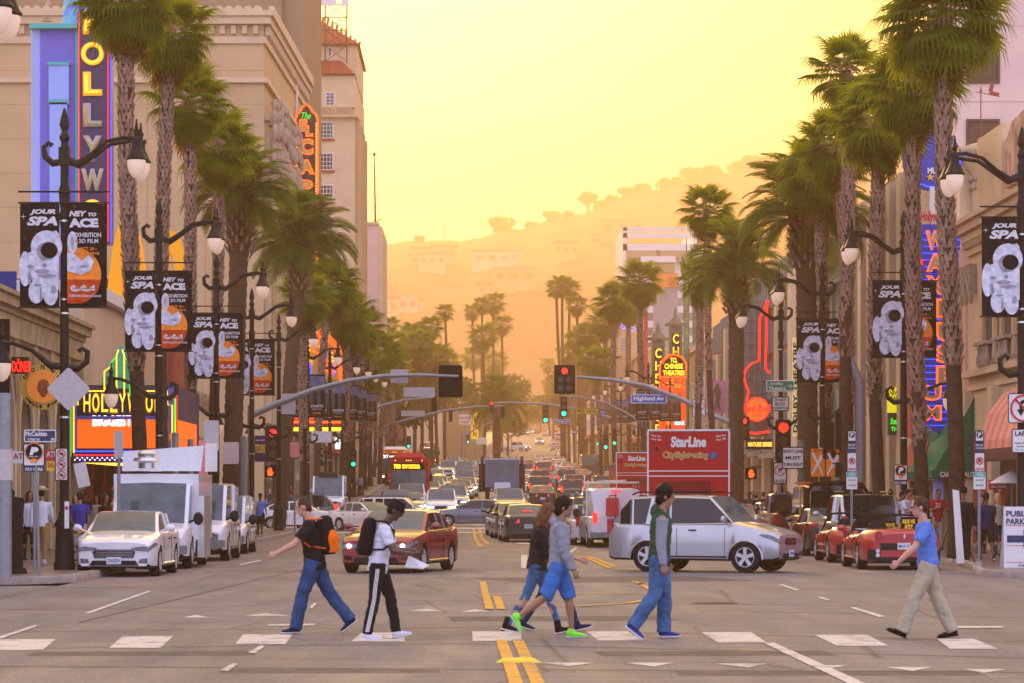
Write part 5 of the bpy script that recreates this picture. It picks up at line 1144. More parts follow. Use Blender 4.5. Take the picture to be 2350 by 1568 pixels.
# ================================================ lamps, banners, signals, signs
M_GLOBE=emis('lamp globe',(1,.66,.42),.22,base=(.62,.50,.42))
def lamp_post():
 """10 m black post; arms reach towards +X (the street), one low arm towards -X"""
 t=thing('street_lamp','tmp','street lamp')
 b=MB();b.lathe([(.24,0),(.24,.14),(.21,.18),(.19,.9),(.22,.95),(.22,1.0),(.15,1.1),(.12,1.25)],n=10);b.build('base',M_DARK,t)
 b=MB();b.lathe([(.105,1.2),(.10,4.5),(.085,7.4),(.12,7.6),(.12,7.7),(.085,7.78),(.11,7.95),(.13,8.2),(.09,8.35),(.09,8.8)],n=12)
 b.build('pole',M_DARK,t)
 b=MB();b.box((0,0,8.95),(.23,.23,.38));b.lathe([(.1,9.12),(.07,9.25),(.12,9.36),(.06,9.5),(.11,9.62),(.08,9.8),(.02,10.0)],n=10);b.build('finial',M_DARK,t)
 b=MB();b.tube([(0,0,8.85),(-.25,0,8.8),(-.42,0,8.95),(-.45,0,9.15),(-.34,0,9.25),(-.27,0,9.18)],[.08,.08,.07,.06,.05,.06],8);b.build('scroll',M_DARK,t)
 def hanging(x,y,z,sgn=1):
  b=MB();b.lathe([(.015,.5),(.04,.3),(.07,.24),(.04,.14),(.10,.06),(.10,-.1),(.14,-.18),(.19,-.30),(.235,-.36),(.2,-.39)],(x,y,z),12);h=b.build('lamp_hood',M_DARK,t)
  b=MB();b.lathe([(.195,-.392),(.2,-.48),(.17,-.62),(.10,-.74),(.02,-.79)],(x,y,z),12);b.build('globe',M_GLOBE,h)
 for yy_,dz in((-.35,0),(.45,.02)):
  b=MB();b.tube([(0,0,8.9),(.3,yy_*.2,8.78),(.6,yy_*.4,8.98),(.95,yy_*.7,9.25),(1.35,yy_,9.32+dz),(1.72,yy_,9.3+dz)],[.09,.09,.055,.045,.045,.045],8);b.build('arm',M_DARK,t);hanging(1.6,yy_,9.22+dz)
 b=MB();b.tube([(0,0,4.4),(-.3,0,4.42),(-.7,0,4.75),(-1.1,0,4.9),(-1.45,0,4.92)],[.09,.08,.05,.045,.045],8);b.tube([(0,0,4.4),(.28,0,4.35),(.48,0,4.5),(.5,0,4.72),(.38,0,4.8),(.3,0,4.72)],[.08,.08,.07,.06,.05,.06],8);b.build('low_arm',M_DARK,t);hanging(-1.35,0,4.86)
 b=MB()
 for z_ in(8.22,5.55,5.85,7.55,3.3):b.lathe([(.115,z_-.02),(.115,z_+.02)],n=12)
 b.build('strap',M_STEEL,t)
 return t
def text_card(parent,lines,x0,x1,y,flip=1):
 for(s,cx,cz,w_,h_,m,kw)in lines:letter(s,(cx,y,cz),w_,h_,m,parent,**kw)
M_PW=mat('print white',(.62,.61,.64),.6,var=.05);M_PG=mat('print grey',(.28,.28,.33),.6,var=.35,scale=9);M_PO=mat('print orange',(.85,.25,.03),.6,var=.3,scale=3)
M_POD=mat('print deep orange',(.5,.06,.01),.6,var=.4,scale=4);M_SUIT=mat('print suit white',(.56,.57,.66),.6,var=.28,scale=9)
def astro_banner():
 """pair of cloth halves on rods: x -.95..+.95, top at z=7.95, bottom 5.75"""
 t=thing('banner','tmp','banner')
 for z_ in(8.22,7.98,5.72):b=MB();b.tube([(-.98,0,z_),(.98,0,z_)],.022,6);b.build('rod',M_DARK,t)
 for s_ in(-1,1):
  b=MB();n=8;m_=10;vs=[]
  for j in range(m_+1):
   for i in range(n+1):u=i/n;vs.append((s_*(.09+.85*u),.02*math.sin(u*5+j*.3),5.74+2.22*j/m_))
  b.add(vs,[(j*(n+1)+i,j*(n+1)+i+1,(j+1)*(n+1)+i+1,(j+1)*(n+1)+i)for j in range(m_)for i in range(n)]);b.build('cloth',M_BLACKC,t)
 Y=-.045
 def poly(name,pts,m,y=Y,th=.004):b=MB();b.prism(pts,y-th,y);return b.build(name,m,t,0)
 def ell(cx,cz,rx_,rz_,n=20,a0=0,a1=360):return[(cx+rx_*math.cos(R(a0+(a1-a0)*k/n)),cz+rz_*math.sin(R(a0+(a1-a0)*k/n)))for k in range(n)]
 pc,pr=(.22,6.42),.60
 poly('planet',[(max(.09,pc[0]+pr*math.cos(R(a))),max(5.8,pc[1]+pr*math.sin(R(a))))for a in range(0,360,12)],M_PO,Y+.012)
 poly('planet_shade',[(max(.09,pc[0]+pr*.98*math.cos(R(a))),max(5.8,pc[1]-.1+pr*.9*math.sin(R(a))))for a in range(180,361,12)],M_POD,Y+.006)
 for nm,pts in(('suit',ell(-.36,7.02,.34,.36)),('suit',[(-.62,7.25),(-.15,7.38),(-.09,7.3),(-.09,6.1),(-.2,6.05),(-.62,6.1),(-.72,6.5)]),('suit',ell(-.82,6.55,.13,.38)),('suit',ell(-.66,6.7,.2,.22)),('suit',ell(-.58,6.05,.17,.25)),('suit',ell(-.27,6.0,.16,.24)),('suit',ell(.2,7.12,.11,.24)),('suit',[(.09,6.9),(.22,6.88),(.4,6.72),(.55,6.85),(.66,6.72),(.6,6.52),(.4,6.42),(.09,6.5)])):poly(nm,pts,M_SUIT,Y-.004)
 poly('suit_shade',ell(-.36,6.93,.22,.2),M_PG,Y-.010);poly('visor',ell(-.3,6.95,.185,.175),M_BLACKC,Y-.016)
 for(cx,cz,a,c)in((-.45,6.5,.16,.05),(-.35,6.4,.2,.04),(-.4,6.62,.05,.05),(-.72,6.35,.04,.16),(-.2,6.1,.06,.08),(-.55,6.2,.1,.03),(-.48,6.0,.02,.16),(-.7,6.6,.08,.04),(.45,6.6,.1,.03),(.2,7.1,.03,.14)):poly('suit_detail',ell(cx,cz,a,c,10),M_PG,Y-.013)
 K=dict(italic=.25,bold=.05)
 for(s,cx,cz,w_,h_,m,kw)in(('JOUR',-.44,7.77,.56,.13,M_PW,K),('NEY',.32,7.74,.38,.12,M_PW,K),('TO',.63,7.72,.18,.08,M_PW,K),('SPA',-.45,7.58,.66,.2,M_PW,K),('ACE',.45,7.54,.64,.2,M_PW,dict(italic=-.05,bold=.06)),('EXHIBITION',.53,7.28,.58,.1,M_PW,{}),('&',.29,7.15,.06,.09,M_PO,{}),('3D FILM',.55,7.15,.42,.09,M_PW,{}),('OCT. 29 –',.55,6.98,.36,.07,M_PO,{}),('MAY 8, 2016',.53,6.88,.5,.07,M_PO,{}),('California Science Center',.48,5.97,.7,.06,M_PW,{}),('California ScienCenter',.43,6.13,.48,.05,M_POD,{})):
  letter(s,(cx,Y-.02 if m!=M_POD else Y-.032,cz),w_,h_,m,t,**kw)
 poly('logo_cloud',[(.16+.075*k,6.13+.055*math.sin(k*2.1)+.03)for k in range(8)][::1]+[(.16+.075*(7-k),6.13-.06+.02*math.sin(k*2))for k in range(8)],M_PW,Y-.018)
 b=MB();r_=random.Random(3)
 for _ in range(60):x,z_=r_.uniform(.1,.92)*r_.choice((-1,1)),r_.uniform(6.9,7.95);q=r_.uniform(.004,.01);b.box((x,Y+.008,z_),(q,.003,q))
 b.add([(-.86+.07*(c if k%2==0 else .15*c),Y,7.68+.07*(s if k%2==0 else .15*s))for k in range(8)for c,s in((math.cos(k*PI/4),math.sin(k*PI/4)),)],[tuple(range(8))])
 o=b.build('stars',M_PW,t,0);o['kind']='stuff';return t
def show_banner():
 t=thing('banner','tmp','banner');Y=-.03
 for z_ in(7.98,5.72):b=MB();b.tube([(-.95,0,z_),(.95,0,z_)],.025,6);b.build('rod',M_DARK,t)
 for s_ in(-1,1):
  b=MB();b.bx(s_*.09,s_*.94,-.01,.01,5.74,7.96);b.build('cloth',M_BLACKC,t,0)
  b=MB();b.add([(s_*.1,Y,7.9),(s_*.93,Y,7.9),(s_*.93,Y,7.0),(s_*.5,Y,6.7),(s_*.1,Y,7.0)],[(0,1,2,3,4)]);b.build('backdrop',mat('print steel blue',(.10,.14,.24),.6,var=.4,scale=3),t,0)
  for k in range(4):
   x=s_*(.2+.2*k);b=MB();b.prism([(x-.1,6.7),(x-.11,7.25),(x-.04,7.35),(x+.04,7.35),(x+.11,7.25),(x+.1,6.7),(x+.03,6.35),(x-.03,6.35)],Y-.012,Y-.008);b.build('figure',M_BLACKC if k%2 else mat('print dark suit',(.06,.06,.08),.6),t,0)
   b=MB();b.lathe([(.055,-.012),(.055,-.008)],(x,Y,7.44),10,'y');b.build('face',mat('print skin',(.25,.15,.11),.6),t)
 for s,cx,cz,w_,h_ in(('ILLUSI',-.5,6.32,.6,.14),('ONISTS',.5,6.32,.66,.14),('LIVE FROM',-.5,6.16,.5,.05),('BROADWAY',.5,6.16,.5,.05),('PANTAGES',.5,5.95,.4,.08),('FEB 23 - MAR 13',-.5,5.9,.6,.06)):letter(s,(cx,Y-.02,cz),w_,h_,M_PW if 'PAN' not in s else M_PO,t)
 return t
L0=lamp_post();A0=astro_banner();S0=show_banner()
LP=[(148,62.3,'nearest black street lamp on the left, its base beside the white sedan'),(365,81.2,'second black street lamp on the left'),(497,99.8,'third black street lamp on the left'),(578,116.5,'fourth black street lamp on the left, by the grey signal pole'),(640,133,'fifth black street lamp on the left, last before the far crossing'),(706,152,'sixth black street lamp on the left'),(757,172,'seventh black street lamp on the left, beside the marquee'),(790,192,'eighth black street lamp on the left'),(812,212,'ninth black street lamp on the left'),(838,236,'tenth black street lamp on the left')]
RP=[(2345,65.5,'nearest black street lamp on the right, cut by the frame edge'),(2074,84.8,'second black street lamp on the right'),(1887,103,'third black street lamp on the right'),(1792,117,'fourth black street lamp on the right, above the green theatre direction sign'),(1538,250,'lamp post behind the glowing totem'),(1465,262,'black lamp post beside the red banner'),(1488,215,'black lamp post between the totem and the red banner'),(1425,290,'lamp post behind the street name sign on the right'),(1395,330,'far lamp post on the right before the yellow pedestrian sign')]
posts=[]
first=True
for side,rows in((1,LP),(-1,RP)):
 for i,(px,d,lab)in enumerate(rows):
  g=G(d)+.15;rz=0 if side>0 else PI
  if first:o=L0;o.location=(PX(px,d),d,g);o['label']=lab;o['group']='black street lamps';first=False
  else:o=dup(L0,(PX(px,d),d,g),rz,lab,'black street lamps')
  posts.append((px,d,g,side,i))
ban={0:'astronaut banner on the {} lamp',1:'dark stage show banner on the {} lamp'}
fA=fS=True
for px,d,g,side,i in posts:
 sd_='left' if side>0 else 'right';show=(i>=5)if side>0 else(i>=4)
 if side>0 and i==4:continue
 if side<0 and i==3:continue
 lab=(('dark stage show banner' if show else 'astronaut space exhibition banner')+f' on the {ord_[i]} {sd_} lamp post');grp='stage show banners' if show else 'space exhibition banners'
 loc=(PX(px,d),d-.16,g-.05)
 if show:
  if fS:o=S0;o.location=loc;tag(o,lab,'banner',grp);fS=False
  else:dup(S0,loc,0,lab,grp)
 else:
  if fA:o=A0;o.location=loc;tag(o,lab,'banner',grp);fA=False
  else:dup(A0,loc,0,lab,grp)
  if side<0 and i==0:pass
def plate(name,label,px,py,d,wpx,hpx,m,rot=0,th=.03,rad=.0,back=None,lines=(),post=None,cat='sign',group=None,border=None,yoff=0):
 """flat sign at a print position, distance d, size in print pixels, with optional lettering"""
 x,z_=PX(px,d),PZ(py,d);w_,h_=wpx*d/F,hpx*d/F;B=thing(name,label,cat,(x,d,z_),0,group)
 b=MB();r_=min(w_,h_)*.08;pts=[]
 for cx,cz,a0 in((w_/2-r_,h_/2-r_,0),(-w_/2+r_,h_/2-r_,90),(-w_/2+r_,-h_/2+r_,180),(w_/2-r_,-h_/2+r_,270)):
  for k in range(4):a=R(a0+30*k);pts.append((cx+r_*math.cos(a),cz+r_*math.sin(a)))
 if rot:pts=[(x_*math.cos(rot)-z__*math.sin(rot),x_*math.sin(rot)+z__*math.cos(rot))for x_,z__ in pts]
 b.prism(pts,0,th);b.build('plate',m,B,0)
 if border:
  b=MB();q=[(x_*.975,z__*.975)for x_,z__ in pts];b.tube([(x_,-.003,z__)for x_,z__ in q]+[(q[0][0],-.003,q[0][1])],.012 if d<100 else .02,4);b.build('border',border,B,0)
 for s,cx,cz,lw,lh,lm in lines:letter(s,(cx*w_,-.008,cz*h_),lw*w_,lh*h_,lm,B,bold=.03)
 if post:
  b=MB();b.tube([(0,th+.04,h_/2),(0,th+.04,-z_+(G(d)+.1 if d>50 else .1))],post,6);b.build('post',M_GREYM,B)
 return B
def ringsign(B,r_,y=-.012,cx=0,cz=0,m=None,slash=True,th=.045):
 b=MB();b.tube([(cx+r_*math.cos(R(a)),y,cz+r_*math.sin(R(a)))for a in range(0,361,18)],th*.5,5)
 if slash:b.tube([(cx-r_*.7,y,cz+r_*.7),(cx+r_*.7,y,cz-r_*.7)],th*.5,5)
 b.build('red_ring',m or M_RED,B)
def shape(B,name,pts,m,y=-.008):b=MB();b.prism(pts,y-.004,y);return b.build(name,m,B,0)
M_SW=mat('sign white',(.70,.69,.70),.45,var=.05);M_SB=mat('sign black',(.007,.007,.009),.7,spec=.12);M_SBL=mat('street sign blue',(.02,.07,.36),.45,var=.05);M_SGN=mat('sign green',(.01,.25,.12),.45,var=.05);M_SY=mat('sign yellow',(.85,.55,.02),.45,var=.05);M_SG=mat('sign back grey',(.46,.43,.43),.55,var=.08);M_NAVY=mat('sign navy',(.01,.02,.09),.5)
plate('blank_sign','grey diamond sign back bolted to the nearest left lamp post',157,893,61.8,72,72,M_SG,rot=PI/4)
plate('street_name_sign','dark blue street name sign reading McCadden Pl',92,1001,60.5,73,27,M_NAVY,border=M_SW,lines=(('McCadden',-.12,.2,.68,.42,M_SW),('1700 N',-.2,-.3,.36,.25,M_SW),('Pl',.4,-.3,.1,.25,M_SW)))
def park_sign(px,py,d,w_,h_,lab,post=.03):
 B=plate('parking_sign',lab,px,py,d,w_,h_,M_SW,border=M_SB,post=post);W,H_=w_*d/F,h_*d/F
 b=MB();b.lathe([(W*.38,-.014),(W*.38,-.004)],(0,0,H_*.12),24,'y');b.build('disc',M_SB,B);ringsign(B,W*.42,cz=H_*.12,m=M_PO,slash=False,th=.02)
 letter('P',(0,-.02,H_*.16),W*.42,H_*.36,M_SW,B,bold=.08,italic=.2);letter('PARK & PAY',(0,-.02,-H_*.08),W*.45,H_*.06,M_SW,B)
 shape(B,'car_symbol',[(-W*.14,-H_*.36),(-W*.15,-H_*.25),(-W*.09,-H_*.17),(W*.09,-H_*.17),(W*.15,-H_*.25),(W*.14,-H_*.36),(W*.08,-H_*.36),(W*.08,-H_*.32),(-W*.08,-H_*.32),(-W*.08,-H_*.36)],M_PO,-.016)
 b=MB();b.bx(-W*.48,W*.48,0,.03,-H_*.5-H_*.27,-H_*.5-.01);b.build('navy_plate',M_NAVY,B,0);letter('PAY HERE',(0,-.01,-H_*.64),W*.8,H_*.14,M_SW,B,bold=.02)
 return B
park_sign(78,1044,60,49,52,'pay parking sign on a leaning perforated post at far left',.03);park_sign(357,1064,78,34,40,'pay parking sign in front of the souvenir shop letters');park_sign(2067,1085,80,31,36,'pay parking sign right of the red convertibles')
B=plate('prohibition_sign','white sign with three red crossed rings on the nearest left lamp post',141,1066,61.9,29,76,M_SW,border=M_SB)
for k in range(3):ringsign(B,.085,cz=.23-.23*k,th=.02);letter(('NO BICYCLING','NO SKATING','NO SKATEBOARDING')[k],(0,-.01,.11-.23*k),.2,.025,M_SB,B)
for k in range(3):shape(B,'symbol',[(-.05,.22-.23*k),(-.02,.26-.23*k),(.03,.25-.23*k),(.05,.21-.23*k),(0,.2-.23*k)],M_SB)
B=plate('edge_sign','small red and white stopping sign facing sideways on the nearest left lamp',153,1182,61.9,10,62,M_SW);ringsign(B,.03,cz=.15,th=.02)
for i,(px,py,d)in enumerate(((1955,1035,74),(2248,1035,67))):
 lab='stacked parking rule signs on a post beside the '+('bus and parked vans' if i==0 else 'public parking board')
 B=plate('parking_sign',lab,px,py-34,d,19 if i==0 else 20,24,M_SW,border=M_SB);W=.21
 b=MB();b.lathe([(.075,-.014),(.075,-.004)],(0,0,.03),18,'y');b.build('disc',M_SB,B);letter('P',(0,-.02,.03),.08,.1,M_SW,B,bold=.05)
 u=d/F;z1=-14*u
 for(nm,a,c,m)in(('navy_plate',13,38,M_NAVY),('no_parking_plate',39.5,80,M_SW),('green_plate',82,122,M_SW)):
  b=MB();hw=W/2 if nm!='green_plate' else W*.66;b.bx(-hw,hw,0,.02,-c*u,-a*u);b.build(nm,m,B,0)
 for s,py_,hh_,m in(('PAY AT',21,5,M_SW),('PAY STATION',28,4,M_SW),('3AM-6AM',75,6,M_RED),('1 PARKING',88,9,M_SW),('8AM  8AM  11AM',101,5,M_SGN),('8PM  8PM  8PM',113,5,M_SGN)):
  if s=='1 PARKING':b=MB();b.bx(-W*.64,W*.64,-.004,-.001,-94*u,-82.5*u);b.build('green_band',MT.get('mint')or mat('mint',(.02,.36,.28),.5),B,0)
  letter(s,(0,-.01,-py_*u),W*.85,hh_*u,m,B,bold=.02)
 ringsign(B,.075,cz=-57*u,th=.025);letter('P',(0,-.01,-57*u),.06,.09,M_SB,B,bold=.04)
 b=MB();b.tube([(0,.05,.15),(0,.05,-PZ(py-34,d)+.15)],.035,7);b.lathe([(.12,-PZ(py-34,d)+.15),(.1,-PZ(py-34,d)+.2),(.04,-PZ(py-34,d)+.22)],(0,.05,0),10);b.build('post',M_GREYM,B)
plate('direction_sign','green direction sign reading Dolby Theatre with arrow',1791,886,116,64,24,M_SGN,border=M_SW,lines=(('Dolby',-.12,.2,.45,.34,M_SW),('Theatre',-.12,-.22,.62,.34,M_SW),('→',.34,0,.22,.4,M_SW)))
plate('rule_sign','white sign reading DO NOT BLOCK INTERSECTION',1791,927,116,39,32,M_SW,border=M_SB,lines=(('DO NOT',0,.28,.7,.22,M_SB),('BLOCK',0,-.02,.6,.22,M_SB),('INTERSECTION',0,-.3,.88,.17,M_SB)))
plate('rule_sign','white sign reading RIGHT LANE MUST TURN RIGHT',1820,1051,104,50,50,M_SW,border=M_SB,lines=(('RIGHT LANE',0,.3,.9,.15,M_SB),('MUST',0,0,.7,.16,M_SB),('TURN RIGHT',0,-.3,.9,.15,M_SB)))
def noturn(px,py,d,w_,h_,lab,u=False,bottom='ON RED',post=None):
 B=plate('rule_sign',lab,px,py,d,w_,h_,M_SW,border=M_SB,post=post);W,H_=w_*d/F,h_*d/F;cz=H_*.14 if bottom else 0;r_=W*.4
 if u:pts=[(-r_*.35,-r_*.1),(-r_*.55,-r_*.1),(-r_*.25,-r_*.6),(r_*.05,-r_*.1),(-r_*.12,-r_*.1),(-r_*.1,r_*.35),(r_*.15,r_*.5),(r_*.35,r_*.3),(r_*.35,-r_*.6),(r_*.55,-r_*.6),(r_*.55,r_*.4),(r_*.2,r_*.72),(-r_*.2,r_*.6),(-r_*.35,r_*.35)]
 else:pts=[(-r_*.3,-r_*.6),(-r_*.3,r_*.3),(r_*.1,r_*.3),(r_*.1,r_*.55),(r_*.6,r_*.18),(r_*.1,-r_*.15),(r_*.1,r_*.08),(-r_*.08,r_*.08),(-r_*.08,-r_*.6)]
 shape(B,'arrow',[(x_,cz+z__)for x_,z__ in pts],M_SB);ringsign(B,r_,cz=cz,th=.07*W)
 if bottom:letter(bottom,(0,-.01,-H_*.37),W*.8,H_*.15,M_SB,B,bold=.02)
 return B
noturn(1790,1086,108,30,49,'no right turn on red sign below the right lane sign',post=.04);noturn(1604,937,163,29,41,'no right turn on red sign hanging from the signal arm')
noturn(2350,937,65,74,69,'large no U turn sign on the nearest right lamp post',u=True,bottom=None)
plate('camera_sign','white police video monitoring sign on the nearest right lamp',2352,1012,65,60,55,M_SW,border=M_SB,lines=(('LAPD',-.1,.3,.55,.2,M_SB),('Video Monitoring',0,-.1,.8,.09,M_SB),('In Progress',0,-.24,.6,.09,M_SB),('For Your Safety',0,-.38,.75,.09,MT['mint'])))
plate('street_name_sign','blue street name sign reading Highland Av hanging from the right signal arm',1489,916,166,82,19,M_SBL,border=M_SW,lines=(('Highland Av',0,0,.84,.62,M_SW),))
plate('street_name_sign','blue street name sign reading Orange Dr in the far traffic',1290,967,300,38,9,M_SBL,border=M_SW,lines=(('Orange Dr',0,0,.84,.6,M_SW),));plate('street_name_sign','small blue street name sign right of the far green signal',1383,946,260,14,9,M_SBL,lines=(('Orange',0,0,.8,.55,M_SW),));plate('street_name_sign','small blue street name sign above the far right kerb',1321,992,420,16,8,M_SBL,lines=(('Sycamore',0,0,.85,.5,M_SW),),post=.06)
plate('pedestrian_sign','yellow sign reading PED XING before the far palms',1347,944,230,53,13,M_SY,border=M_SB,lines=(('PED XING',0,0,.85,.6,M_SB),))
for i,(px,py,wd,hh,d,lab)in enumerate(((662,927,32,47,124,'grey upright sign back on the left signal arm'),(916,864,40,32,124.3,'grey sign back beside the left signal head'),(962,900,72,22,124.2,'pale street name sign back hung under the left signal arm'),(530,1040,36,50,97,'grey sign back on the third left lamp post'),(948,949,55,13,240,'pale sign back on the second left signal arm'),(1009,1066,0,0,0,''),(738,1003,46,26,165,'white blank board behind the red hand signal'),(676,1032,21,34,124,'pink lit blank sign by the left kerb corner'),(485,1000,34,70,80,'blurred grey sign back near the second left lamp'),(272,1020,20,62,68,'grey upright post plate in front of the orange screen'),(464,1052,16,82,76,'red lit meter sign by the vans'))):
 if wd:plate('blank_sign',lab,px,py,d,wd,hh,M_SG if i not in(7,10)else mat('pink plate',(.75,.22,.24),.5),post=.04 if i in(7,9,10)else None)
for px,py,w_,h_,d,lab in((1877,1062,32,64,100,'left orange banner with white crossed beams'),(1913,1062,34,64,99,'right orange banner with white crossed beams'),(2113,1056,26,72,92,'orange banner with white beams beside the dark red awning')):
 B=plate('entertainment_banner',lab,px,py,d,w_,h_,M_ORANGE,cat='banner',group='orange district banners');W,H_=w_*d/F,h_*d/F
 shape(B,'beam',[(-W*.45,H_*.32),(-W*.3,H_*.38),(W*.4,-H_*.42),(W*.28,-H_*.42)],M_SW);shape(B,'beam',[(W*.2,H_*.3),(W*.42,H_*.22),(-W*.4,-H_*.45),(-W*.46,-H_*.38)],M_SW,-.014);star(type('q',(),{'root':B,'mb':lambda s=None:MB()})(),-W*.25,H_*.42,W*.12,-.004,M_POD)
 letter('HOLLYWOOD',(W*.1,-.008,H_*.44),W*.6,H_*.05,M_POD,B)
E_SR=emis('signal red',(1,.012,.006),2.6);E_SG=emis('signal green',(.0,.75,.42),1.6);M_SOFF=mat('signal lens off',(.05,.03,.02),.3)
def head(name,label,px,py,d,hpx,lit,cols=('r','a','g'),plate_=None,group='traffic signals',back=False,arrow=None,doghouse=False):
 x,z_=PX(px,d),PZ(py,d);h_=hpx*d/F;n=len(cols);c=h_/n;B=thing(name,label,'traffic signal',(x,d,z_),0,group)
 wb=c*1.02 if not doghouse else c*2.1
 b=MB();b.box((0,.12,0),(wb,.24,h_));b.build('housing',M_SB,B,0)
 if plate_:
  b=MB();W,H_=plate_[0]*d/F,plate_[1]*d/F;r_=.06;pts=[(sx*(W/2-(r_ if k else 0)),sz*(H_/2-(0 if k else r_)))for sx,sz,ks in((1,1,(0,1)),(-1,1,(1,0)),(-1,-1,(0,1)),(1,-1,(1,0)))for k in ks];b.prism(pts,.14,.17);b.build('backplate',M_SB,B,0)
 if not back:
  pos=[(0,h_/2-c*(k+.5),col)for k,col in enumerate(cols)]
  if doghouse:pos=[(0,h_/2-c*.5,'r')]+[(sx*c*.5,h_/2-c*(k+.5),col)for k,col in((1,'a'),(2,'g'))for sx in(-1,1)]
  for k,(cx,cz,col)in enumerate(pos):
   on=col==lit if not arrow else k==arrow
   b=MB();b.lathe([(c*.36,-.02),(c*.36,.0)],(cx,0,cz),16,'y');b.build('lens',(E_SR if col=='r' else E_SG)if on else M_SOFF,B)
   b=MB();vs=[]
   for a in range(-20,201,20):
    for y in(0,-.2):vs.append((cx+c*.4*math.cos(R(a)),y,cz+c*.4*math.sin(R(a))))
   nn=len(vs)//2;b.add(vs,[(2*i,2*i+1,2*i+3,2*i+2)for i in range(nn-1)]);b.build('visor',M_SB,B)
 return B
def mast(label,pts,d,r0,pole_px,pole_top,group='signal masts',rb=.16,pz=None):
 x=PX(pole_px,d);g=G(d);B=thing('signal_mast',label,'signal mast',(x,d,g),0,group)
 b=MB();P=[(PX(a,d)-x,0,PZ(c,d)-g)for a,c in pts];n=len(P);b.tube(P,[r0*(1-.55*i/(n-1))for i in range(n)],10);b.build('arm',M_GREYM,B)
 b=MB();b.tube([(0,0,0),(0,0,PZ(pole_top,d)-g)],[rb,rb*.8],10);b.lathe([(rb*1.8,0),(rb*1.5,.3),(rb,.5)],n=10);b.build('pole',M_GREYM,B);return B
mast('grey signal mast reaching from the left kerb with its signal seen from behind',[(575,955),(640,925),(720,895),(800,874),(880,863),(960,861),(1052,864)],124,.15,575,930)
head('traffic_signal','large black signal backplate seen from behind on the left mast',1034,875,124,60,None,back=True,plate_=(55,74));head('traffic_signal','small black signal seen from behind on the second left arm',996,928,240,34,None,back=True)
mast('grey signal mast reaching from the right kerb above the red bus',[(1697,978),(1640,955),(1560,915),(1480,885),(1400,871),(1322,865)],166,.19,1700,960)
head('traffic_signal','five lamp signal with red on at the end of the right mast',1296,871,165.6,58,'r',plate_=(48,67),doghouse=True)
head('traffic_signal','red signal above the right end of the red bus',1708,983,160,50,'r',plate_=(26,54));head('traffic_signal','red signal on the fourth right lamp post',1798,1012,116,92,'r',plate_=(36,98));head('traffic_signal','red signal on the left beyond the far crossing',626,1018,158,72,'r',plate_=(36,82))
head('traffic_signal','black signal with green up arrow under the five lamp signal',1294,934,240,46,'g')
for px,py,d,hp,lit,lab in((1252,951,300,40,'g','green signal with double lamp left of the Orange Dr sign'),(1128,935,300,27,'r','signal showing a red arrow above the far date palm'),(1288,955,330,34,'g','green signal directly above the Orange Dr sign'),(1153,946,302,26,None,'dark signal back beside the red arrow signal'),(1034,955,310,26,None,'dark signal back left of the tall yellow sign'),(1178,968,420,22,None,'dark signal back over the climbing road'),(1074,1007,420,22,'g','green signal left of the yellow sign post'),(811,1052,190,40,'g','green signal by the left palms beyond the crossing'),(901,1022,300,30,'g','green signal above the orange front bus'),(938,1015,300,28,'g','green signal right of the orange front bus'),(897,1012,300,22,'r','red lamp signal on the left beyond the crossing'),(1390,1015,250,34,'g','green signal left of the small red bus'),(1410,1007,250,30,'g','second green signal left of the small red bus'),(1372,1012,420,20,'g','small green signal above the far right kerb'),(1293,1002,500,20,'g','tiny green signal at the foot of the crest'),(1216,914,700,14,'g','tiny green signal high over the crest')):
 head('traffic_signal',lab,px,py,d,hp,lit,back=lit is None)
mast('second signal mast from the left, thin arm under the nearest one',[(795,985),(830,955),(880,930),(930,918),(996,912)],240,.16,795,975)
mast('long far signal mast from the left behind the date palm',[(800,998),(860,985),(940,962),(1020,942),(1100,933),(1155,932)],302,.18,800,985)
mast('far signal mast from the right holding the Orange Dr signals',[(1548,1012),(1500,992),(1420,965),(1340,942),(1260,928),(1180,924),(1130,925)],300,.2,1550,1000)
mast('thin signal mast from the right above the yellow pedestrian sign',[(1482,980),(1440,950),(1390,925),(1340,912),(1296,910)],241,.13,1486,975)
mast('faint signal mast crossing below the tall yellow sign',[(1062,1005),(1090,985),(1130,968),(1180,963)],420,.16,1060,990)
def hand(px,py,d,lab):
 B=thing('walk_signal',lab,'walk signal',(PX(px,d),d,PZ(py,d)),0,'walk signals with a red hand');u=d/F
 b=MB();b.box((0,.12,0),(26*u,.22,26*u));b.build('housing',M_SB,B,0)
 b=MB();H=[(-5,-9),(4,-9),(8,-1),(6,0),(4,-2),(4,8),(2.4,8),(2,1),(1.4,10),(-.6,10),(-1,1),(-2,9),(-3.6,9),(-3.6,0),(-5,5),(-6.4,5)];b.prism([(x_*u,z_*u)for x_,z_ in H],-.02,-.005);b.build('hand',emis('hand orange',(1,.07,.008),2),B,0)
 b=MB();b.tube([(0,.12,15*u),(24*u,.12,15*u)],.03,6);b.build('bracket',M_DARK,B)
hand(620,1083,118,'red hand walk signal left of the far crossing');hand(1724,1087,112,'red hand walk signal right of the red bus')
for px,py,d,hp,lab in((1905,1012,99,82,'black signal back beside the orange banners'),(1880,1016,0,0,'')):
 if d:head('traffic_signal',lab,px,py,d,hp,None,back=True,plate_=(32,86))
B=thing('signal_pole','grey steel corner pole behind the parked yellow van','pole',(PX(1840,104.5),104.5,.15));b=MB();b.tube([(0,0,0),(0,0,PZ(1020,104.5))],[.13,.11],10);b.lathe([(.25,0),(.2,.3),(.13,.45)],n=10);b.build('pole',mat('green grey paint',(.10,.15,.13),.5),B)
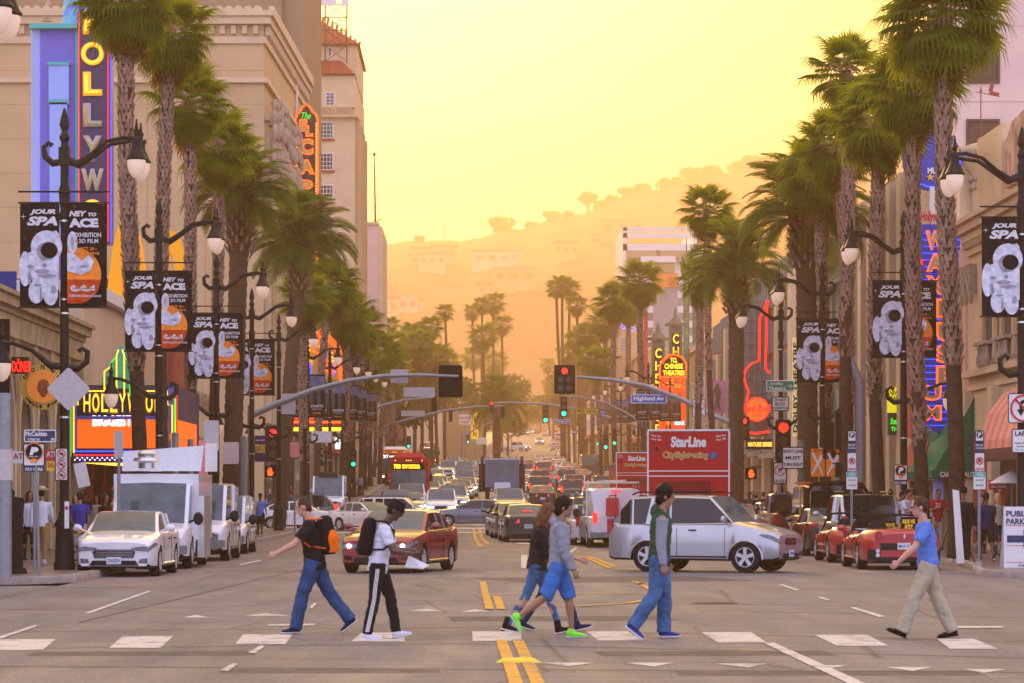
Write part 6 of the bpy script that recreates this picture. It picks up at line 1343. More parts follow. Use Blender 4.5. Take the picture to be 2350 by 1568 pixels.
B=thing('signal_pole','tall grey corner pole right of the orange banners','pole',(PX(1973,95),95,.15));b=MB();b.tube([(0,0,0),(0,0,PZ(890,95)),(-.35,0,PZ(830,95)),(-.6,0,PZ(790,95))],[.2,.17,.13,.1],10);b.build('pole',M_GREYM,B)
b=MB();b.box((-.65,0,PZ(1000,95)),(.35,.3,1.2));b.box((-.6,0,PZ(1090,95)),(.42,.3,.45));b.tube([(-.9,0,PZ(1052,95)),(.1,0,PZ(1052,95))],.03,6);b.tube([(-.9,0,PZ(1074,95)),(.1,0,PZ(1074,95))],.03,6);b.build('signal_housing',M_SB,B,0)
for px,pt,r_,d,m,lab in((558,790+220,.14,112,M_GREYM,'thick grey pole left of the fourth lamp post'),(402,1005,.1,82,M_GREYM,'grey capped post behind the vans'),(437,1020,.09,84,M_GREYM,'shorter grey capped post behind the vans'),(700,990,.1,140,M_DARK,'dark pole at the far left crossing corner'),(1174,955,.1,520,M_GREYM,'pale pole in front of the crest')):
 B=thing('post',lab,'post',(PX(px,d),d,G(d)+.15));b=MB();b.tube([(0,0,0),(0,0,PZ(pt,d)-G(d))],r_,9);b.build('shaft',m,B)
B=thing('sign_post','perforated grey steel post carrying the left pay parking sign','post',(PX(113,57.5)-.2,57.5,.15));b=MB();b.tube([(0,0,0),(-.06,0,2.2)],.03,6);b.build('shaft',M_GREYM,B)
B=thing('pay_station','black pay station cabinet on the left corner pavement','pay station',(PX(52,60),59,.15),R(-15))
b=MB();b.box((0,0,.06),(.42,.34,.12),taper=.8);b.box((0,0,.62),(.26,.22,1.0));b.add([(-.13,-.11,1.12),(.13,-.11,1.12),(.13,.11,1.12),(-.13,.11,1.12),(-.1,.05,1.6),(.16,.05,1.55),(.16,.12,1.5),(-.1,.12,1.55)],[(0,1,5,4),(1,2,6,5),(2,3,7,6),(3,0,4,7),(4,5,6,7)]);b.build('cabinet',M_SB,B,0)
b=MB();b.box((-.14,-.02,1.32),(.04,.26,.5));b.build('side_plate',M_SG,B,0)
for px,r_,d,lab in((12,.13,56,'grey sign pole at the far left frame edge'),):
 B=thing('post',lab,'post',(PX(px,d),d,.15));b=MB();b.tube([(0,0,0),(0,0,3.6)],r_,10);b.build('shaft',M_GREYM,B);b=MB();b.lathe([(r_+.02,1.9),(r_+.02,2.5)],n=10);b.build('sleeve',M_SG,B)
B=thing('dark_board','narrow black board at the far left frame edge','board',(PX(8,70),70,.15));b=MB();b.box((0,0,3.6),(.3,.1,4.6));b.build('board',M_SB,B,0)
dup(L0,(-8.6,43,.15),0,'street lamp outside the frame whose globe hangs in the top left corner','black street lamps')
B=thing('parking_board','white public parking sandwich board with a navy arrow at the right edge','sign board',(PX(2345,64),64,.15));u=64/F
b=MB();b.bx(-41*u,45*u,0,.04,0,140*u);b.build('face_panel',M_SW,B,0);b=MB();b.add([(-41*u,.5,0),(45*u,.5,0),(45*u,.05,140*u),(-41*u,.05,140*u)],[(0,1,2,3)]);b.build('rear_panel',M_SW,B,0)
for s,z_,w_ in(('PUBLIC',124,62),('PARKING',106,72)):letter(s,((-36+w_/2)*u,-.01,z_*u),w_*u,14*u,M_NAVY,B,bold=.03)
shape(B,'arrow',[(x_*u,z_*u)for x_,z_ in((-34,74),(4,74),(4,88),(26,66),(4,44),(4,58),(-34,58))],M_NAVY);
for z_ in(96,50,12):b=MB();b.bx(-36*u,40*u,-.008,-.004,z_*u,z_*u+.012);b.build('red_rule',M_RED,B,0)
letter('CarPark',(14*u,-.01,6*u),44*u,6*u,M_NAVY,B)
B=thing('tour_board','tall red TOURS board on the right pavement','sign board',(PX(2294,80),80,.15));b=MB();b.bx(-.15,.15,0,.05,.3,1.9);b.build('face_panel',M_RED,B,0)
for k,ch in enumerate('TOURS'):letter(ch,(0,-.01,1.7-.29*k),.12,.16,M_SW,B)
B=plate('shop_sign','small red STAR HOMES HOLLYWOOD sign under the pale red awning',2290,1113,80,42,22,M_RED,lines=(('STAR HOMES',.05,.2,.8,.25,M_SW),('HOLLYWOOD',.05,-.2,.8,.25,M_SW)))
B=thing('umbrella','small white cloth umbrella under the pale red awning','umbrella',(PX(2322,79),79,.15));b=MB();b.lathe([(.62,1.95),(.3,2.15),(.02,2.3)],n=8);b.build('canopy',M_WHITE,B);b=MB();b.tube([(0,0,0),(0,0,2.2)],.02,6);b.build('pole',M_GREYM,B)
B=thing('banner_stand','leaning white banner stand with a tripod by the tallest right palm','banner stand',(PX(2196,68),68,.15));b=MB();b.add([(0,0,0),(.18,0,0),(.05,0,1.72),(-.1,0,1.75),(0,.04,0),(.18,.04,0),(.05,.04,1.72),(-.1,.04,1.75)],[(0,1,2,3),(4,7,6,5),(0,4,5,1),(1,5,6,2),(2,6,7,3),(3,7,4,0)]);b.build('panel',M_WHITE,B,0)
b=MB()
for p in((-.5,0,0),(.45,.1,0),(0,.5,0)):b.tube([p,(-.05,.05,1.2)],.012,5)
b.build('tripod',M_DARK,B)
B=plate('shop_banner','purple tours banner with pale lettering left of the red signal',597,1030,118,26,60,mat('tour purple',(.05,.02,.10),.6),lines=(("TOURS",0,0,.9,.35,M_SY),('Hollywood Blvd',0,.32,.8,.08,M_SW)))
for px,py,wd,hh,d,m,txt,lab in((48,1050,46,28,66,M_SW,'ATM','red and white ATM sign at far left'),(120,1045,34,26,67,M_RED,'ATM','red ATM machine sign behind the nearest left lamp'),(120,1070,26,22,67,M_SY,'SALE','yellow sale notice behind the nearest left lamp'),(658,1060,26,44,160,M_BLIND,'','brown shop hoarding beyond the crossing')):
 plate('shop_sign',lab,px,py,d,wd,hh,m,lines=((txt,0,.1,.8,.5,M_RED if m==M_SW else(M_SW if m==M_RED else M_RED)),)if txt else())
B=plate('star_sign','orange star sign numbered 39 on a red post by the vans',394,1035,90,4,80,M_DKRED);star(type('q',(),{'root':B,'mb':lambda s=None:MB()})(),0,.45,.22,-.01,M_PO);letter('39',(0,-.07,.45),.14,.12,M_SW,B)
plate('shop_sign','vertical dark ZARA sign among the far left trunks',739,1030,190,14,78,M_BLIND,lines=());letter('ZARA',(PX(739,189.7),189.7,PZ(1030,190)),1.8,.3,M_SW,thing('zara_letters','white upright letters on the dark vertical sign','lettering',(0,0,0)),rot=-PI/2)
plate('shop_sign','lit white and blue shop sign behind the far left lamps',777,1018,195,16,26,emis('white blue light',(.75,.85,1),.9),lines=(('★',0,.15,.5,.4,M_SBL),))
for i,(py0,py1)in enumerate(((900,905),(960,958),(985,978))):
 d=640+40*i;B=MB();pts=[(PX(1150+k*30,d),d,PZ(py0+(py1-py0)*k/7,d)-.8*math.sin(PI*k/7))for k in range(8)];B.tube(pts,.04,4);o=B.build('cable',M_DARK);tag(o,['uppermost','middle','lowest'][i]+' overhead cable across the hazy gap','cable')
# ================================================ vehicles (local frame: +Y forward, origin on the ground under the middle)
M_TYRE=mat('tyre rubber',(.012,.011,.012),.85,var=.2,spec=.15);M_RIM=mat('alloy rim',(.50,.50,.53),.35,metal=.35,var=.05);M_TRIM=mat('black trim',(.012,.012,.013),.6,var=.1,spec=.2)
M_WIN=mat('car glass',(.010,.012,.014),.05,var=0,spec=.45);M_WSH=mat('windscreen glass',(.055,.085,.10),.06,var=.4,scale=2.2,spec=.55);M_CHR=mat('chrome',(.6,.6,.62),.15,metal=1,var=0)
E_HEAD=emis('headlight lit',(1,.93,.75),2.5);M_HEADOFF=mat('headlight off',(.16,.17,.19),.1,var=.5,scale=14,spec=.9);M_TAIL=mat('tail lamp',(.35,.008,.012),.2,var=.1);E_TAIL=emis('tail lamp lit',(1,.02,.012),1.8,base=(.5,.02,.02));M_AMB=mat('amber lamp',(.75,.25,.02),.25)
M_PLATE=mat('number plate',(.62,.62,.66),.5)
P_WHITE=paint('white',(.70,.71,.76));P_SILVER=paint('silver',(.42,.43,.46),.55);P_BLACK=paint('black',(.015,.014,.016));P_RED=paint('red',(.40,.004,.012));P_AUDI=paint('wine red',(.20,.005,.012));P_GREY=paint('grey blue',(.10,.115,.16),.3)
P_MAROON=paint('maroon',(.12,.01,.02));P_YEL=paint('school yellow',(.75,.35,.05));P_TAXI=paint('taxi yellow',(.80,.42,.02));P_BLUE=paint('navy',(.03,.05,.12));P_TAN=paint('tan',(.38,.30,.22),.3);P_OLIVE=paint('dark olive',(.05,.05,.04));P_ORG=paint('bus orange',(.75,.16,.02));P_BUSRED=mat('bus red',(.44,.004,.008),.5,spec=.2,coat=.05,var=.06,scale=1)
def lt(t,v):return lerp_tab(t,v)
def car(name,label,kind,col,loc,rz,lit='',group='cars in the traffic',detail=1,L=4.7,W=1.82,H=1.46,plate_txt=None,cat='car',z=None,rim=5,opt=()):
 """kind: sedan suv hatch van pickup cabrio"""
 K={'sedan':dict(hood=.66,belt=.66,wb=.735,rf=.56,rr=.30,rb=.13,deck=.70,tum=.76),'suv':dict(hood=.63,belt=.62,wb=.745,rf=.60,rr=.13,rb=.012,deck=.6,tum=.80),'hatch':dict(hood=.62,belt=.62,wb=.76,rf=.58,rr=.16,rb=.03,deck=.62,tum=.78),'van':dict(hood=.50,belt=.52,wb=.86,rf=.76,rr=.015,rb=.003,deck=.5,tum=.9),'pickup':dict(hood=.62,belt=.62,wb=.72,rf=.62,rr=.42,rb=.40,deck=.58,tum=.8),'cabrio':dict(hood=.70,belt=.68,wb=.66,rf=.56,rr=.40,rb=.30,deck=.72,tum=.8)}[kind]
 g=G(loc[1])if loc[1]>150 else 0
 root=thing(name,label,cat,(loc[0],loc[1],g if z is None else z),rz,group);r_=.33*(H/1.46)**.4 if kind!='cabrio' else .34;wb_=L*.575;yf,yr=wb_/2+.03*L,-wb_/2+.03*L
 if kind=='van':yf,yr=L*.34,-L*.30
 gc=.19 if kind in('sedan','cabrio','hatch')else .27
 zh,zbelt,zd=H*K['hood'],H*K['belt'],H*K['deck']
 Y=lambda u:-L/2+L*u
 tt=[(-L/2,zd-.10),(-L/2+.12,zd-.01),(Y(K['rb']),zbelt if kind!='sedan' else zd),(Y(K['rb'])+.35,zbelt),(Y(K['wb'])-.3,zbelt),(Y(K['wb']),zh+.005),(L/2-.55,zh-.055*H),(L/2-.16,zh-.11*H),(L/2,zh-.165*H)]
 if kind=='pickup':tt=[(-L/2,zd+.04),(Y(.40),zd+.04),(Y(.41),zbelt),(Y(K['wb'])-.3,zbelt),(Y(K['wb']),zh+.02),(L/2-.3,zh-.03),(L/2,zh-.12*H)]
 if kind=='cabrio':tt=[(-L/2,zd-.1),(-L/2+.12,zd),(-L/2+.7,zd+.04),(Y(.36),zbelt),(Y(.64),zbelt-.03),(Y(.67),zh-.06),(L/2-.5,zh-.16),(L/2,zh-.36)]
 if kind=='van':tt=[(-L/2,zbelt),(Y(.84),zbelt),(Y(.87),zh),(L/2-.2,zh-.12),(L/2,zh-.28)]
 cols=sorted(set([-L/2,-L/2+.05,-L/2+.14,-L/2+.3,L/2-.5,L/2-.3,L/2-.14,L/2-.05,L/2]+[y for y,_ in tt]+[c+r_*1.16*k for c in(yf,yr)for k in(-1,-.97,-.8,-.5,-.2,.2,.5,.8,.97,1)]+[yr+wb_*k for k in(.3,.5,.7)]))
 b=MB();rings=[];hw=W/2
 def wid(y):
  e=max(0,(abs(y)-(L/2-.75))/.75);return hw*(1-(.17 if kind!='cabrio' else .24)*e**2.4)
 for y in cols:
  zb=gc
  for c in(yf,yr):
   q=abs(y-c)/(r_*1.16)
   if q<.999:zb=max(zb,r_*1.16*math.sqrt(max(0,1-q*q))+r_*.86)
   elif q<1.01:zb=max(zb,gc)
  e=max(0,(abs(y)-(L/2-.14))/.14);zb+=.05*e
  zt=lt(tt,y);w_=wid(y);mid=max(zb+.03,.52*zt+.1);f_=.03 if not kind=='van' else .02
  pr=[(0,zb),(w_*.93,zb),(w_*.985,min(zb+.05,zt-.1)),(w_,min(mid,zt-.07)),(w_*.985,zt-.09),(w_*.955,zt-.02),(w_*.88,zt+.012),(w_*.5,zt+f_+.012),(0,zt+f_+.02)]
  if kind=='cabrio':pr=[(0,zb),(w_*.88,zb),(w_*.97,zb+.06),(w_,min(mid,zt-.16)),(w_*.97,zt-.15),(w_*.88,zt-.055),(w_*.74,zt-.005),(w_*.4,zt+.02),(0,zt+.03)]
  full=[(x,y,z_)for x,z_ in pr]+[(-x,y,z_)for x,z_ in pr[-2:0:-1]];rings.append(full)
 n=len(rings[0]);ks=[p for r__ in rings for p in r__]
 fs,fm=[],[]
 for i in range(len(rings)-1):
  for j in range(n):a,c=i*n+j,i*n+(j+1)%n;fs.append((a,c,c+n,a+n));fm.append(1 if j in(0,n-1)else(1 if(j in(1,n-2)and kind!='cabrio')else 0))
 fs+=[tuple(range(n))[::-1],tuple(range((len(rings)-1)*n,len(rings)*n))];fm+=[0,0]
 b.v=ks;b.f=fs;b.fm=fm;body=b.build('body',[col,M_TRIM],root,40)
 wbz=wid(0)
 if kind!='cabrio':
  st=[(K['rb'],0),(K['rb']+(K['rr']-K['rb'])*.5,.55),(K['rr'],.95),(K['rr']+(K['rf']-K['rr'])*.3,1.0),(K['rr']+(K['rf']-K['rr'])*.7,1.0),(K['rf'],.965),(K['rf']+(K['wb']-K['rf'])*.5,.53),(K['wb'],0)]
  gr=[]
  for u,f_ in st:
   y=Y(u);base=lt(tt,y)-.015 if kind!='pickup' else lt(tt,min(max(y,Y(.42)),Y(K['wb'])))-.015;zr=base+(H-.02-base)*f_;wb2=wid(y)*.90;ww=wb2+(hw*K['tum']-wb2)*f_
   gr.append((y,base,zr,wb2,ww))
  gl,rf_,pl=MB(),MB(),MB();ws,rw=MB(),MB();sw={1:[],-1:[]}
  def sec(g_):y,base,zr,wb2,ww=g_;return[(wb2,y,base),(ww,y,max(base,zr-.05)),(ww*.9,y,zr),(0,y,zr+.025*(1 if zr>base+.1 else 0))]
  for i in range(len(gr)-1):
   A,B_=sec(gr[i]),sec(gr[i+1])
   for s_ in(-1,1):
    a=[(x*s_,y,z_)for x,y,z_ in A];c=[(x*s_,y,z_)for x,y,z_ in B_]
    solid=(kind=='van' and i<4 and 'cargo' in opt)or(kind in('suv','van')and i<1)
    sw[s_].append((a[0],c[0],c[1],a[1],solid or(i==0 and kind=='sedan'),i))
    tgt=(rf_ if 'cargo' in opt else rw)if i<2 else(ws if i>4 else rf_)
    tgt.add([a[1],c[1],c[2],a[2]],[(0,1,2,3)])if tgt is rf_ else rf_.add([a[1],c[1],c[2],a[2]],[(0,1,2,3)])
    tgt.add([a[2],c[2],c[3],a[3]],[(0,1,2,3)])
  rf_.add([(0,gr[0][0],gr[0][1])],[])
  for s_ in(-1,1):
   wm=MB();pm=rf_
   for(a,c,c1,a1,solid,i)in sw[s_]:(pm if solid else wm).add([a,c,c1,a1],[(0,1,2,3)])
   wm.build('side_window',M_WIN,root,30)
   if detail:
    for u in((K['rr']+K['rf'])/2+.01,)+((K['rr']+.02,)if kind in('suv','hatch','sedan')else()):
     y=Y(u);rf_.box((0,0,0),(0,0,0))if False else None
     w1,w2=wid(y)*.905,hw*K['tum']*1.012;rf_.tube([(s_*w1,y,lt(tt,y)-.02),(s_*w2,y-.02,H-.07)],[.035,.03],5)
    if kind=='suv':rf_.tube([(s_*wid(Y(.24))*.905,Y(.25),zbelt-.02),(s_*hw*K['tum']*1.005,Y(.27),H-.08)],[.11,.07],6,flat=(0,1,0))
    for yy0,yy1 in((Y(K['rb']),Y(K['wb'])),):rf_.tube([(s_*wid(yy0+.1)*.91,yy0+.05,lt(tt,yy0+.1)),(s_*wid(0)*.915,0,zbelt),(s_*wid(yy1)*.9,yy1,lt(tt,yy1))],.016,4)
  ws.build('windscreen',M_WSH if 'dark' not in opt else M_WIN,root,30);(rw.build('rear_window',M_WIN if kind!='sedan' else M_WSH,root,30)if rw.f else None)
  rf_.build('roof',col,root,40)
 else:
  b=MB()
  for s_ in(-1,1):b.tube([(s_*hw*.86,Y(.69),zh-.05),(s_*hw*.72,Y(.60),H-.03)],.03,6)
  b.tube([(-hw*.72,Y(.60),H-.03),(0,Y(.59),H),(hw*.72,Y(.60),H-.03)],.03,6);b.build('windscreen_frame',M_TRIM,root)
  b=MB();b.add([(-hw*.84,Y(.69),zh-.05),(hw*.84,Y(.69),zh-.05),(hw*.7,Y(.60),H-.04),(-hw*.7,Y(.60),H-.04)],[(0,1,2,3)]);b.build('windscreen',mat('clear glass',(.9,.95,.92),.02,trans=1,var=0,spec=.3),root);MT['clear glass'].node_tree.nodes['Principled BSDF'].inputs['IOR'].default_value=1.03
  b=MB();b.box((0,Y(.5),zbelt-.01),(W*.72,L*.24,.09));b.build('cockpit',M_TRIM,root)
  for s_ in(-1,1):b=MB();b.tube([(s_*.36,Y(.42),zbelt-.1),(s_*.36,Y(.41),zbelt+.16),(s_*.36,Y(.41),zbelt+.26)],[(.24,.08),(.22,.07),(.12,.05)],8);b.build('seat',M_TRIM if s_<0 else mat('tan leather',(.35,.18,.08),.5),root)
 for sx in(-1,1):
  for yy in(yf,yr):
   b=MB();t_=.11;b.lathe([(r_*.66,-t_),(r_*.93,-t_),(r_,-t_*.75),(r_,t_*.75),(r_*.93,t_),(r_*.66,t_)],(0,0,0),20 if detail else 12,'x',False);w_=b.build('wheel',M_TYRE,root,40);w_.location=(sx*(hw-.12),yy,r_)
   b=MB();b.lathe([(r_*.64,t_*.3*sx),(r_*.64,t_*1.02*sx),(r_*.6,t_*1.02*sx),(r_*.58,t_*.35*sx)],(0,0,0),18 if detail else 10,'x',False);b.m=1;b.lathe([(r_*.64,t_*.3*sx),(.02,t_*.25*sx)],(0,0,0),14,'x');b.m=0
   if detail>0:
    for k in range(rim):
     a=2*PI*k/rim+.3;c_,s2=math.cos(a),math.sin(a);b.add([(sx*t_*.95,c_*.04-s2*.035,s2*.04+c_*.035),(sx*t_*.95,c_*.04+s2*.035,s2*.04-c_*.035),(sx*t_*.98,c_*r_*.62+s2*.05,s2*r_*.62-c_*.05),(sx*t_*.98,c_*r_*.62-s2*.05,s2*r_*.62+c_*.05),(sx*t_*.5,c_*.04,s2*.04),(sx*t_*.5,c_*r_*.6,s2*r_*.6)],[(0,1,2,3),(0,3,5,4),(1,4,5,2)])
    b.lathe([(.06,t_*.5*sx),(.05,t_*1.0*sx)],(0,0,0),10,'x')
   else:b.lathe([(r_*.6,t_*.6*sx),(.02,t_*.8*sx)],(0,0,0),10,'x')
   b.build('rim',[M_RIM,M_TRIM],w_,30)
 yF,yB=L/2,-L/2;wf=wid(L/2)
 hz=zh-.30*H if kind not in('van','pickup')else zh-.27*H;hz=max(hz,.55)
 zf=lt(tt,L/2);hz=zf-.13 if kind in('van','pickup')else zf-.09
 for s_ in(-1,1):
  b=MB()
  if kind in('van','pickup'):b.box((s_*wf*.78,yF-.01,hz),(wf*.28,.08,.17))
  else:
   P_=[(wf*.5,yF+.014,zf-.12,zf-.07),(wf*.8,yF+.014,zf-.14,zf-.04)]+[(wid(y)*1.006+.004,y+(.014 if y==yF else 0),lt(tt,y)-.15-.0*(yF-y),lt(tt,y)-.05-.06*(yF-y))for y in(yF,yF-.06,yF-.14,yF-.3)];P_.append((wid(yF-.42)*1.006+.004,yF-.42,lt(tt,yF-.42)-.13,lt(tt,yF-.42)-.12))
   b.add([(s_*x,y,z_)for x,y,a,c in P_ for z_ in(a,c)],[(2*i,2*i+1,2*i+3,2*i+2)for i in range(len(P_)-1)])
  h=b.build('headlight',E_HEAD if 'h' in lit and not detail else M_HEADOFF,root,30)
  if 'h' in lit and detail:b=MB();b.ball((s_*wf*.82,yF+.01,zf-.09),.05,10,6);b.build('lamp',emis('headlamp bulb',(1,.93,.75),14),h)
  b=MB();zt_=(zd-.14*H)if kind in('sedan','cabrio')else(zbelt-.05 if kind!='pickup' else zd-.2);th=.15 if kind in('sedan','cabrio')else .34
  if kind=='cabrio':b.lathe([(.10,-.03),(.09,.02)],(s_*hw*.62,yB-.0,zt_+.06),16,'y')
  elif kind=='sedan':b.add([(s_*wf*.45,yB-.012,zt_-.06),(s_*wf*1.0,yB+.02,zt_-.06),(s_*wf*1.07,yB+.26,zt_),(s_*wf*1.07,yB+.26,zt_+.12),(s_*wf*1.0,yB+.05,zt_+.12),(s_*wf*.5,yB+.0,zt_+.09)],[(0,1,4,5),(1,2,3,4)])
  else:b.box((s_*wf*.92,yB+.02,zt_),(wf*.2,.12,th))
  b.build('tail_lamp',E_TAIL if 't' in lit else M_TAIL,root,30)
 if 't' in lit and kind!='cabrio':b=MB();b.box((0,Y(K['rr'])-.05 if kind!='sedan' else Y(K['rb'])+.25,H-.1 if kind!='sedan' else zd+.16),(.34,.04,.035));b.build('brake_lamp',E_TAIL,root)
 b=MB();gw,gh=(.62,.14)if kind=='sedan' else(.7,.17);gz=zf-.21 if kind!='suv' else zf-.12
 if kind=='van':gw,gh,gz=.85,.2,hz
 if kind=='suv':gw,gh=.46,.12
 nb=5;
 g_=MB();g_.prism([(-gw*wf*.9,gz-gh*.6),(gw*wf*.9,gz-gh*.6),(gw*wf,gz+gh*.4),(gw*wf*.8,gz+gh*.75),(-gw*wf*.8,gz+gh*.75),(-gw*wf,gz+gh*.4)],yF-.02,yF+.014);go=g_.build('grille',M_TRIM,root,0)
 if detail:
  for k in range(nb):b.box((0,yF+.018,gz-gh*.45+k*gh*.25),(gw*wf*1.78,.012,.007))
  o_=b.build('grille_bars',M_CHR,go,0);o_['kind']='stuff'
 b=MB();b.prism([(-wf*.72,gc+.06),(wf*.72,gc+.06),(wf*.62,gc+.17),(-wf*.62,gc+.17)],yF-.02,yF+.012);b.build('lower_intake',M_TRIM,root,0)
 for s_ in(-1,1):
  if detail and kind in('sedan','suv','hatch'):b=MB();b.prism([(s_*wf*.97,gc+.1),(s_*wf*.7,gc+.11),(s_*wf*.74,gc+.2),(s_*wf*.97,gc+.22)],yF-.05,yF-.0);b.build('fog_lamp_recess',M_TRIM,root,0)
 b=MB();b.prism([(-wf*.8,gc+.03),(wf*.8,gc+.03),(wf*.84,gc+.13),(-wf*.84,gc+.13)],yB-.014,yB+.02);b.build('rear_valance',M_TRIM,root,0)
 if kind in('van','pickup')or 'bumper' in opt:
  b=MB();b.box((0,yF+.05,gc+.2),(W*.96,.16,.2));b.box((0,yB-.04,gc+.16),(W*.94,.14,.18));b.build('bumper',MT.get('bumper grey')or mat('bumper grey',(.18,.19,.20),.5),root)
 b=MB();b.box((0,yF+.026 if kind not in('van',)else yF+.14,gc+.17),(.31,.012,.155));pf=b.build('number_plate',M_PLATE,root,0)
 b=MB();zp=zd-.28*H if kind=='sedan' else gc+.38;b.box((0,yB-.022,zp),(.31,.012,.155));b.build('number_plate',M_PLATE,root,0)
 if plate_txt:t,where=plate_txt;o_=letter(t,(0,(yF+.036 if kind!='van' else yF+.15)if where=='f' else yB-.032,gc+.165 if where=='f' else zp),.26,.07,M_SBL,pf,rz=PI if where=='f' else 0,bold=.02)
 for s_ in(-1,1):
  b=MB();ym=Y(K['wb'])-.18;b.tube([(s_*hw*.9,ym,lt(tt,ym)+.02),(s_*(hw+.06),ym+.02,lt(tt,ym)+.09)],.025,5);b.ball((s_*(hw+.13),ym+.02,lt(tt,ym)+.11),(.12,.06,.08 if kind!='van' else .16),8,6);b.build('mirror',col if kind not in('van',)else M_TRIM,root)
  if detail:
   b=MB()
   for u in(.5,.3):yy=Y(u)+.05;b.box((s_*(hw+.008),yy,zbelt-.13),(.03,.17,.03))
   for yy,col_ in((Y(.42),0),(Y(.70),0),(Y(.22)if kind!='van' else Y(.6),0)):
    if abs(yy-yr)>r_*1.2 and abs(yy-yf)>r_*1.2:b.tube([(s_*(wid(yy)*.99+.001),yy,gc+.1),(s_*(wid(yy)+.001),yy,.55*zbelt+.1),(s_*(wid(yy)*.985+.001),yy,zbelt-.08)],.006,4)
   b.build('door_trim',M_TRIM,root)
   b=MB();b.tube([(s_*hw*1.003,yr+r_*1.25,gc+.09),(s_*hw*1.003,yf-r_*1.25,gc+.09)],.018,4);b.build('sill',M_TRIM if kind!='sedan' else col,root)
   for c in(yf,yr):
    if kind=='suv':b=MB();b.tube([(s_*(wid(c)*.99),c+r_*1.2*math.cos(R(a)),r_*.86+r_*1.2*math.sin(R(a)))for a in range(0,181,20)],.022,5);b.build('arch_trim',col,root)
 if kind=='suv' and detail or 'rack' in opt:
  for s_ in(-1,1):b=MB();b.tube([(s_*hw*K['tum']*.86,Y(K['rr']),H+.0),(s_*hw*K['tum']*.86,Y(K['rr'])+.12,H+.06),(s_*hw*K['tum']*.86,Y(K['rf'])-.1,H+.06),(s_*hw*K['tum']*.86,Y(K['rf']),H-.0)],.02,6);b.build('roof_rail',M_TRIM,root)
 if detail and kind!='cabrio' and kind!='van':
  for s_ in(-1,1):
   b=MB();b.ball((s_*.36,Y(.55),zbelt+.18),(.12,.07,.1),8,6);b.build('headrest',M_TRIM,root)
 return root
def place(px,d,dx=0):return(PX(px,d)+dx,d)
HR=lambda a:R(a)
CG='cars waiting at the crossing';PK='vehicles parked at the left kerb';PR='vehicles parked at the right kerb'
c=car('white_sedan','white sedan with a slatted dark grille parked nearest on the left','sedan',P_WHITE,place(297,64),PI+R(-1.5),group=PK,L=4.6,W=1.80,H=1.42,plate_txt=('7DNZ339','f'),rim=10)
c=car('red_sedan','wine red sedan turning with headlights on behind the man in the bucket hat','sedan',P_AUDI,place(922,67),PI-R(13),'h',CG,L=4.7,W=1.83,H=1.43,rim=10)
b=MB();b.prism([(-.2,.38),(.2,.38),(.3,.62),(.26,.78),(-.26,.78),(-.3,.62)],2.352,2.372);b.build('grille_shield',M_TRIM,c,0)
c=car('silver_suv','silver compact SUV with five spoke wheels crossing behind the man in the green vest','suv',P_SILVER,place(1618,66.5),-PI/2-R(27),'',CG,L=4.2,W=1.8,H=1.77,plate_txt=('3KDM','f'),opt=('bumper_',))
c=car('white_minivan','white minivan parked last in the left row, sloping bonnet','van',P_WHITE,place(505,88),PI,group=PK,L=5.0,W=1.98,H=1.78)
VAN2=car('cargo_van','white panel van parked third in the left row with a blunt grey bumper','van',P_WHITE,place(456,79),PI,group=PK,L=5.4,W=2.0,H=2.1,opt=('cargo',))
c=car('food_truck','white food truck with raised roof flap and steel vent, second at left kerb','van',P_WHITE,place(366,71),PI,group=PK,L=5.8,W=2.02,H=2.1,plate_txt=('4X56253','f'),opt=('cargo',),cat='truck')
b=MB();b.box((-.05,-.6,1.48),(2.06,3.6,1.6));b.build('box_body',P_WHITE,c,0)
b=MB();b.add([(-1.0,-.2,2.36),(.95,-.2,2.36),(.95,-.5,2.85),(-1.05,-.5,3.0),(-1.0,-.25,2.36),(.95,-.25,2.36),(.95,-.55,2.85),(-1.05,-.55,3.0)],[(0,1,2,3),(7,6,5,4),(0,4,5,1),(1,5,6,2),(2,6,7,3),(3,7,4,0)]);b.build('roof_panel',mat('quilted panel',(.60,.62,.68),.4,var=.1,scale=20),c,0)
b=MB();b.lathe([(.2,2.42),(.2,2.55),(.34,2.6),(.3,2.68),(.2,2.7),(.22,2.78),(.15,2.86),(.02,2.88)],(.25,.6,0),16);b.build('roof_vent',M_STEEL,c)
b=MB();b.box((1.35,.4,2.6),(.3,.05,.6));b.build('side_flap',M_WHITE,c,0).rotation_euler=(0,R(12),0);b=MB();b.box((-1.25,-.3,2.7),(.3,.05,.7));b.build('side_flap',M_WHITE,c,0)
b=MB();b.box((-1.12,.2,1.0),(.16,1.7,1.5));b.build('service_counter',M_STEEL,c,0)
for k in range(9):b=MB();b.ball((1.05,.3-.1*(k%3),1.9-.12*k),(.12,.14,.1),8,5);b.build('snack_bags',[M_RED,M_SGN,M_PO,M_SY][k%4],c)
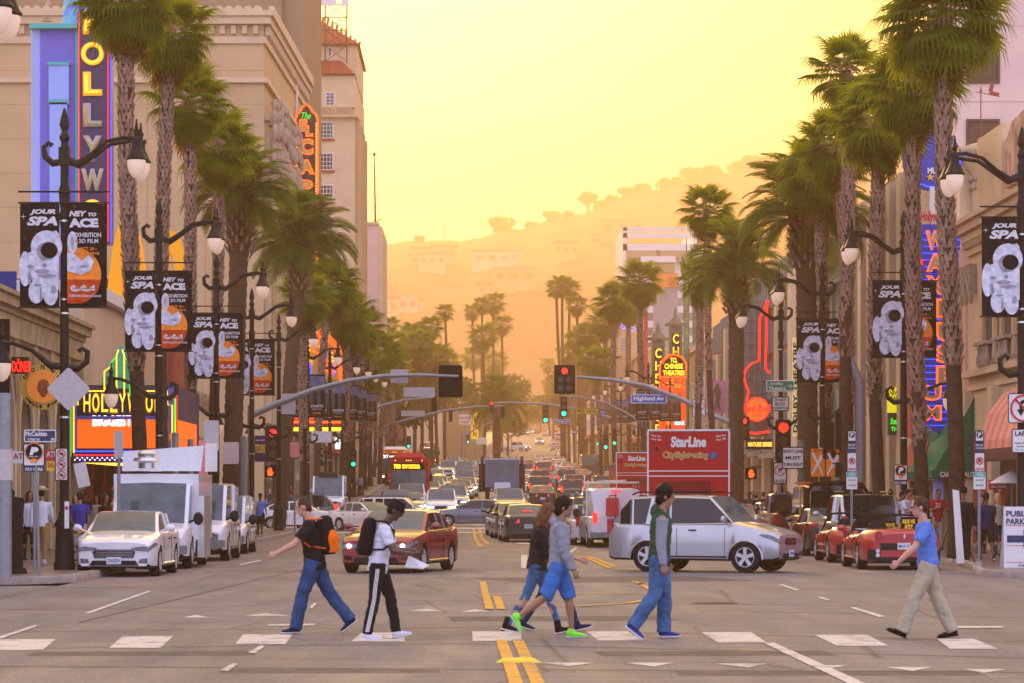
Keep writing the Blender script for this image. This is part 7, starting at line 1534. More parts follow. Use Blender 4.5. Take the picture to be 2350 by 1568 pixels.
for px,d,lab in((2042,67.5,'red convertible sports car nearest on the right with roof down'),(1968,74.5,'second red convertible behind the nearest one')):
 c=car('convertible',lab,'cabrio',P_RED,place(px,d+2),0,group=PR,L=4.56,W=1.92,H=1.30,rim=5,plate_txt=('MAY 03','r'))
 for s_ in(-1,1):
  for k in(0,1):b=MB();b.lathe([(.05,-.05),(.04,.02)],(s_*.62,-2.29,.36+.1*k),10,'y');b.build('exhaust',M_CHR,c)
  b=MB();b.box((s_*.7,-2.27,.36),(.3,.03,.26));b.build('exhaust_recess',M_TRIM,c)
 b=MB();b.box((.05,-2.285,.56),(1.2,.02,.16));b.build('plate_recess',M_TRIM,c)
 b=MB();b.prism([(-.02,.8),(.0,.86),(.03,.84),(.03,.78),(.0,.74)],-2.31,-2.29);b.build('badge',M_CHR,c,0)
 for sx,tx in((.25,'RIDE ME'),(.62,'DRIVE')):
  b=MB();b.box((sx,-1.35,1.1),(.36,.02,.3));p_=b.build('price_board',M_SB,c,0);p_.rotation_euler=(0,R(0),0);letter(tx,(sx,-1.365,1.14),.3,.1,M_SY,p_,bold=.05);letter('$99',(sx,-1.365,1.03),.2,.08,E_PNK if False else M_SY,p_,bold=.05)
car('silver_wagon','silver SUV with dark rear glass parked behind the red convertibles','suv',P_SILVER,place(1972,81),0,group=PR,L=4.8,W=1.9,H=1.8)
car('black_coupe','black coupe with chrome wheels parked between the yellow van and the silver SUV','sedan',P_BLACK,place(1898,85),0,group=PR,L=4.6,W=1.78,H=1.4,rim=9)
c=car('tour_van','yellow open tour van with a red trimmed roof parked at right','van',P_YEL,place(1897,93),0,group=PR,L=5.4,W=2.05,H=2.12)
b=MB();b.box((0,-2.75,1.5),(1.66,.04,.8));b.build('rear_opening',M_BLACKC,c,0)
b=MB();b.tube([(-.96,-2.74,.95),(-.92,-2.72,1.9),(-.75,-2.7,2.12),(0,-2.7,2.17),(.75,-2.7,2.12),(.92,-2.72,1.9),(.96,-2.74,.95)],.06,8);b.build('rear_frame',M_BLACKC,c)
b=MB();b.box((0,-.4,2.16),(1.7,4.2,.06));b.build('roof_trim',M_RED,c,0)
car('maroon_pickup','dark maroon pickup parked ahead of the yellow tour van','pickup',P_MAROON,place(1812,106),0,group=PR,L=5.4,W=1.95,H=1.85)
car('parked_hatchback','small dark hatchback parked ahead of the maroon pickup','hatch',P_BLACK,place(1772,118),0,group=PR,L=4.2,W=1.75,H=1.5)
car('tan_sedan','tan sedan waiting between the red bus and the parked pickup','sedan',P_TAN,place(1688,112),R(-6),'',CG,L=4.7,W=1.8,H=1.45)
c=car('work_van','white work van with ladder rack and red fuel can on its back doors','van',P_WHITE,place(1400,99),R(2),'t',CG,L=4.6,W=1.85,H=2.02,opt=('cargo',))
b=MB();b.box((-.12,-2.36,1.38),(.42,.12,.58));b.tube([(-.22,-2.38,1.66),(-.22,-2.38,1.76),(-.02,-2.38,1.76),(-.02,-2.38,1.66)],.025,6);b.build('fuel_can',M_RED,c,0)
b=MB();b.bx(-.01,.01,-2.316,-2.29,.5,1.85);b.build('door_seam',M_TRIM,c,0)
b=MB()
for y in(-1.6,-.4,.6):b.tube([(-.85,y,2.02),(-.85,y,2.2),(.85,y,2.2),(.85,y,2.02)],.025,6)
for x in(-.35,.35):b.tube([(x,-2.0,2.26),(x,1.2,2.26)],.035,6)
for k in range(9):b.tube([(-.35,-1.9+.35*k,2.26),(.35,-1.9+.35*k,2.26)],.018,5)
b.build('ladder_rack',M_STEEL,c)
car('black_sedan','black sedan with brake lights on, first in the queue behind the women','sedan',P_BLACK,place(1203,110.5),R(3),'t',CG,L=4.6,W=1.81,H=1.43,rim=9,plate_txt=('7KYD','r'))
car('dark_grey_sedan','dark sedan just behind and left of the black queueing sedan','sedan',P_OLIVE,place(1180,119),R(3),'t',CG,L=4.7,W=1.83,H=1.47);car('black_saloon','third black sedan peeking left in the same queue','sedan',P_BLACK,place(1166,127),R(3),'',CG,L=4.7,W=1.83,H=1.47)
car('silver_coupe','silver coupe turning behind the boy in the hoodie','sedan',P_SILVER,place(1296,124),R(40),'t',CG,L=4.6,W=1.8,H=1.38);car('dark_suv','dark SUV hidden behind the white work van','suv',P_BLACK,place(1350,106),R(3),'t',CG,L=4.7,W=1.85,H=1.72);car('small_white_hatch','small white hatchback beside the work van','hatch',P_WHITE,place(1353,103.5,.05),R(3),'',CG,L=4.0,W=1.7,H=1.45)
car('white_saloon','white sedan side on at the far crossing, left of the man with orange backpack','sedan',P_WHITE,place(682,150),-PI/2-R(5),'',CG,L=4.8,W=1.82,H=1.47,rim=6)
car('black_suv','long black SUV side on behind the white sedan at the far crossing','suv',P_BLACK,place(664,157),PI/2,'t',CG,L=5.2,W=1.95,H=1.75)
car('white_coupe','white sedan turning towards the camera at the far crossing','sedan',P_WHITE,place(845,144),-PI/2-R(52),'',CG,L=4.84,W=1.83,H=1.45,rim=8)
car('white_suv','white SUV side on at the far crossing, driver arm out of the window','suv',P_WHITE,place(912,150),-PI/2-R(8),'',CG,L=4.7,W=1.86,H=1.68)
car('grey_sedan','slate grey sedan side on at the far crossing','sedan',P_GREY,place(1092,154),PI/2+R(3),'',CG,L=4.87,W=1.83,H=1.48)
c=car('silver_airport_van','silver high roof van facing the camera beyond the far crossing','van',P_WHITE,place(757,169),PI,'',CG,L=5.8,W=2.0,H=2.62)
b=MB();b.box((0,1.2,2.66),(1.1,1.0,.2),taper=.85);b.build('roof_vent',M_TRIM,c)
FT='cars in the far traffic'
PT={}
def proto(k,*a,**kw):PT[k]=car(*a,**kw);return PT[k]
proto('sf','oncoming_sedan','silver sedan facing the camera first beyond the far crossing','sedan',P_SILVER,place(1030,180),PI,'h',FT,0,4.7,1.82,1.46)
proto('uf','oncoming_suv','white SUV facing the camera in the centre lane beyond the far crossing','suv',P_WHITE,place(1013,168),PI,'h',FT,0,4.9,1.95,1.82)
proto('sb','sedan_ahead','black sedan seen from behind beyond the far crossing','sedan',P_BLACK,place(1243,190),0,'t',FT,0,4.8,1.84,1.47)
proto('ub','suv_ahead','dark SUV with brake lights ahead of the black sedan','suv',P_OLIVE,place(1237,208),0,'t',FT,0,4.8,1.9,1.75)
ppl={'W':(P_WHITE,'white'),'S':(P_SILVER,'silver'),'B':(P_BLACK,'black'),'R':(P_MAROON,'maroon'),'G':(P_GREY,'slate grey'),'T':(P_TAN,'tan'),'Y':(P_TAXI,'taxi yellow'),'N':(P_BLUE,'navy'),'O':(P_OLIVE,'dark olive'),'F':(P_RED,'red')}
base={'sf':'paint silver','uf':'paint white','sb':'paint black','ub':'paint dark olive'}
def where(px,d):
 if d<200:z_='just beyond the far crossing'
 elif d<260:z_='in the dense queue beyond the far crossing'
 elif d<340:z_='midway down the queue'
 elif d<480:z_='at the far end of the queue'
 else:z_='on the climbing road'
 return z_
FC=[('uf','B',908,166),('sf','S',948,174),('uf','W',944,182),('sf','W',1030,186),('uf','S',1040,178),('sf','R',1047,198),('sf','T',1058,210),('sf','W',1070,219),('uf','T',1066,236),('uf','B',1064,262),('uf','B',1066,300),('uf','S',1028,300),('sf','S',985,206),('sf','W',996,216),('sf','Y',1006,228),('sf','W',1000,262),('uf','T',1168,171),('sf','F',1094,245),('sf','W',1092,262),('sf','G',1090,285),('uf','W',1110,305),('uf','W',1145,275),('uf','G',1168,300),('sf','W',1078,330),('sf','S',1098,345),('uf','W',1040,360),('sf','W',1058,380),('sf','B',1112,360),('sf','W',1128,350),('sb','W',1222,222),('ub','R',1238,240),('sb','W',1214,258),('ub','N',1206,290),('ub','F',1208,318),('ub','O',1246,300),('sb','S',1266,245),('ub','B',1300,243),('ub','O',1311,197),('ub','W',1317,216),('sb','S',1362,186),('sb','G',1372,200),('sb','R',1333,262),('sb','F',1228,330),('sb','F',1276,350),('sb','W',1290,330),('sb','S',1302,318),('sb','W',1282,400),('ub','O',1388,212),('sb','R',1330,300),('sb','W',1256,380),('sb','S',1240,420),('sf','W',1238,610),('sb','W',1271,585),('sb','S',1274,552),('ub','S',1283,640),('ub','T',1300,668),('uf','G',1180,690),('sf','W',1181,720),('uf','B',1205,745),('uf','W',1216,775),('sb','R',1230,800),('sb','W',1262,830),('sb','F',1268,860),('ub','W',1298,790),('sf','W',1196,850),('sb','T',1284,500),('sb','W',1290,470)]
seen={}
for k,cc,px,d in FC:
 pc,cn=ppl[cc];o=PT[k];kn={'sf':'oncoming sedan','uf':'oncoming SUV','sb':'sedan seen from behind','ub':'SUV seen from behind'}[k];key=(k,cc,where(px,d));seen[key]=seen.get(key,0)+1
 lab=f'{cn} {kn}, {where(px, d)}'+('' if seen[key]==1 else f', {ord_[seen[key]-1]} from front')
 c=dup(o,(PX(px,d),d,G(d)),(PI if k[1]=='f' else 0)+rnd.uniform(-.03,.03),lab,FT,swap={base[k]:pc})
 if cc=='Y':c['label']='yellow taxi with roof sign beside the red front bus';b=MB();b.box((0,0,1.52),(.5,.2,.16));b.build('taxi_sign',E_BULB,c,0)
car('pickup','white pickup turning side on at the foot of the climbing road','pickup',P_WHITE,place(1184,545),-PI/2-R(35),'h',FT,0,5.6,1.95,1.85);car('side_sedan','pale sedan side on across the climbing road','sedan',P_SILVER,place(1268,715),PI/2,'',FT,0,5,1.85,1.45);car('dark_van','dark grey van parked at the right kerb beyond the small red bus','van',P_OLIVE,place(1352,300),0,'',FT,0,5.6,2.1,2.5,opt=('cargo',))
# ---- buses
def bus(name,label,loc,rz,W,H,L,col,top,kind,group):
 B=thing(name,label,'bus',(loc[0],loc[1],G(loc[1])),rz,group);hw=W/2
 b=MB();rings=[]
 for y,s_ in((-L/2,.96),(-L/2+.1,1),(L/2-.15,1),(L/2,.955)):
  p=[(hw,.35),(hw,H-.35),(hw*.97,H-.12),(hw*.8,H),(-hw*.8,H),(-hw*.97,H-.12),(-hw,H-.35),(-hw,.35)];rings.append([(x*s_,y,.35+(z_-.35)*(s_ if z_>1 else 1))for x,z_ in p])
 b.loft(rings);b.build('body',col,B,30)
 for s_ in(-1,1):
  for yy in(L*.3,-L*.3):b=MB();b.lathe([(.3,-.14),(.5,-.14),(.5,.14),(.3,.14)],(0,0,0),16,'x');w_=b.build('wheel',M_TYRE,B);w_.location=(s_*(hw-.16),yy,.5)
 return B
def front_bus(name,label,px,d,num,txt,col,band,ecol):
 W,H,L=2.6,3.15,12;B=bus(name,label,(PX(px,d),d+6),PI,W,H,L,col,None,'f','city buses facing the camera');y=L/2+.012
 b=MB();b.prism([(-1.12,.95),(1.12,.95),(1.16,2.25),(-1.16,2.25)],y-.03,y+.01);b.build('windscreen',M_WIN if False else M_WSH,B,0)
 b=MB();b.bx(-.02,.02,y,y+.03,.95,2.25);b.build('pillar',M_TRIM,B,0)
 b=MB();b.prism([(-1.1,2.3),(1.1,2.3),(1.02,2.72),(-1.02,2.72)],y-.03,y+.012);b.build('destination_box',M_BLACKC,B,0)
 letter(num,(.78,y+.03,2.5),.46,.3,ecol,B,rz=PI,bold=.03)
 for k,t in enumerate(txt.split('|')):letter(t,(-.15,y+.03,(2.57,2.42)[k]if '|' in txt else 2.5),1.2,.12 if '|' in txt else .16,ecol,B,rz=PI,bold=.03)
 b=MB();b.prism([(-1.15,2.76),(1.15,2.76),(.9,3.1),(-.9,3.1)],y-.2,y+.0);b.build('brow',band,B,0)
 b=MB();b.box((0,1,3.25),(2.1,7.5,.35),taper=.85);b.build('roof_pod',M_WHITE if col!=P_BUSRED else P_BUSRED,B,0)
 for x in(-.9,-.15,0,.15,.9):b=MB();b.ball((x,y-.02,2.9),.05,6,4);b.build('marker_lamp',E_BULB,B)
 for s_ in(-1,1):
  b=MB();b.ball((s_*1.0,y,.65),.11,8,6);b.build('headlight',E_HEAD,B);b=MB();b.tube([(s_*1.25,y-.1,2.6),(s_*1.45,y+.15,2.5),(s_*1.5,y+.15,2.0)],.03,5);b.box((s_*1.5,y+.15,1.75),(.22,.1,.5));b.build('mirror',M_TRIM,B)
 b=MB();b.bx(-1.2,1.2,y-.02,y+.08,.36,.6);b.build('bumper',M_TRIM,B,0)
 return B
front_bus('city_bus','dark red city bus number 780 facing the camera',938,194,'780','PASADENA|CITY COLLEGE',P_BUSRED,P_BUSRED,emis('amber led',(1,.55,.02),2.5));front_bus('city_bus','orange city bus number 217 behind the dark red bus',905,262,'217','HOLLYWOOD',P_ORG,P_ORG,E_WHITE);front_bus('city_bus','hazy orange city bus farthest down the left lane',984,405,'217','FAIRFAX',P_ORG,P_ORG,E_WHITE)
def tour_bus(label,px,d):
 W,H,L=2.5,3.75,10;B=thing('tour_bus',label,'bus',(PX(px,d),d+5,G(d)),0,'red double deck tour buses');y=-5.0;hw=1.25
 b=MB();b.bx(-hw,hw,-5,5,.35,2.3);b.build('body',P_BUSRED,B,0)
 b=MB();b.bx(-hw,hw,-5,-4.7,2.3,H);b.bx(-hw,-hw+.06,-4.7,4.8,2.3,2.85);b.bx(hw-.06,hw,-4.7,4.8,2.3,2.85);b.build('upper_panel',P_BUSRED,B,0)
 b=MB()
 for s_ in(-1,1):
  b.tube([(s_*hw,-4.75,H-.06),(s_*hw,-4.2,H-.06),(s_*hw,-4.0,2.9)],.05,6);b.tube([(s_*hw,-4.2,3.1),(s_*hw,4.8,3.1)],.025,5)
  for k in range(22):b.tube([(s_*hw,-4.0+k*.4,2.85),(s_*hw,-4.0+k*.4,3.1)],.012,4)
 b.build('rail',M_STEEL,B)
 b=MB();b.bx(-hw-.02,hw+.02,y-.03,y+.1,H,H+.06);b.bx(-hw-.03,-hw+.02,y-.03,y+.02,1.6,H);b.bx(hw-.02,hw+.03,y-.03,y+.02,1.6,H);b.build('white_edge',M_WHITE,B,0)
 for z_ in(2.34,2.5):b=MB();b.bx(-hw+.02,hw-.02,y-.02,y-.002,z_,z_+.035);b.build('white_stripe',M_WHITE,B,0)
 letter('StarLine',(0,y-.015,3.42),1.1,.34,M_WHITE,B,bold=.05,italic=.1);letter('CitySightseeing',(-.1,y-.015,2.99),1.4,.27,M_SY,B,bold=.06);letter('CitySightseeing',(-.1,y-.02,2.99),1.36,.22,mat('print violet',(.15,.04,.25),.5),B,bold=.0)
 b=MB();b.lathe([(.12,-.02),(.12,0)],(.76,y,3.0),14,'y');b.build('globe_badge',M_BLUE,B);b=MB();b.prism([(.7,2.95),(.76,3.08),(.84,3.04),(.8,2.93)],y-.03,y-.021);b.build('globe_badge',M_SGN,B,0)
 for s_ in(-1,1):letter('Hop On',(s_*1.0,y-.015,3.6),.3,.08,M_WHITE,B,rot=-s_*.15);letter('Hop Off',(s_*1.0,y-.015,3.49),.3,.08,M_WHITE,B,rot=-s_*.15)
 b=MB();b.lathe([(.06,-.02),(.06,0)],(-.98,y,3.2),12,'y');b.build('lamp_hole',M_TRIM,B)
 b=MB();b.bx(-.62,.68,y-.012,y,1.72,2.18);b.build('engine_vent',M_TRIM,B,0)
 for k in range(8):b=MB();b.bx(-.6,.66,y-.03,y-.013,1.74+k*.055,1.765+k*.055);b.build('slat',P_BUSRED,B,0)
 b=MB();b.bx(-.85,.75,y-.006,y,1.4,1.41);b.bx(-.85,-.84,y-.006,y,1.4,2.25);b.bx(.75,.76,y-.006,y,1.4,2.25);b.build('hatch_seam',M_TRIM,B,0)
 b=MB();b.bx(.9,1.12,y-.012,y,1.5,1.66);b.build('caution_label',M_SY,B,0);letter('CAUTION',(1.01,y-.02,1.62),.18,.03,M_RED,B)
 for s_ in(-1,1):b=MB();b.lathe([(.08,-.03),(.08,0)],(s_*1.08,y,1.32),12,'y');b.build('tail_lamp',E_TAIL,B)
 letter('HOP ON',(.72,y-.015,1.34),.6,.15,M_WHITE,B,bold=.04)if d<100 else letter('855-452-4676',(.1,y-.015,1.2),1.4,.16,M_WHITE,B,bold=.03)
 for x in(-1.1,-.1,.05,.15,1.1):b=MB();b.box((x,y-.02,H-.06),(.06,.03,.05));b.build('marker_lamp',M_TAIL,B)
 for s_ in(-1,1):
  for yy in(3,-3):b=MB();b.lathe([(.3,-.14),(.5,-.14),(.5,.14),(.3,.14)],(0,0,0),16,'x');w_=b.build('wheel',M_TYRE,B);w_.location=(s_*(hw-.15),yy,.5)
 b=MB();b.bx(-hw+.1,hw-.1,y-.02,y,.38,.8);b.build('bumper',M_TRIM,B,0);return B
tour_bus('large red open top tour bus seen from behind, nearest one',1619,89).rotation_euler=(0,0,-R(6));t=tour_bus('smaller red open top tour bus farther away behind the crossing',1461,180)
B=thing('dump_truck','dark heavy truck with black load bed facing the camera in mid street','truck',(PX(1153,192),196,G(192)),PI)
b=MB();b.bx(-1.15,1.15,1.0,2.6,1.3,3.15);b.build('cab',P_BLUE,B,0);b=MB();b.box((0,3.3,1.15),(1.2,1.5,.95),taper=.86);b.build('bonnet',M_CHR if False else P_SILVER,B,0)
b=MB();b.bx(-1.0,-.03,2.59,2.63,2.05,2.95);b.bx(.03,1.0,2.59,2.63,2.05,2.95);b.build('windscreen',M_WSH,B,0);b=MB();b.bx(-1.2,1.2,1.0,2.7,3.15,3.25);b.build('roof',P_SILVER,B,0)
b=MB();b.bx(-1.55,1.55,-4,.9,1.0,3.0);b.build('load_bed',M_BLACKC,B,0);b=MB();b.bx(-1.58,1.58,.8,1.0,2.9,3.1);b.build('bed_rim',P_SILVER,B,0)
for x in(-.95,-.5,0,.5,.95):b=MB();b.box((x,2.6,3.3),(.12,.12,.08));b.build('marker_lamp',M_TAIL,B)
for s_ in(-1,1):
 b=MB();b.lathe([(.3,-.15),(.52,-.15),(.52,.15),(.3,.15)],(0,0,0),14,'x');w_=b.build('wheel',M_TYRE,B);w_.location=(s_*1.0,3.2,.52)
 b=MB();b.tube([(s_*1.35,1.3,1.2),(s_*1.35,1.3,3.4)],.1,8);b.build('exhaust',M_CHR,B);b=MB();b.ball((s_*.72,4.0,1.1),(.14,.1,.14),8,6);b.build('headlight',M_HEADOFF,B)
# ================================================ people (local frame: +Y forward, feet at z=0)
SK={'light':mat('skin light',(.50,.26,.18),.5,var=.06),'tan':mat('skin tan',(.30,.145,.085),.5,var=.06),'dark':mat('skin dark',(.085,.038,.022),.45,var=.06)}
def cloth(name,col,var=.12,sc_=9):return mat('cloth '+name,col,.85,var=var,scale=sc_,bump=.25,bscale=14)
HAIR={'brown':mat('hair brown',(.055,.024,.010),.6,spec=.2,var=.3,scale=30,stretch=(1,1,.2)),'black':mat('hair black',(.008,.006,.005),.6,var=.2,spec=.15),'auburn':mat('hair auburn',(.13,.048,.016),.6,spec=.2,var=.35,scale=30,stretch=(1,1,.2)),'blond':mat('hair blond',(.42,.25,.09),.5,var=.3,scale=30),'grey':mat('hair grey',(.25,.23,.22),.6)}
DG=None
def fuse(b,vox,smooth=3):
 """one continuous skin over overlapping volumes"""
 me=bpy.data.meshes.new('f');me.from_pydata(b.v,[],b.f)
 bm=bmesh.new();bm.from_mesh(me);bmesh.ops.recalc_face_normals(bm,faces=bm.faces);bm.to_mesh(me);bm.free()
 o=bpy.data.objects.new('f',me)
 m=o.modifiers.new('r','REMESH');m.mode='VOXEL';m.voxel_size=vox;m.use_smooth_shade=True
 if smooth:q=o.modifiers.new('s','SMOOTH');q.factor=.6;q.iterations=smooth
 r_=evaluated_mesh(o);bpy.data.meshes.remove(me)
 return r_
def part(name,me,m,root):
 me.materials.clear();me.materials.append(m);me.name=name;me.shade_smooth();return link(name,me,root)
def fold(me,a,k,c):
 P=[(v_.co.copy(),v_.normal.copy())for v_ in me.vertices];o=[]
 for p,n_ in P:q=p+n_*(a*noise.noise(Vector((p.x*k[0],p.y*k[1],p.z*k[2])))+c*noise.noise(p*34));o+=[q.x,q.y,q.z]
 me.vertices.foreach_set('co',o);me.update()
def hairy(me,near):
 if near:fold(me,.012,(30,30,12),.009)
 return me
def V(f,z_,s=0):return Vector((s,f,z_))
def person(label,skin,hair,hc,top,tc_,legs,lc,shoe,pose,S=1.0,vox=.011,slim=1.0,female=False,sole=None,group=None,bulk=1.0,collar=True):
 """pose: lean, neck (deg fwd), thigh/knee/foot per side [L,R], arm/elbow/spread per side; angles in degrees, forward positive"""
 root=thing('person',label,'person',(0,0,0),0,group);X_=Vector((1,0,0))
 def d(a):return V(math.sin(R(a)),-math.cos(R(a)))
 th_,sh_,ua,fa=.43,.43,.29,.25;hw=.095*(.95 if female else 1)
 hip=V(0,0);J={}
 for i,s in enumerate((-1,1)):
  a=pose['thigh'][i];k=pose['knee'][i];H_=hip+V(0,0,s*hw);K_=H_+d(a)*th_;A_=K_+d(a-k)*sh_;J[s]=(H_,K_,A_,pose['foot'][i])
 zmin=9
 for s in(-1,1):
  A_,f_=J[s][2],R(J[s][3]);toe=A_+Vector((0,.17*math.cos(f_)+.08*math.sin(f_),.17*math.sin(f_)-.08*math.cos(f_)));heel=A_+Vector((0,-.06*math.cos(f_)+.08*math.sin(f_),-.06*math.sin(f_)-.08*math.cos(f_)));zmin=min(zmin,toe.z,heel.z)
 off=V(0,-zmin);ln=R(pose['lean']);up=V(math.sin(ln),math.cos(ln));fw=V(math.cos(ln),-math.sin(ln))
 hip=hip+off;J={s:tuple([q+off for q in J[s][:3]]+[J[s][3]])for s in J}
 ch,shd,nk=hip+up*.30,hip+up*.49,hip+up*.53;na=R(pose['lean']*.4+pose['neck']);nup=V(math.sin(na),math.cos(na));nfw=V(math.cos(na),-math.sin(na));hd=nk+V(math.sin(R(pose['lean']+pose['neck']*.8)),math.cos(R(pose['lean']+pose['neck']*.8)))*.185+nfw*.015
 sw_=(.185 if not female else .160)*bulk;AR={}
 for i,s in enumerate((-1,1)):
  S_=shd-up*.035+X_*s*sw_;a=pose['arm'][i]+pose['lean']*0;e=pose['elbow'][i];sp=pose.get('spread',(6,6))[i]
  q1=d(a)+X_*s*math.sin(R(sp));q1.normalize();E_=S_+q1*ua;q2=d(a+e)+X_*s*math.sin(R(sp-(8 if e>40 else 0)))*.5;q2.normalize();W_=E_+q2*fa;AR[s]=(S_,E_,W_,q2)
 near=vox<.015;fr=tuple(X_)
 b=MB();hq=Matrix(((1,0,0),(0,nfw.y,nup.y),(0,nfw.z,nup.z))).to_quaternion()
 b.ball(hd+nup*.02,(.075,.093,.105),16,12,hq);b.ball(hd-nup*.055+nfw*.022,(.056,.068,.066),14,10,hq);b.ball(hd-nup*.095+nfw*.06,(.027,.025,.022),8,6,hq)
 if near:
  b.tube([hd+nup*.03+nfw*.088,hd-nup*.022+nfw*.112,hd-nup*.03+nfw*.09],[.011,.018,.012],7)
  b.ball(hd-nup*.062+nfw*.086,(.022,.012,.010),8,5,hq);b.ball(hd+nup*.035+nfw*.080,(.05,.018,.012),8,5,hq)
  for s in(-1,1):b.ball(hd-nup*.008+X_*s*.078-nfw*.006,(.012,.022,.033),8,6,hq)
 b.tube([hd-nup*.07-nfw*.012,nk,shd-up*.04],[.056,.058,.075],10)
 b.tube([shd-up*.0,ch,hip+up*.12,hip,hip-up*.06],[(sw_*.8,.075),(.125*bulk,.09),(.11*bulk,.08),(.13,.09),(.1,.08)],12,flat=fr)
 for s in(-1,1):
  S_,E_,W_,q2=AR[s];k=(.046 if not female else .038)*bulk
  b.tube([shd-up*.03+X_*s*.08,S_,S_.lerp(E_,.5),E_,E_.lerp(W_,.35),W_],[.05,k*1.12,k,k*.86,k*.86,k*.56],9)
  n_=(X_*s*-1).normalized();sd_=q2.cross(X_).normalized();curl=pose.get('curl',(35,35))[0 if s<0 else 1]
  P0=W_+q2*.012;b.tube([W_-q2*.02,P0,W_+q2*.05,W_+q2*.088],[(.019,.024),(.016,.03),(.015,.04),(.013,.038)],8,flat=tuple(n_))
  for k2,(o_,l_)in enumerate(((.029,.070),(.010,.078),(-.010,.073),(-.028,.058))):
   p0=W_+q2*.07+sd_*o_*-1;c1,c2=R(curl),R(curl*2.0);m1=W_+q2*.088+sd_*o_*-1.05;d1=(q2*math.cos(c1)+n_*math.sin(c1));d2=(q2*math.cos(c2)+n_*math.sin(c2));m2=m1+d1*l_*.5;b.tube([p0,m1,m2,m2+d2*l_*.48],[.0095,.0095,.0088,.007],6)
  t0=W_+q2*.02-sd_*.026;b.tube([t0,t0+q2*.03-sd_*.022+n_*.008,t0+q2*.058-sd_*.026+n_*.018],[.013,.011,.009],6)
  H_,K_,A_,f_=J[s];b.tube([H_+up*.02,H_.lerp(K_,.45),K_,K_.lerp(A_,.3),K_.lerp(A_,.75),A_,A_-V(0,.04)],[.085,.072,.052,.056*slim,.037,.034,.035],10)
 part('body',fuse(b,vox,2),SK[skin],root)
 if near:
  b=MB()
  for s in(-1,1):b.ball(hd+nup*.014+nfw*.083+X_*s*.03,(.010,.006,.006),6,4,hq)
  part('eyes',bm_mesh(b),M_BLACKC,root)
 b=MB();st=hair
 if st=='short':b.ball(hd+nup*.04-nfw*.018,(.085,.098,.098),14,10,hq);b.ball(hd-nup*.01-nfw*.05,(.076,.058,.085),12,8,hq)
 if st=='crop':b.ball(hd+nup*.037-nfw*.014,(.079,.096,.094),14,10,hq);b.ball(hd-nup*.015-nfw*.045,(.072,.055,.07),12,8,hq)
 if st=='bushy':b.ball(hd+nup*.045-nfw*.02,(.098,.112,.112),14,10,hq);b.ball(hd-nup*.03-nfw*.05,(.088,.068,.095),12,8,hq)
 if st in('long','tied'):
  b.ball(hd+nup*.035-nfw*.02,(.09,.103,.105),14,10,hq)
  if st=='long':b.tube([hd-nfw*.05+nup*.03,hd-nfw*.065-nup*.08,hd-nfw*.06-nup*.19,hd-nfw*.045-nup*.29],[(.09,.06),(.095,.065),(.085,.05),(.05,.025)],12,flat=fr);[b.tube([hd+X_*s*.075+nup*.03+nfw*.01,hd+X_*s*.085-nup*.08,hd+X_*s*.075-nup*.19+nfw*.015],[.03,.032,.02],8)for s in(-1,1)]
  else:b.ball(hd+nup*.03-nfw*.13,.045,8,6)
 if st in('short','crop','bushy','long','tied'):part('hair',hairy(fuse(b,vox*1.1,1),near),HAIR[hc],root)
 if st in('cap','bucket','straw','beanie'):
  part('hair',fuse((lambda q:(q.ball(hd-nup*.0-nfw*.035,(.08,.07,.085),12,8,hq),q)[1])(MB()),vox*1.1,1),HAIR[hc],root)
  b=MB();m={'cap':M_BLACKC,'bucket':M_BLACKC,'straw':mat('straw',(.62,.48,.28),.8,var=.2,scale=40),'beanie':M_RED}[st];c0=hd+nup*.055
  rg=[(.0,.13),(.06,.125),(.088,.09),(.096,.03),(.098,-.01)]
  if st=='bucket':rg=[(.02,.085),(.078,.08),(.092,.03),(.096,.0),(.108,-.03),(.105,-.034)]
  if st=='straw':rg=[(.01,.10),(.05,.125),(.085,.105),(.095,.02),(.10,.0),(.19,.02),(.2,.045),(.19,.035)]
  b.loft([[c0+X_*(r_*math.cos(2*PI*k/18))+nfw*(r_*1.12*math.sin(2*PI*k/18))+nup*h for k in range(18)]for r_,h in rg])if rg[0][0]else b.loft([[c0+X_*(max(r_,.01)*math.cos(2*PI*k/18))+nfw*(max(r_,.01)*1.12*math.sin(2*PI*k/18))+nup*h for k in range(18)]for r_,h in rg])
  if st=='cap':b.prism([(-.075,0),(.075,0),(.06,.075),(0,.1),(-.06,.075)],0,.012,'xy');n_=10;k=len(b.v)-n_;b.v[k:]=[tuple(c0+X_*x+nfw*(y+.08)+nup*(z_-.005))for x,y,z_ in b.v[k:]]
  b.build('hat',m,root,50)
 if top:
  long_=top in('jacket','hoodie','shirt_long','vest','sweater');ex={'tee':.016,'jacket':.026,'hoodie':.026,'vest':.022,'shirt':.016,'shirt_long':.016,'sweater':.02,'tank':.01}[top];hem={'tee':-.10,'jacket':-.05,'hoodie':-.06,'vest':-.08,'shirt':-.02,'shirt_long':-.08,'sweater':-.07,'tank':-.05}[top]
  b=MB();wv=lambda t:1+.03*math.sin(t)
  b.tube([shd+up*.035,shd-up*.01,shd-up*.08,ch+up*.03,ch-up*.05,hip+up*.12,hip+up*.03,hip+up*hem],[(.085,.07),(sw_*.86+ex,.082+ex),(sw_*.93+ex,.105+ex),(.15*bulk+ex,.11*bulk+ex),(.142*bulk+ex,.105*bulk+ex),((.132 if female else .14)*bulk+ex,.10*bulk+ex),(.15*bulk+ex,.108*bulk+ex),(.155*bulk+ex,.112*bulk+ex)],16,flat=fr)
  if female:b.ball(ch+up*.04+fw*.07,(.12,.06,.06),10,8)
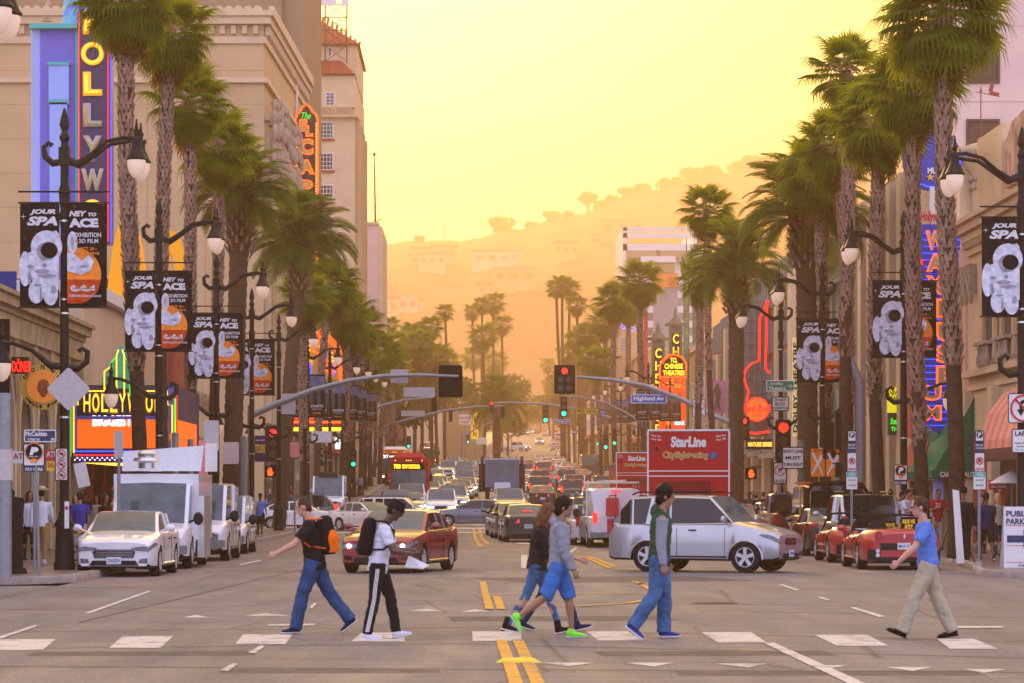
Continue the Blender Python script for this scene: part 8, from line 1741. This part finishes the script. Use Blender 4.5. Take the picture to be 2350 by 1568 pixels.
  for s in(-1,1):
   S_,E_,W_,q2=AR[s];k=(.052 if not female else .044)*bulk+ex*.6
   if top!='tank':
    pts,rr=[shd-up*.04+X_*s*.09,S_+X_*s*.0,S_.lerp(E_,.35),S_.lerp(E_,.72)],[.07,k*1.3,k*1.16,k*1.12]
    if long_:pts+=[E_,E_.lerp(W_,.3),E_.lerp(W_,.65),W_+q2*.005];rr+=[k*1.02,k*1.0,k*.86,k*.72]
    if not(top=='vest'):b.tube(pts,rr,10)
    else:
     b.tube(pts[:2],rr[:2],10);q=MB();q.tube(pts[1:],[x*.95 for x in rr[1:]],10);part('sleeve',fuse(q,vox,2),cloth('grey marl',(.24,.25,.30)),root)
  if top in('hoodie','vest'):b.ball(nk-nfw*.075-up*.0,(.095,.06,.075),12,8);b.tube([nk-nfw*.05,nk+X_*.07+up*.01,nk+nfw*.06-up*.03,nk-X_*.07+up*.01,nk-nfw*.05],.026,8)
  if top in('shirt','jacket','shirt_long'):b.tube([nk-nfw*.045+nup*.0,nk+X_*.055,nk+nfw*.05-up*.03,nk-X_*.055,nk-nfw*.045],.018,7)
  me=fuse(b,vox,3)
  if near:
   fold(me,.013,(9,7,18),.006)
  part({'tee':'t_shirt','tank':'t_shirt','shirt_long':'shirt'}.get(top,top),me,tc_,root)
 if legs:
  b=MB();L_={'jeans':(.0,1.0),'wide':(.014,1.0),'slim':(-.008,.93),'track':(.004,.98),'shorts':(.008,.0),'skirt':(.03,0)}[legs];ex=L_[0]
  b.tube([hip+up*.085,hip+up*.02,hip-V(0,.06),hip-V(0,.10)],[(.132+ex*.5,.098),(.15+ex*.5,.112),(.145+ex*.5,.11),(.10,.08)],14,flat=fr)
  for s in(-1,1):
   H_,K_,A_,f_=J[s]
   if legs=='shorts':b.tube([H_+up*.02,H_.lerp(K_,.5),H_.lerp(K_,.98),K_+(A_-K_)*.04],[.095+ex,.092+ex,.088+ex,.088+ex],12)
   elif legs=='skirt':b.tube([H_+up*.02,H_.lerp(K_,.9)],[.11,.11],10)
   else:b.tube([H_+up*.02,H_.lerp(K_,.25),H_.lerp(K_,.65),K_,K_.lerp(A_,.3),K_.lerp(A_,.7),K_.lerp(A_,L_[1]*1.0),K_.lerp(A_,L_[1]+.05)],[.098+ex,.098+ex,.082+ex,.068+ex*1.2,.066+ex*1.6,.058+ex*1.8,.056+ex*2,.058+ex*2],12)
  me=fuse(b,vox,3)
  if near:
   fold(me,.011,(9,9,13),.006)
  part({'shorts':'shorts','skirt':'skirt'}.get(legs,'trousers'),me,lc,root)
 for s in(-1,1):
  H_,K_,A_,f_=J[s];f_=R(f_);u=Vector((0,math.cos(f_),math.sin(f_)));n_=Vector((0,-math.sin(f_),math.cos(f_)));o=A_-n_*.04;b=MB()
  hgt=.10 if shoe[1]=='boot' else .03
  b.tube([A_+n_*hgt-u*.008,o-u*.015],[.046,.05],9);b.tube([o-u*.062+n_*.0,o-u*.02+n_*.004,o+u*.06-n_*.002,o+u*.13-n_*.012,o+u*.185-n_*.016],[(.030,.034),(.037,.040),(.042,.034),(.044,.025),(.026,.016)],12,flat=fr)
  me=fuse(b,min(vox,.011)if near else vox,2);sh=part('shoe',me,shoe[0],root)
  b=MB();b.tube([o-u*.07-n_*.034,o-u*.02-n_*.034,o+u*.07-n_*.034,o+u*.14-n_*.034,o+u*.195-n_*.026],[(.030,.012),(.037,.012),(.044,.012),(.045,.012),(.024,.009)],10,flat=fr);b.build('sole',sole or M_WHITE,sh)
  if shoe[1]=='boot':b=MB();b.tube([o-u*.045-n_*.03,o-u*.045-n_*.062],[.026,.02],8);b.build('heel',M_BLACKC,sh)
 root.scale=(S,S,S)
 return root,dict(hd=hd,nk=nk,shd=shd,ch=ch,hip=hip,up=up,fw=fw,AR=AR,J=J,nfw=nfw,nup=nup)
def bm_mesh(b):me=bpy.data.meshes.new('m');me.from_pydata(b.v,[],b.f);return me
def put(root,px,d,rz,z_=None):root.location=(PX(px,d),d,(0 if z_ is None else z_));root.rotation_euler=(0,0,rz)
LFT,RGT=PI/2,-PI/2
C_DENIM=cloth('denim',(.026,.065,.16),.35,5);C_DENIMD=cloth('dark denim',(.02,.035,.085),.3,5);C_DENIML=cloth('light denim',(.055,.125,.26),.4,5);C_BLACK=cloth('black',(.012,.012,.014));C_WHITE=cloth('white',(.62,.62,.72),.06);C_KHAKI=cloth('khaki',(.40,.35,.25));C_BLUE=cloth('sky blue',(.10,.20,.58));C_GREYH=cloth('grey marl',(.24,.25,.30));C_OLIVE=cloth('forest green',(.03,.075,.035));C_SHORT=cloth('azure',(.04,.15,.45));C_MINT=cloth('mint',(.22,.42,.34));C_NAVY=cloth('navy',(.015,.02,.06));C_LEATHER=mat('black leather',(.009,.008,.009),.6,var=.2,bump=.3,spec=.2);C_CHAR=cloth('charcoal',(.04,.045,.06));C_RED=cloth('red',(.40,.02,.03));C_BROWN=cloth('brown wool',(.10,.065,.045));C_ROYAL=cloth('royal blue',(.03,.04,.26))
NEON=mat('neon green',(.20,.85,.02),.5,var=.05)
p,q=person('man in black t-shirt with an orange and black backpack walking left in blue jeans','light','crop','brown','tee',C_BLACK,'wide',C_DENIM,(C_NAVY,'low'),dict(lean=7,neck=14,thigh=(20,-24),knee=(8,14),foot=(-2,-38),arm=(40,2),elbow=(22,14),spread=(8,8)),1.0,bulk=1.14)
put(p,722,36.6,LFT)
def backpack(p,q,m1,m2,h_=.46,dp=.17):
 up,fw,ch=q['up'],q['fw'],q['ch'];b=MB();c0=ch-fw*.20+up*.02
 b.tube([c0+up*(h_*.5),c0+up*(h_*.42),c0+up*.1,c0-up*(h_*.36),c0-up*(h_*.5)],[(.08,.04),(.15,dp*.42),(.165,dp*.5),(.165,dp*.56),(.13,dp*.4)],16,flat=(1,0,0));bg_=part('backpack',fuse(b,.011,2),m1,p)
 if m2:b=MB();b.tube([c0+up*.10-fw*.03,c0-up*.04-fw*.045,c0-up*(h_*.46)-fw*.04],[(.13,.05),(.175,.095),(.16,.085)],14,flat=(1,0,0));part('pocket',fuse(b,.011,1),m2,bg_)
 for s in(-1,1):
  b=MB();S_=q['shd']+Vector((s*.105,0,0));b.tube([c0+up*(h_*.42)+Vector((s*.1,0,0)),S_+up*.055,S_+fw*.115-up*.04,q['ch']+Vector((s*.125,0,0))+fw*.13,q['ch']+Vector((s*.15,0,0))-up*.1+fw*.03,c0-up*(h_*.35)+Vector((s*.13,0,0))],[(.028,.012)]*6,8);b.build('strap',m2 or m1,bg_)
 return bg_
backpack(p,q,mat('pack black',(.009,.008,.009),.8),mat('pack orange',(.80,.14,.004),.7),.5,.2)
p,q=person('man in white t-shirt and black bucket hat holding papers, black striped track pants','dark','bucket','black','tee',C_WHITE,'track',C_BLACK,(C_WHITE,'low'),dict(lean=11,neck=24,thigh=(20,-6),knee=(10,6),foot=(8,0),arm=(22,20),elbow=(66,60),spread=(8,8),curl=(45,45)),.98)
put(p,868,35.1,RGT);backpack(p,q,mat('pack jet',(.007,.006,.008),.8),None,.48,.19)
for s in(1,-1):
 H_,K_,A_,f_=q['J'][s]
 for k in(-1,0,1):
  b=MB();o=Vector((s*.098,k*.017,0));b.tube([H_+Vector((s*.105,k*.017,-.05)),H_.lerp(K_,.6)+Vector((s*.09,k*.017,0)),K_+Vector((s*.077,k*.017,0)),K_.lerp(A_,.5)+Vector((s*.071,k*.017,0)),K_.lerp(A_,.96)+Vector((s*.068,k*.017,0))],.0058,4);b.build('side_stripe',M_WHITE,p)
W_=q['AR'][1][2];b=MB();b.box(tuple(W_+Vector((-.01,.09,.01))),(.075,.14,.009));b.build('phone',M_TRIM,p)
pp_=thing('papers','folded white papers held by the man in the bucket hat','papers',(PX(868,35.1)+W_.y*.98,35.1-.05,W_.z-.16));b=MB();b.add([(-.05,0,.12),(.2,.02,.0),(.12,-.02,-.04),(-.1,0,-.02),(-.05,.02,.11),(.2,.04,-.01),(.12,.0,-.05),(-.1,.02,-.03)],[(0,1,2,3),(7,6,5,4),(0,4,5,1),(1,5,6,2),(2,6,7,3),(3,7,4,0)]);b.build('sheet',M_WHITE,pp_,0)
p,q=person('woman in black leather jacket and cropped jeans with ankle boots, auburn hair','light','long','auburn','jacket',C_LEATHER,'slim',C_DENIML,(C_BLACK,'boot'),dict(lean=7,neck=18,thigh=(22,-20),knee=(4,14),foot=(12,-12),arm=(10,14),elbow=(30,45),spread=(4,4)),.96,female=True)
put(p,1232,36.3,RGT)
p,q=person('woman in mint top and dark jeans half hidden between two walkers','light','tied','black','shirt',C_MINT,'slim',C_DENIMD,(C_NAVY,'low'),dict(lean=5,neck=10,thigh=(-22,26),knee=(12,4),foot=(-16,14),arm=(22,-16),elbow=(50,16)),.93,female=True)
put(p,1268,37.2,RGT)
p,q=person('boy in grey hoodie, blue shorts and neon green trainers walking right','tan','bushy','black','hoodie',C_GREYH,'shorts',C_SHORT,(NEON,'low'),dict(lean=2,neck=8,thigh=(17,-23),knee=(12,30),foot=(0,-60),arm=(-4,10),elbow=(12,14)),.985,sole=mat('sole pale',(.5,.55,.6),.6))
put(p,1283,35.4,RGT)
p,q=person('tall man in dark green hooded vest with grey sleeves and blue jeans walking right','tan','bushy','black','vest',C_OLIVE,'wide',C_DENIML,(C_ROYAL,'low'),dict(lean=3,neck=8,thigh=(9,-8),knee=(10,26),foot=(0,-38),arm=(4,-4),elbow=(12,10)),1.05)
put(p,1513,35.2,RGT)
b=MB();b.tube([q['hip']-q['up']*.10,q['hip']-q['up']*.03],[(.176,.134),(.18,.138)],16,flat=(1,0,0));b.build('waistband',C_BLACK,p)
p,q=person('man in blue short sleeved shirt, glasses and khaki trousers walking left','light','short','brown','shirt',C_BLUE,'wide',C_KHAKI,(mat('brown suede',(.02,.012,.008),.8),'low'),dict(lean=6,neck=8,thigh=(24,-17),knee=(4,8),foot=(22,-8),arm=(34,-22),elbow=(14,12),spread=(9,9)),1.0,bulk=1.08,sole=M_BLACKC)
put(p,2130,35.3,LFT)
b=MB()
for s in(-1,1):b.tube([q['hd']+Vector((s*.03+.022*math.cos(R(a)),0,0))+q['nfw']*.103+q['nup']*(.014+.015*math.sin(R(a)))for a in range(0,361,45)],.0028,4);b.tube([q['hd']+Vector((s*.052,0,0))+q['nfw']*.10+q['nup']*.016,q['hd']+Vector((s*.082,0,0))+q['nup']*.012],.003,4)
b.build('glasses',M_BLACKC,p)
# ---- background people: six builds, copied with their own clothes
ST=dict(lean=2,neck=5,thigh=(3,-2),knee=(2,2),foot=(0,0),arm=(6,-2),elbow=(14,10));WK=dict(lean=4,neck=6,thigh=(24,-20),knee=(6,12),foot=(6,-16),arm=(-16,20),elbow=(14,24));TX=dict(lean=3,neck=24,thigh=(4,-4),knee=(2,2),foot=(0,0),arm=(20,24),elbow=(85,80))
GP='people on the pavements'
pm=mat('crowd top',(.3,.3,.3),.85);pb=mat('crowd legs',(.1,.1,.15),.85)
PB={}
def proto_p(k,*a,**kw):PB[k]=person(*a,**kw)[0]
proto_p('m','tmp','tan','short','black','tee',pm,'jeans',pb,(C_BLACK,'low'),ST,1.0,.022,group=GP);proto_p('w','tmp','light','long','brown','shirt_long',pm,'slim',pb,(C_BLACK,'low'),ST,.94,.022,female=True,group=GP)
proto_p('k','tmp','light','short','brown','shirt_long',pm,'jeans',pb,(C_BLACK,'low'),WK,1.0,.022,group=GP);proto_p('t','tmp','light','crop','black','tee',pm,'jeans',pb,(C_BLACK,'low'),TX,1.0,.022,group=GP)
proto_p('s','tmp','tan','short','black','tee',pm,'shorts',pb,(C_BLACK,'low'),WK,1.0,.022,group=GP);proto_p('c','tmp','dark','cap','black','sweater',pm,'wide',pb,(C_BLACK,'low'),ST,1.02,.022,group=GP)
CT={'black':C_BLACK,'white':C_WHITE,'red':C_RED,'navy':C_NAVY,'brown':C_BROWN,'royal blue':C_ROYAL,'grey':C_GREYH,'khaki':C_KHAKI,'denim':C_DENIM,'dark denim':C_DENIMD,'charcoal':C_CHAR,'sky blue':C_BLUE,'mint':C_MINT}
AW,FR=0.0,PI
PEO=[('k','brown','dark denim',26,69,AW,'man seen from behind in brown sweater beside the pay station'),('w','white','black',66,71,FR+.4,'woman in white blouse left of the straw hat man'),('m','royal blue','khaki',183,69,AW,'person in royal blue top behind the nearest left lamp'),('w','black','black',175,78,FR,'woman with auburn hair in black top outside the theatre entrance'),('m','black','black',193,80,FR-.3,'man in black top beside the woman at the theatre entrance'),('w','khaki','denim',222,84,FR,'woman in tan top behind the food truck front'),('w','black','black',240,74,FR+.8,'woman in black by the snack bags of the food truck'),('m','red','denim',55,84,AW,'person in red beyond the doner sign'),('t','khaki','denim',579,113,AW+.5,'person in tan top by the pole at the left far corner'),('s','sky blue','black',597,114,AW,'person in bright blue shirt by the fourth left lamp'),('c','black','black',2211,70.5,FR,'man in black with a black hat standing by the banner stand'),('w','black','black',2252,78,FR,'woman in black holding a cup to her mouth'),('s','navy','black',2264,70,AW,'person in dark shirt and black shorts walking away at right'),('w','khaki','dark denim',2292,76,AW+.6,'blonde woman behind the red TOURS board'),('t','red','khaki',2152,84,FR,'man in red shirt numbered 22 looking at his phone'),('m','white','dark denim',2130,87,FR,'man in white shirt between the red shirt man and the palm'),('m','charcoal','dark denim',2118,88,FR+.3,'man in charcoal top beside the white shirt man'),('t','white','black',2078,79,FR+.9,'man in white polo leaning over the nearest red convertible'),('t','white','black',2062,80,FR+1.2,'second man in white polo leaning over the red convertibles'),('m','red','black',2098,81,AW,'person in red cap and red top behind the convertibles'),('m','black','black',2044,90,AW,'tall person in black with bushy hair beside the palm trunk'),('m','red','dark denim',2022,93,AW,'person in red jacket behind the silver SUV'),('m','charcoal','black',1998,96,AW+.4,'person in charcoal top left of the corner signal pole'),('m','navy','black',1982,97,AW,'person in navy top ahead of the silver SUV'),('m','royal blue','black',1965,99,AW,'person in royal blue cap and top near the grey pole'),('w','black','black',1950,101,AW,'woman in black between the orange banners and the grey pole'),('t','black','denim',1742,121,FR,'man with a gold face print on his black shirt by the kerb'),('m','charcoal','black',1720,124,FR-.5,'person in charcoal beside the rear corner of the red bus'),('m','white','denim',1728,127,FR,'person in white with shoulder straps in the corner crowd'),('w','grey','denim',1735,130,FR,'woman in grey in the corner crowd'),('m','navy','denim',1752,128,AW,'person in navy top seen from behind in the corner crowd'),('m','black','black',1760,122,FR,'bearded man in black in the corner crowd'),('t','black','black',1776,116,FR+1.1,'man in black jacket looking left in the corner crowd'),('w','brown','denim',1790,126,FR,'woman in brown with sunglasses in the corner crowd'),('w','white','denim',1800,118,FR,'pale woman with tied hair at the right of the corner crowd'),('m','red','denim',1812,124,FR,'person in red at the right of the corner crowd'),('m','sky blue','denim',1707+12,133,AW,'person in light blue behind the corner crowd'),('m','red','black',1822,121,FR,'bald man in red beside the green corner pole'),('m','black','denim',1768,135,AW,'person in black at the back of the corner crowd'),('w','navy','denim',1783,137,AW,'woman in navy at the back of the corner crowd'),('m','charcoal','denim',1806,134,AW,'person in charcoal at the back right of the corner crowd'),('m','black','denim',1838,131,AW,'person in black right of the green corner pole'),('m','white','black',650,170,FR,'person in white on the left pavement beyond the crossing'),('w','red','black',668,180,FR,'woman in red on the left pavement beyond the crossing'),('m','navy','black',700,172,AW,'person in navy between the left palm trunks beyond the crossing'),('m','white','denim',718,178,FR,'person in white between the left palm trunks beyond the crossing'),('m','black','black',800,200,FR,'cyclist-like figure in black by the far left kerb'),('w','grey','black',826,214,AW,'woman in grey by the far left kerb'),('m','charcoal','denim',620,166,FR,'person in charcoal right of the red hand signal'),('m','red','denim',1500,200,FR,'person in red beside the smaller red bus'),('m','white','denim',1395,245,FR,'person in white on the far right pavement'),('w','navy','denim',1412,238,AW,'woman in navy on the far right pavement')]
for i,(k,t_,l_,px,d,rz,lab)in enumerate(PEO):
 sk=rnd.choice(('light','tan','light','dark','tan'));hcol='blond' if 'blonde' in lab else('auburn' if 'auburn' in lab else rnd.choice(('black','brown','black')))
 sw={'crowd top':CT[t_],'crowd legs':CT[l_]}
 for kk in('light','tan','dark'):sw['skin '+kk]=SK[sk]
 for kk in('brown','black'):sw['hair '+kk]=HAIR[hcol]
 g=G(d)+.15 if not(1160<0)else 0
 s_=rnd.uniform(.95,1.03)*(.94 if k=='w' else 1)
 c=dup(PB[k],(PX(px,d),d,g),rz+rnd.uniform(-.15,.15),lab,GP,swap=sw,s=s_)
 if '22' in lab:letter('22',(.03,.16,1.3),.16,.12,M_WHITE,c,rz=PI)
 if 'gold face' in lab:b=MB();b.ball((0,.15,1.25),(.11,.02,.15),10,8);b.build('shirt_print',mat('gold print',(.45,.28,.06),.6,var=.5,scale=20),c)
for k in PB:
 o=PB[k]
 for ch in list(o.children):
  for c2 in list(ch.children):bpy.data.objects.remove(c2)
  bpy.data.objects.remove(ch)
 bpy.data.objects.remove(o)
p,q=person('man seen from behind in straw hat, white shirt and khaki trousers on the left pavement','tan','straw','black','shirt_long',C_WHITE,'jeans',cloth('ochre cotton',(.30,.20,.08)),(C_WHITE,'low'),dict(WK,thigh=(10,-6),knee=(4,6),foot=(0,-4)),1.0,.016,group=GP);put(p,95,67.5,AW,.15)
B=thing('flower_cart','small black two wheeled cart with red and yellow flowers behind the nearest left lamp','cart',(PX(178,66),66,.15));b=MB();b.bx(-.3,.25,-.2,.2,.62,.68);b.build('tray',M_GREYM,B,0)
b=MB();b.tube([(-.25,0,.64),(.2,0,.15)],.015,5);b.tube([(.2,0,.64),(-.2,0,.12)],.015,5);b.tube([(.2,0,.64),(.38,0,1.0)],.015,5);b.build('frame',M_DARK,B)
for x in(.18,-.22):b=MB();b.lathe([(.13,-.03),(.14,0),(.13,.03)],(x,-.2,.14),16,'y');b.build('wheel',M_TYRE,B)
b=MB();r_=random.Random(2)
for k in range(40):b.ball((r_.uniform(-.26,.2),r_.uniform(-.15,.15),.72+r_.uniform(0,.12)),r_.uniform(.025,.05),6,4);b.m=k%2
b.m=0;o=b.build('flowers',[M_RED,M_SY],B);o['kind']='stuff'
bpy.data.scenes.remove(TMP)
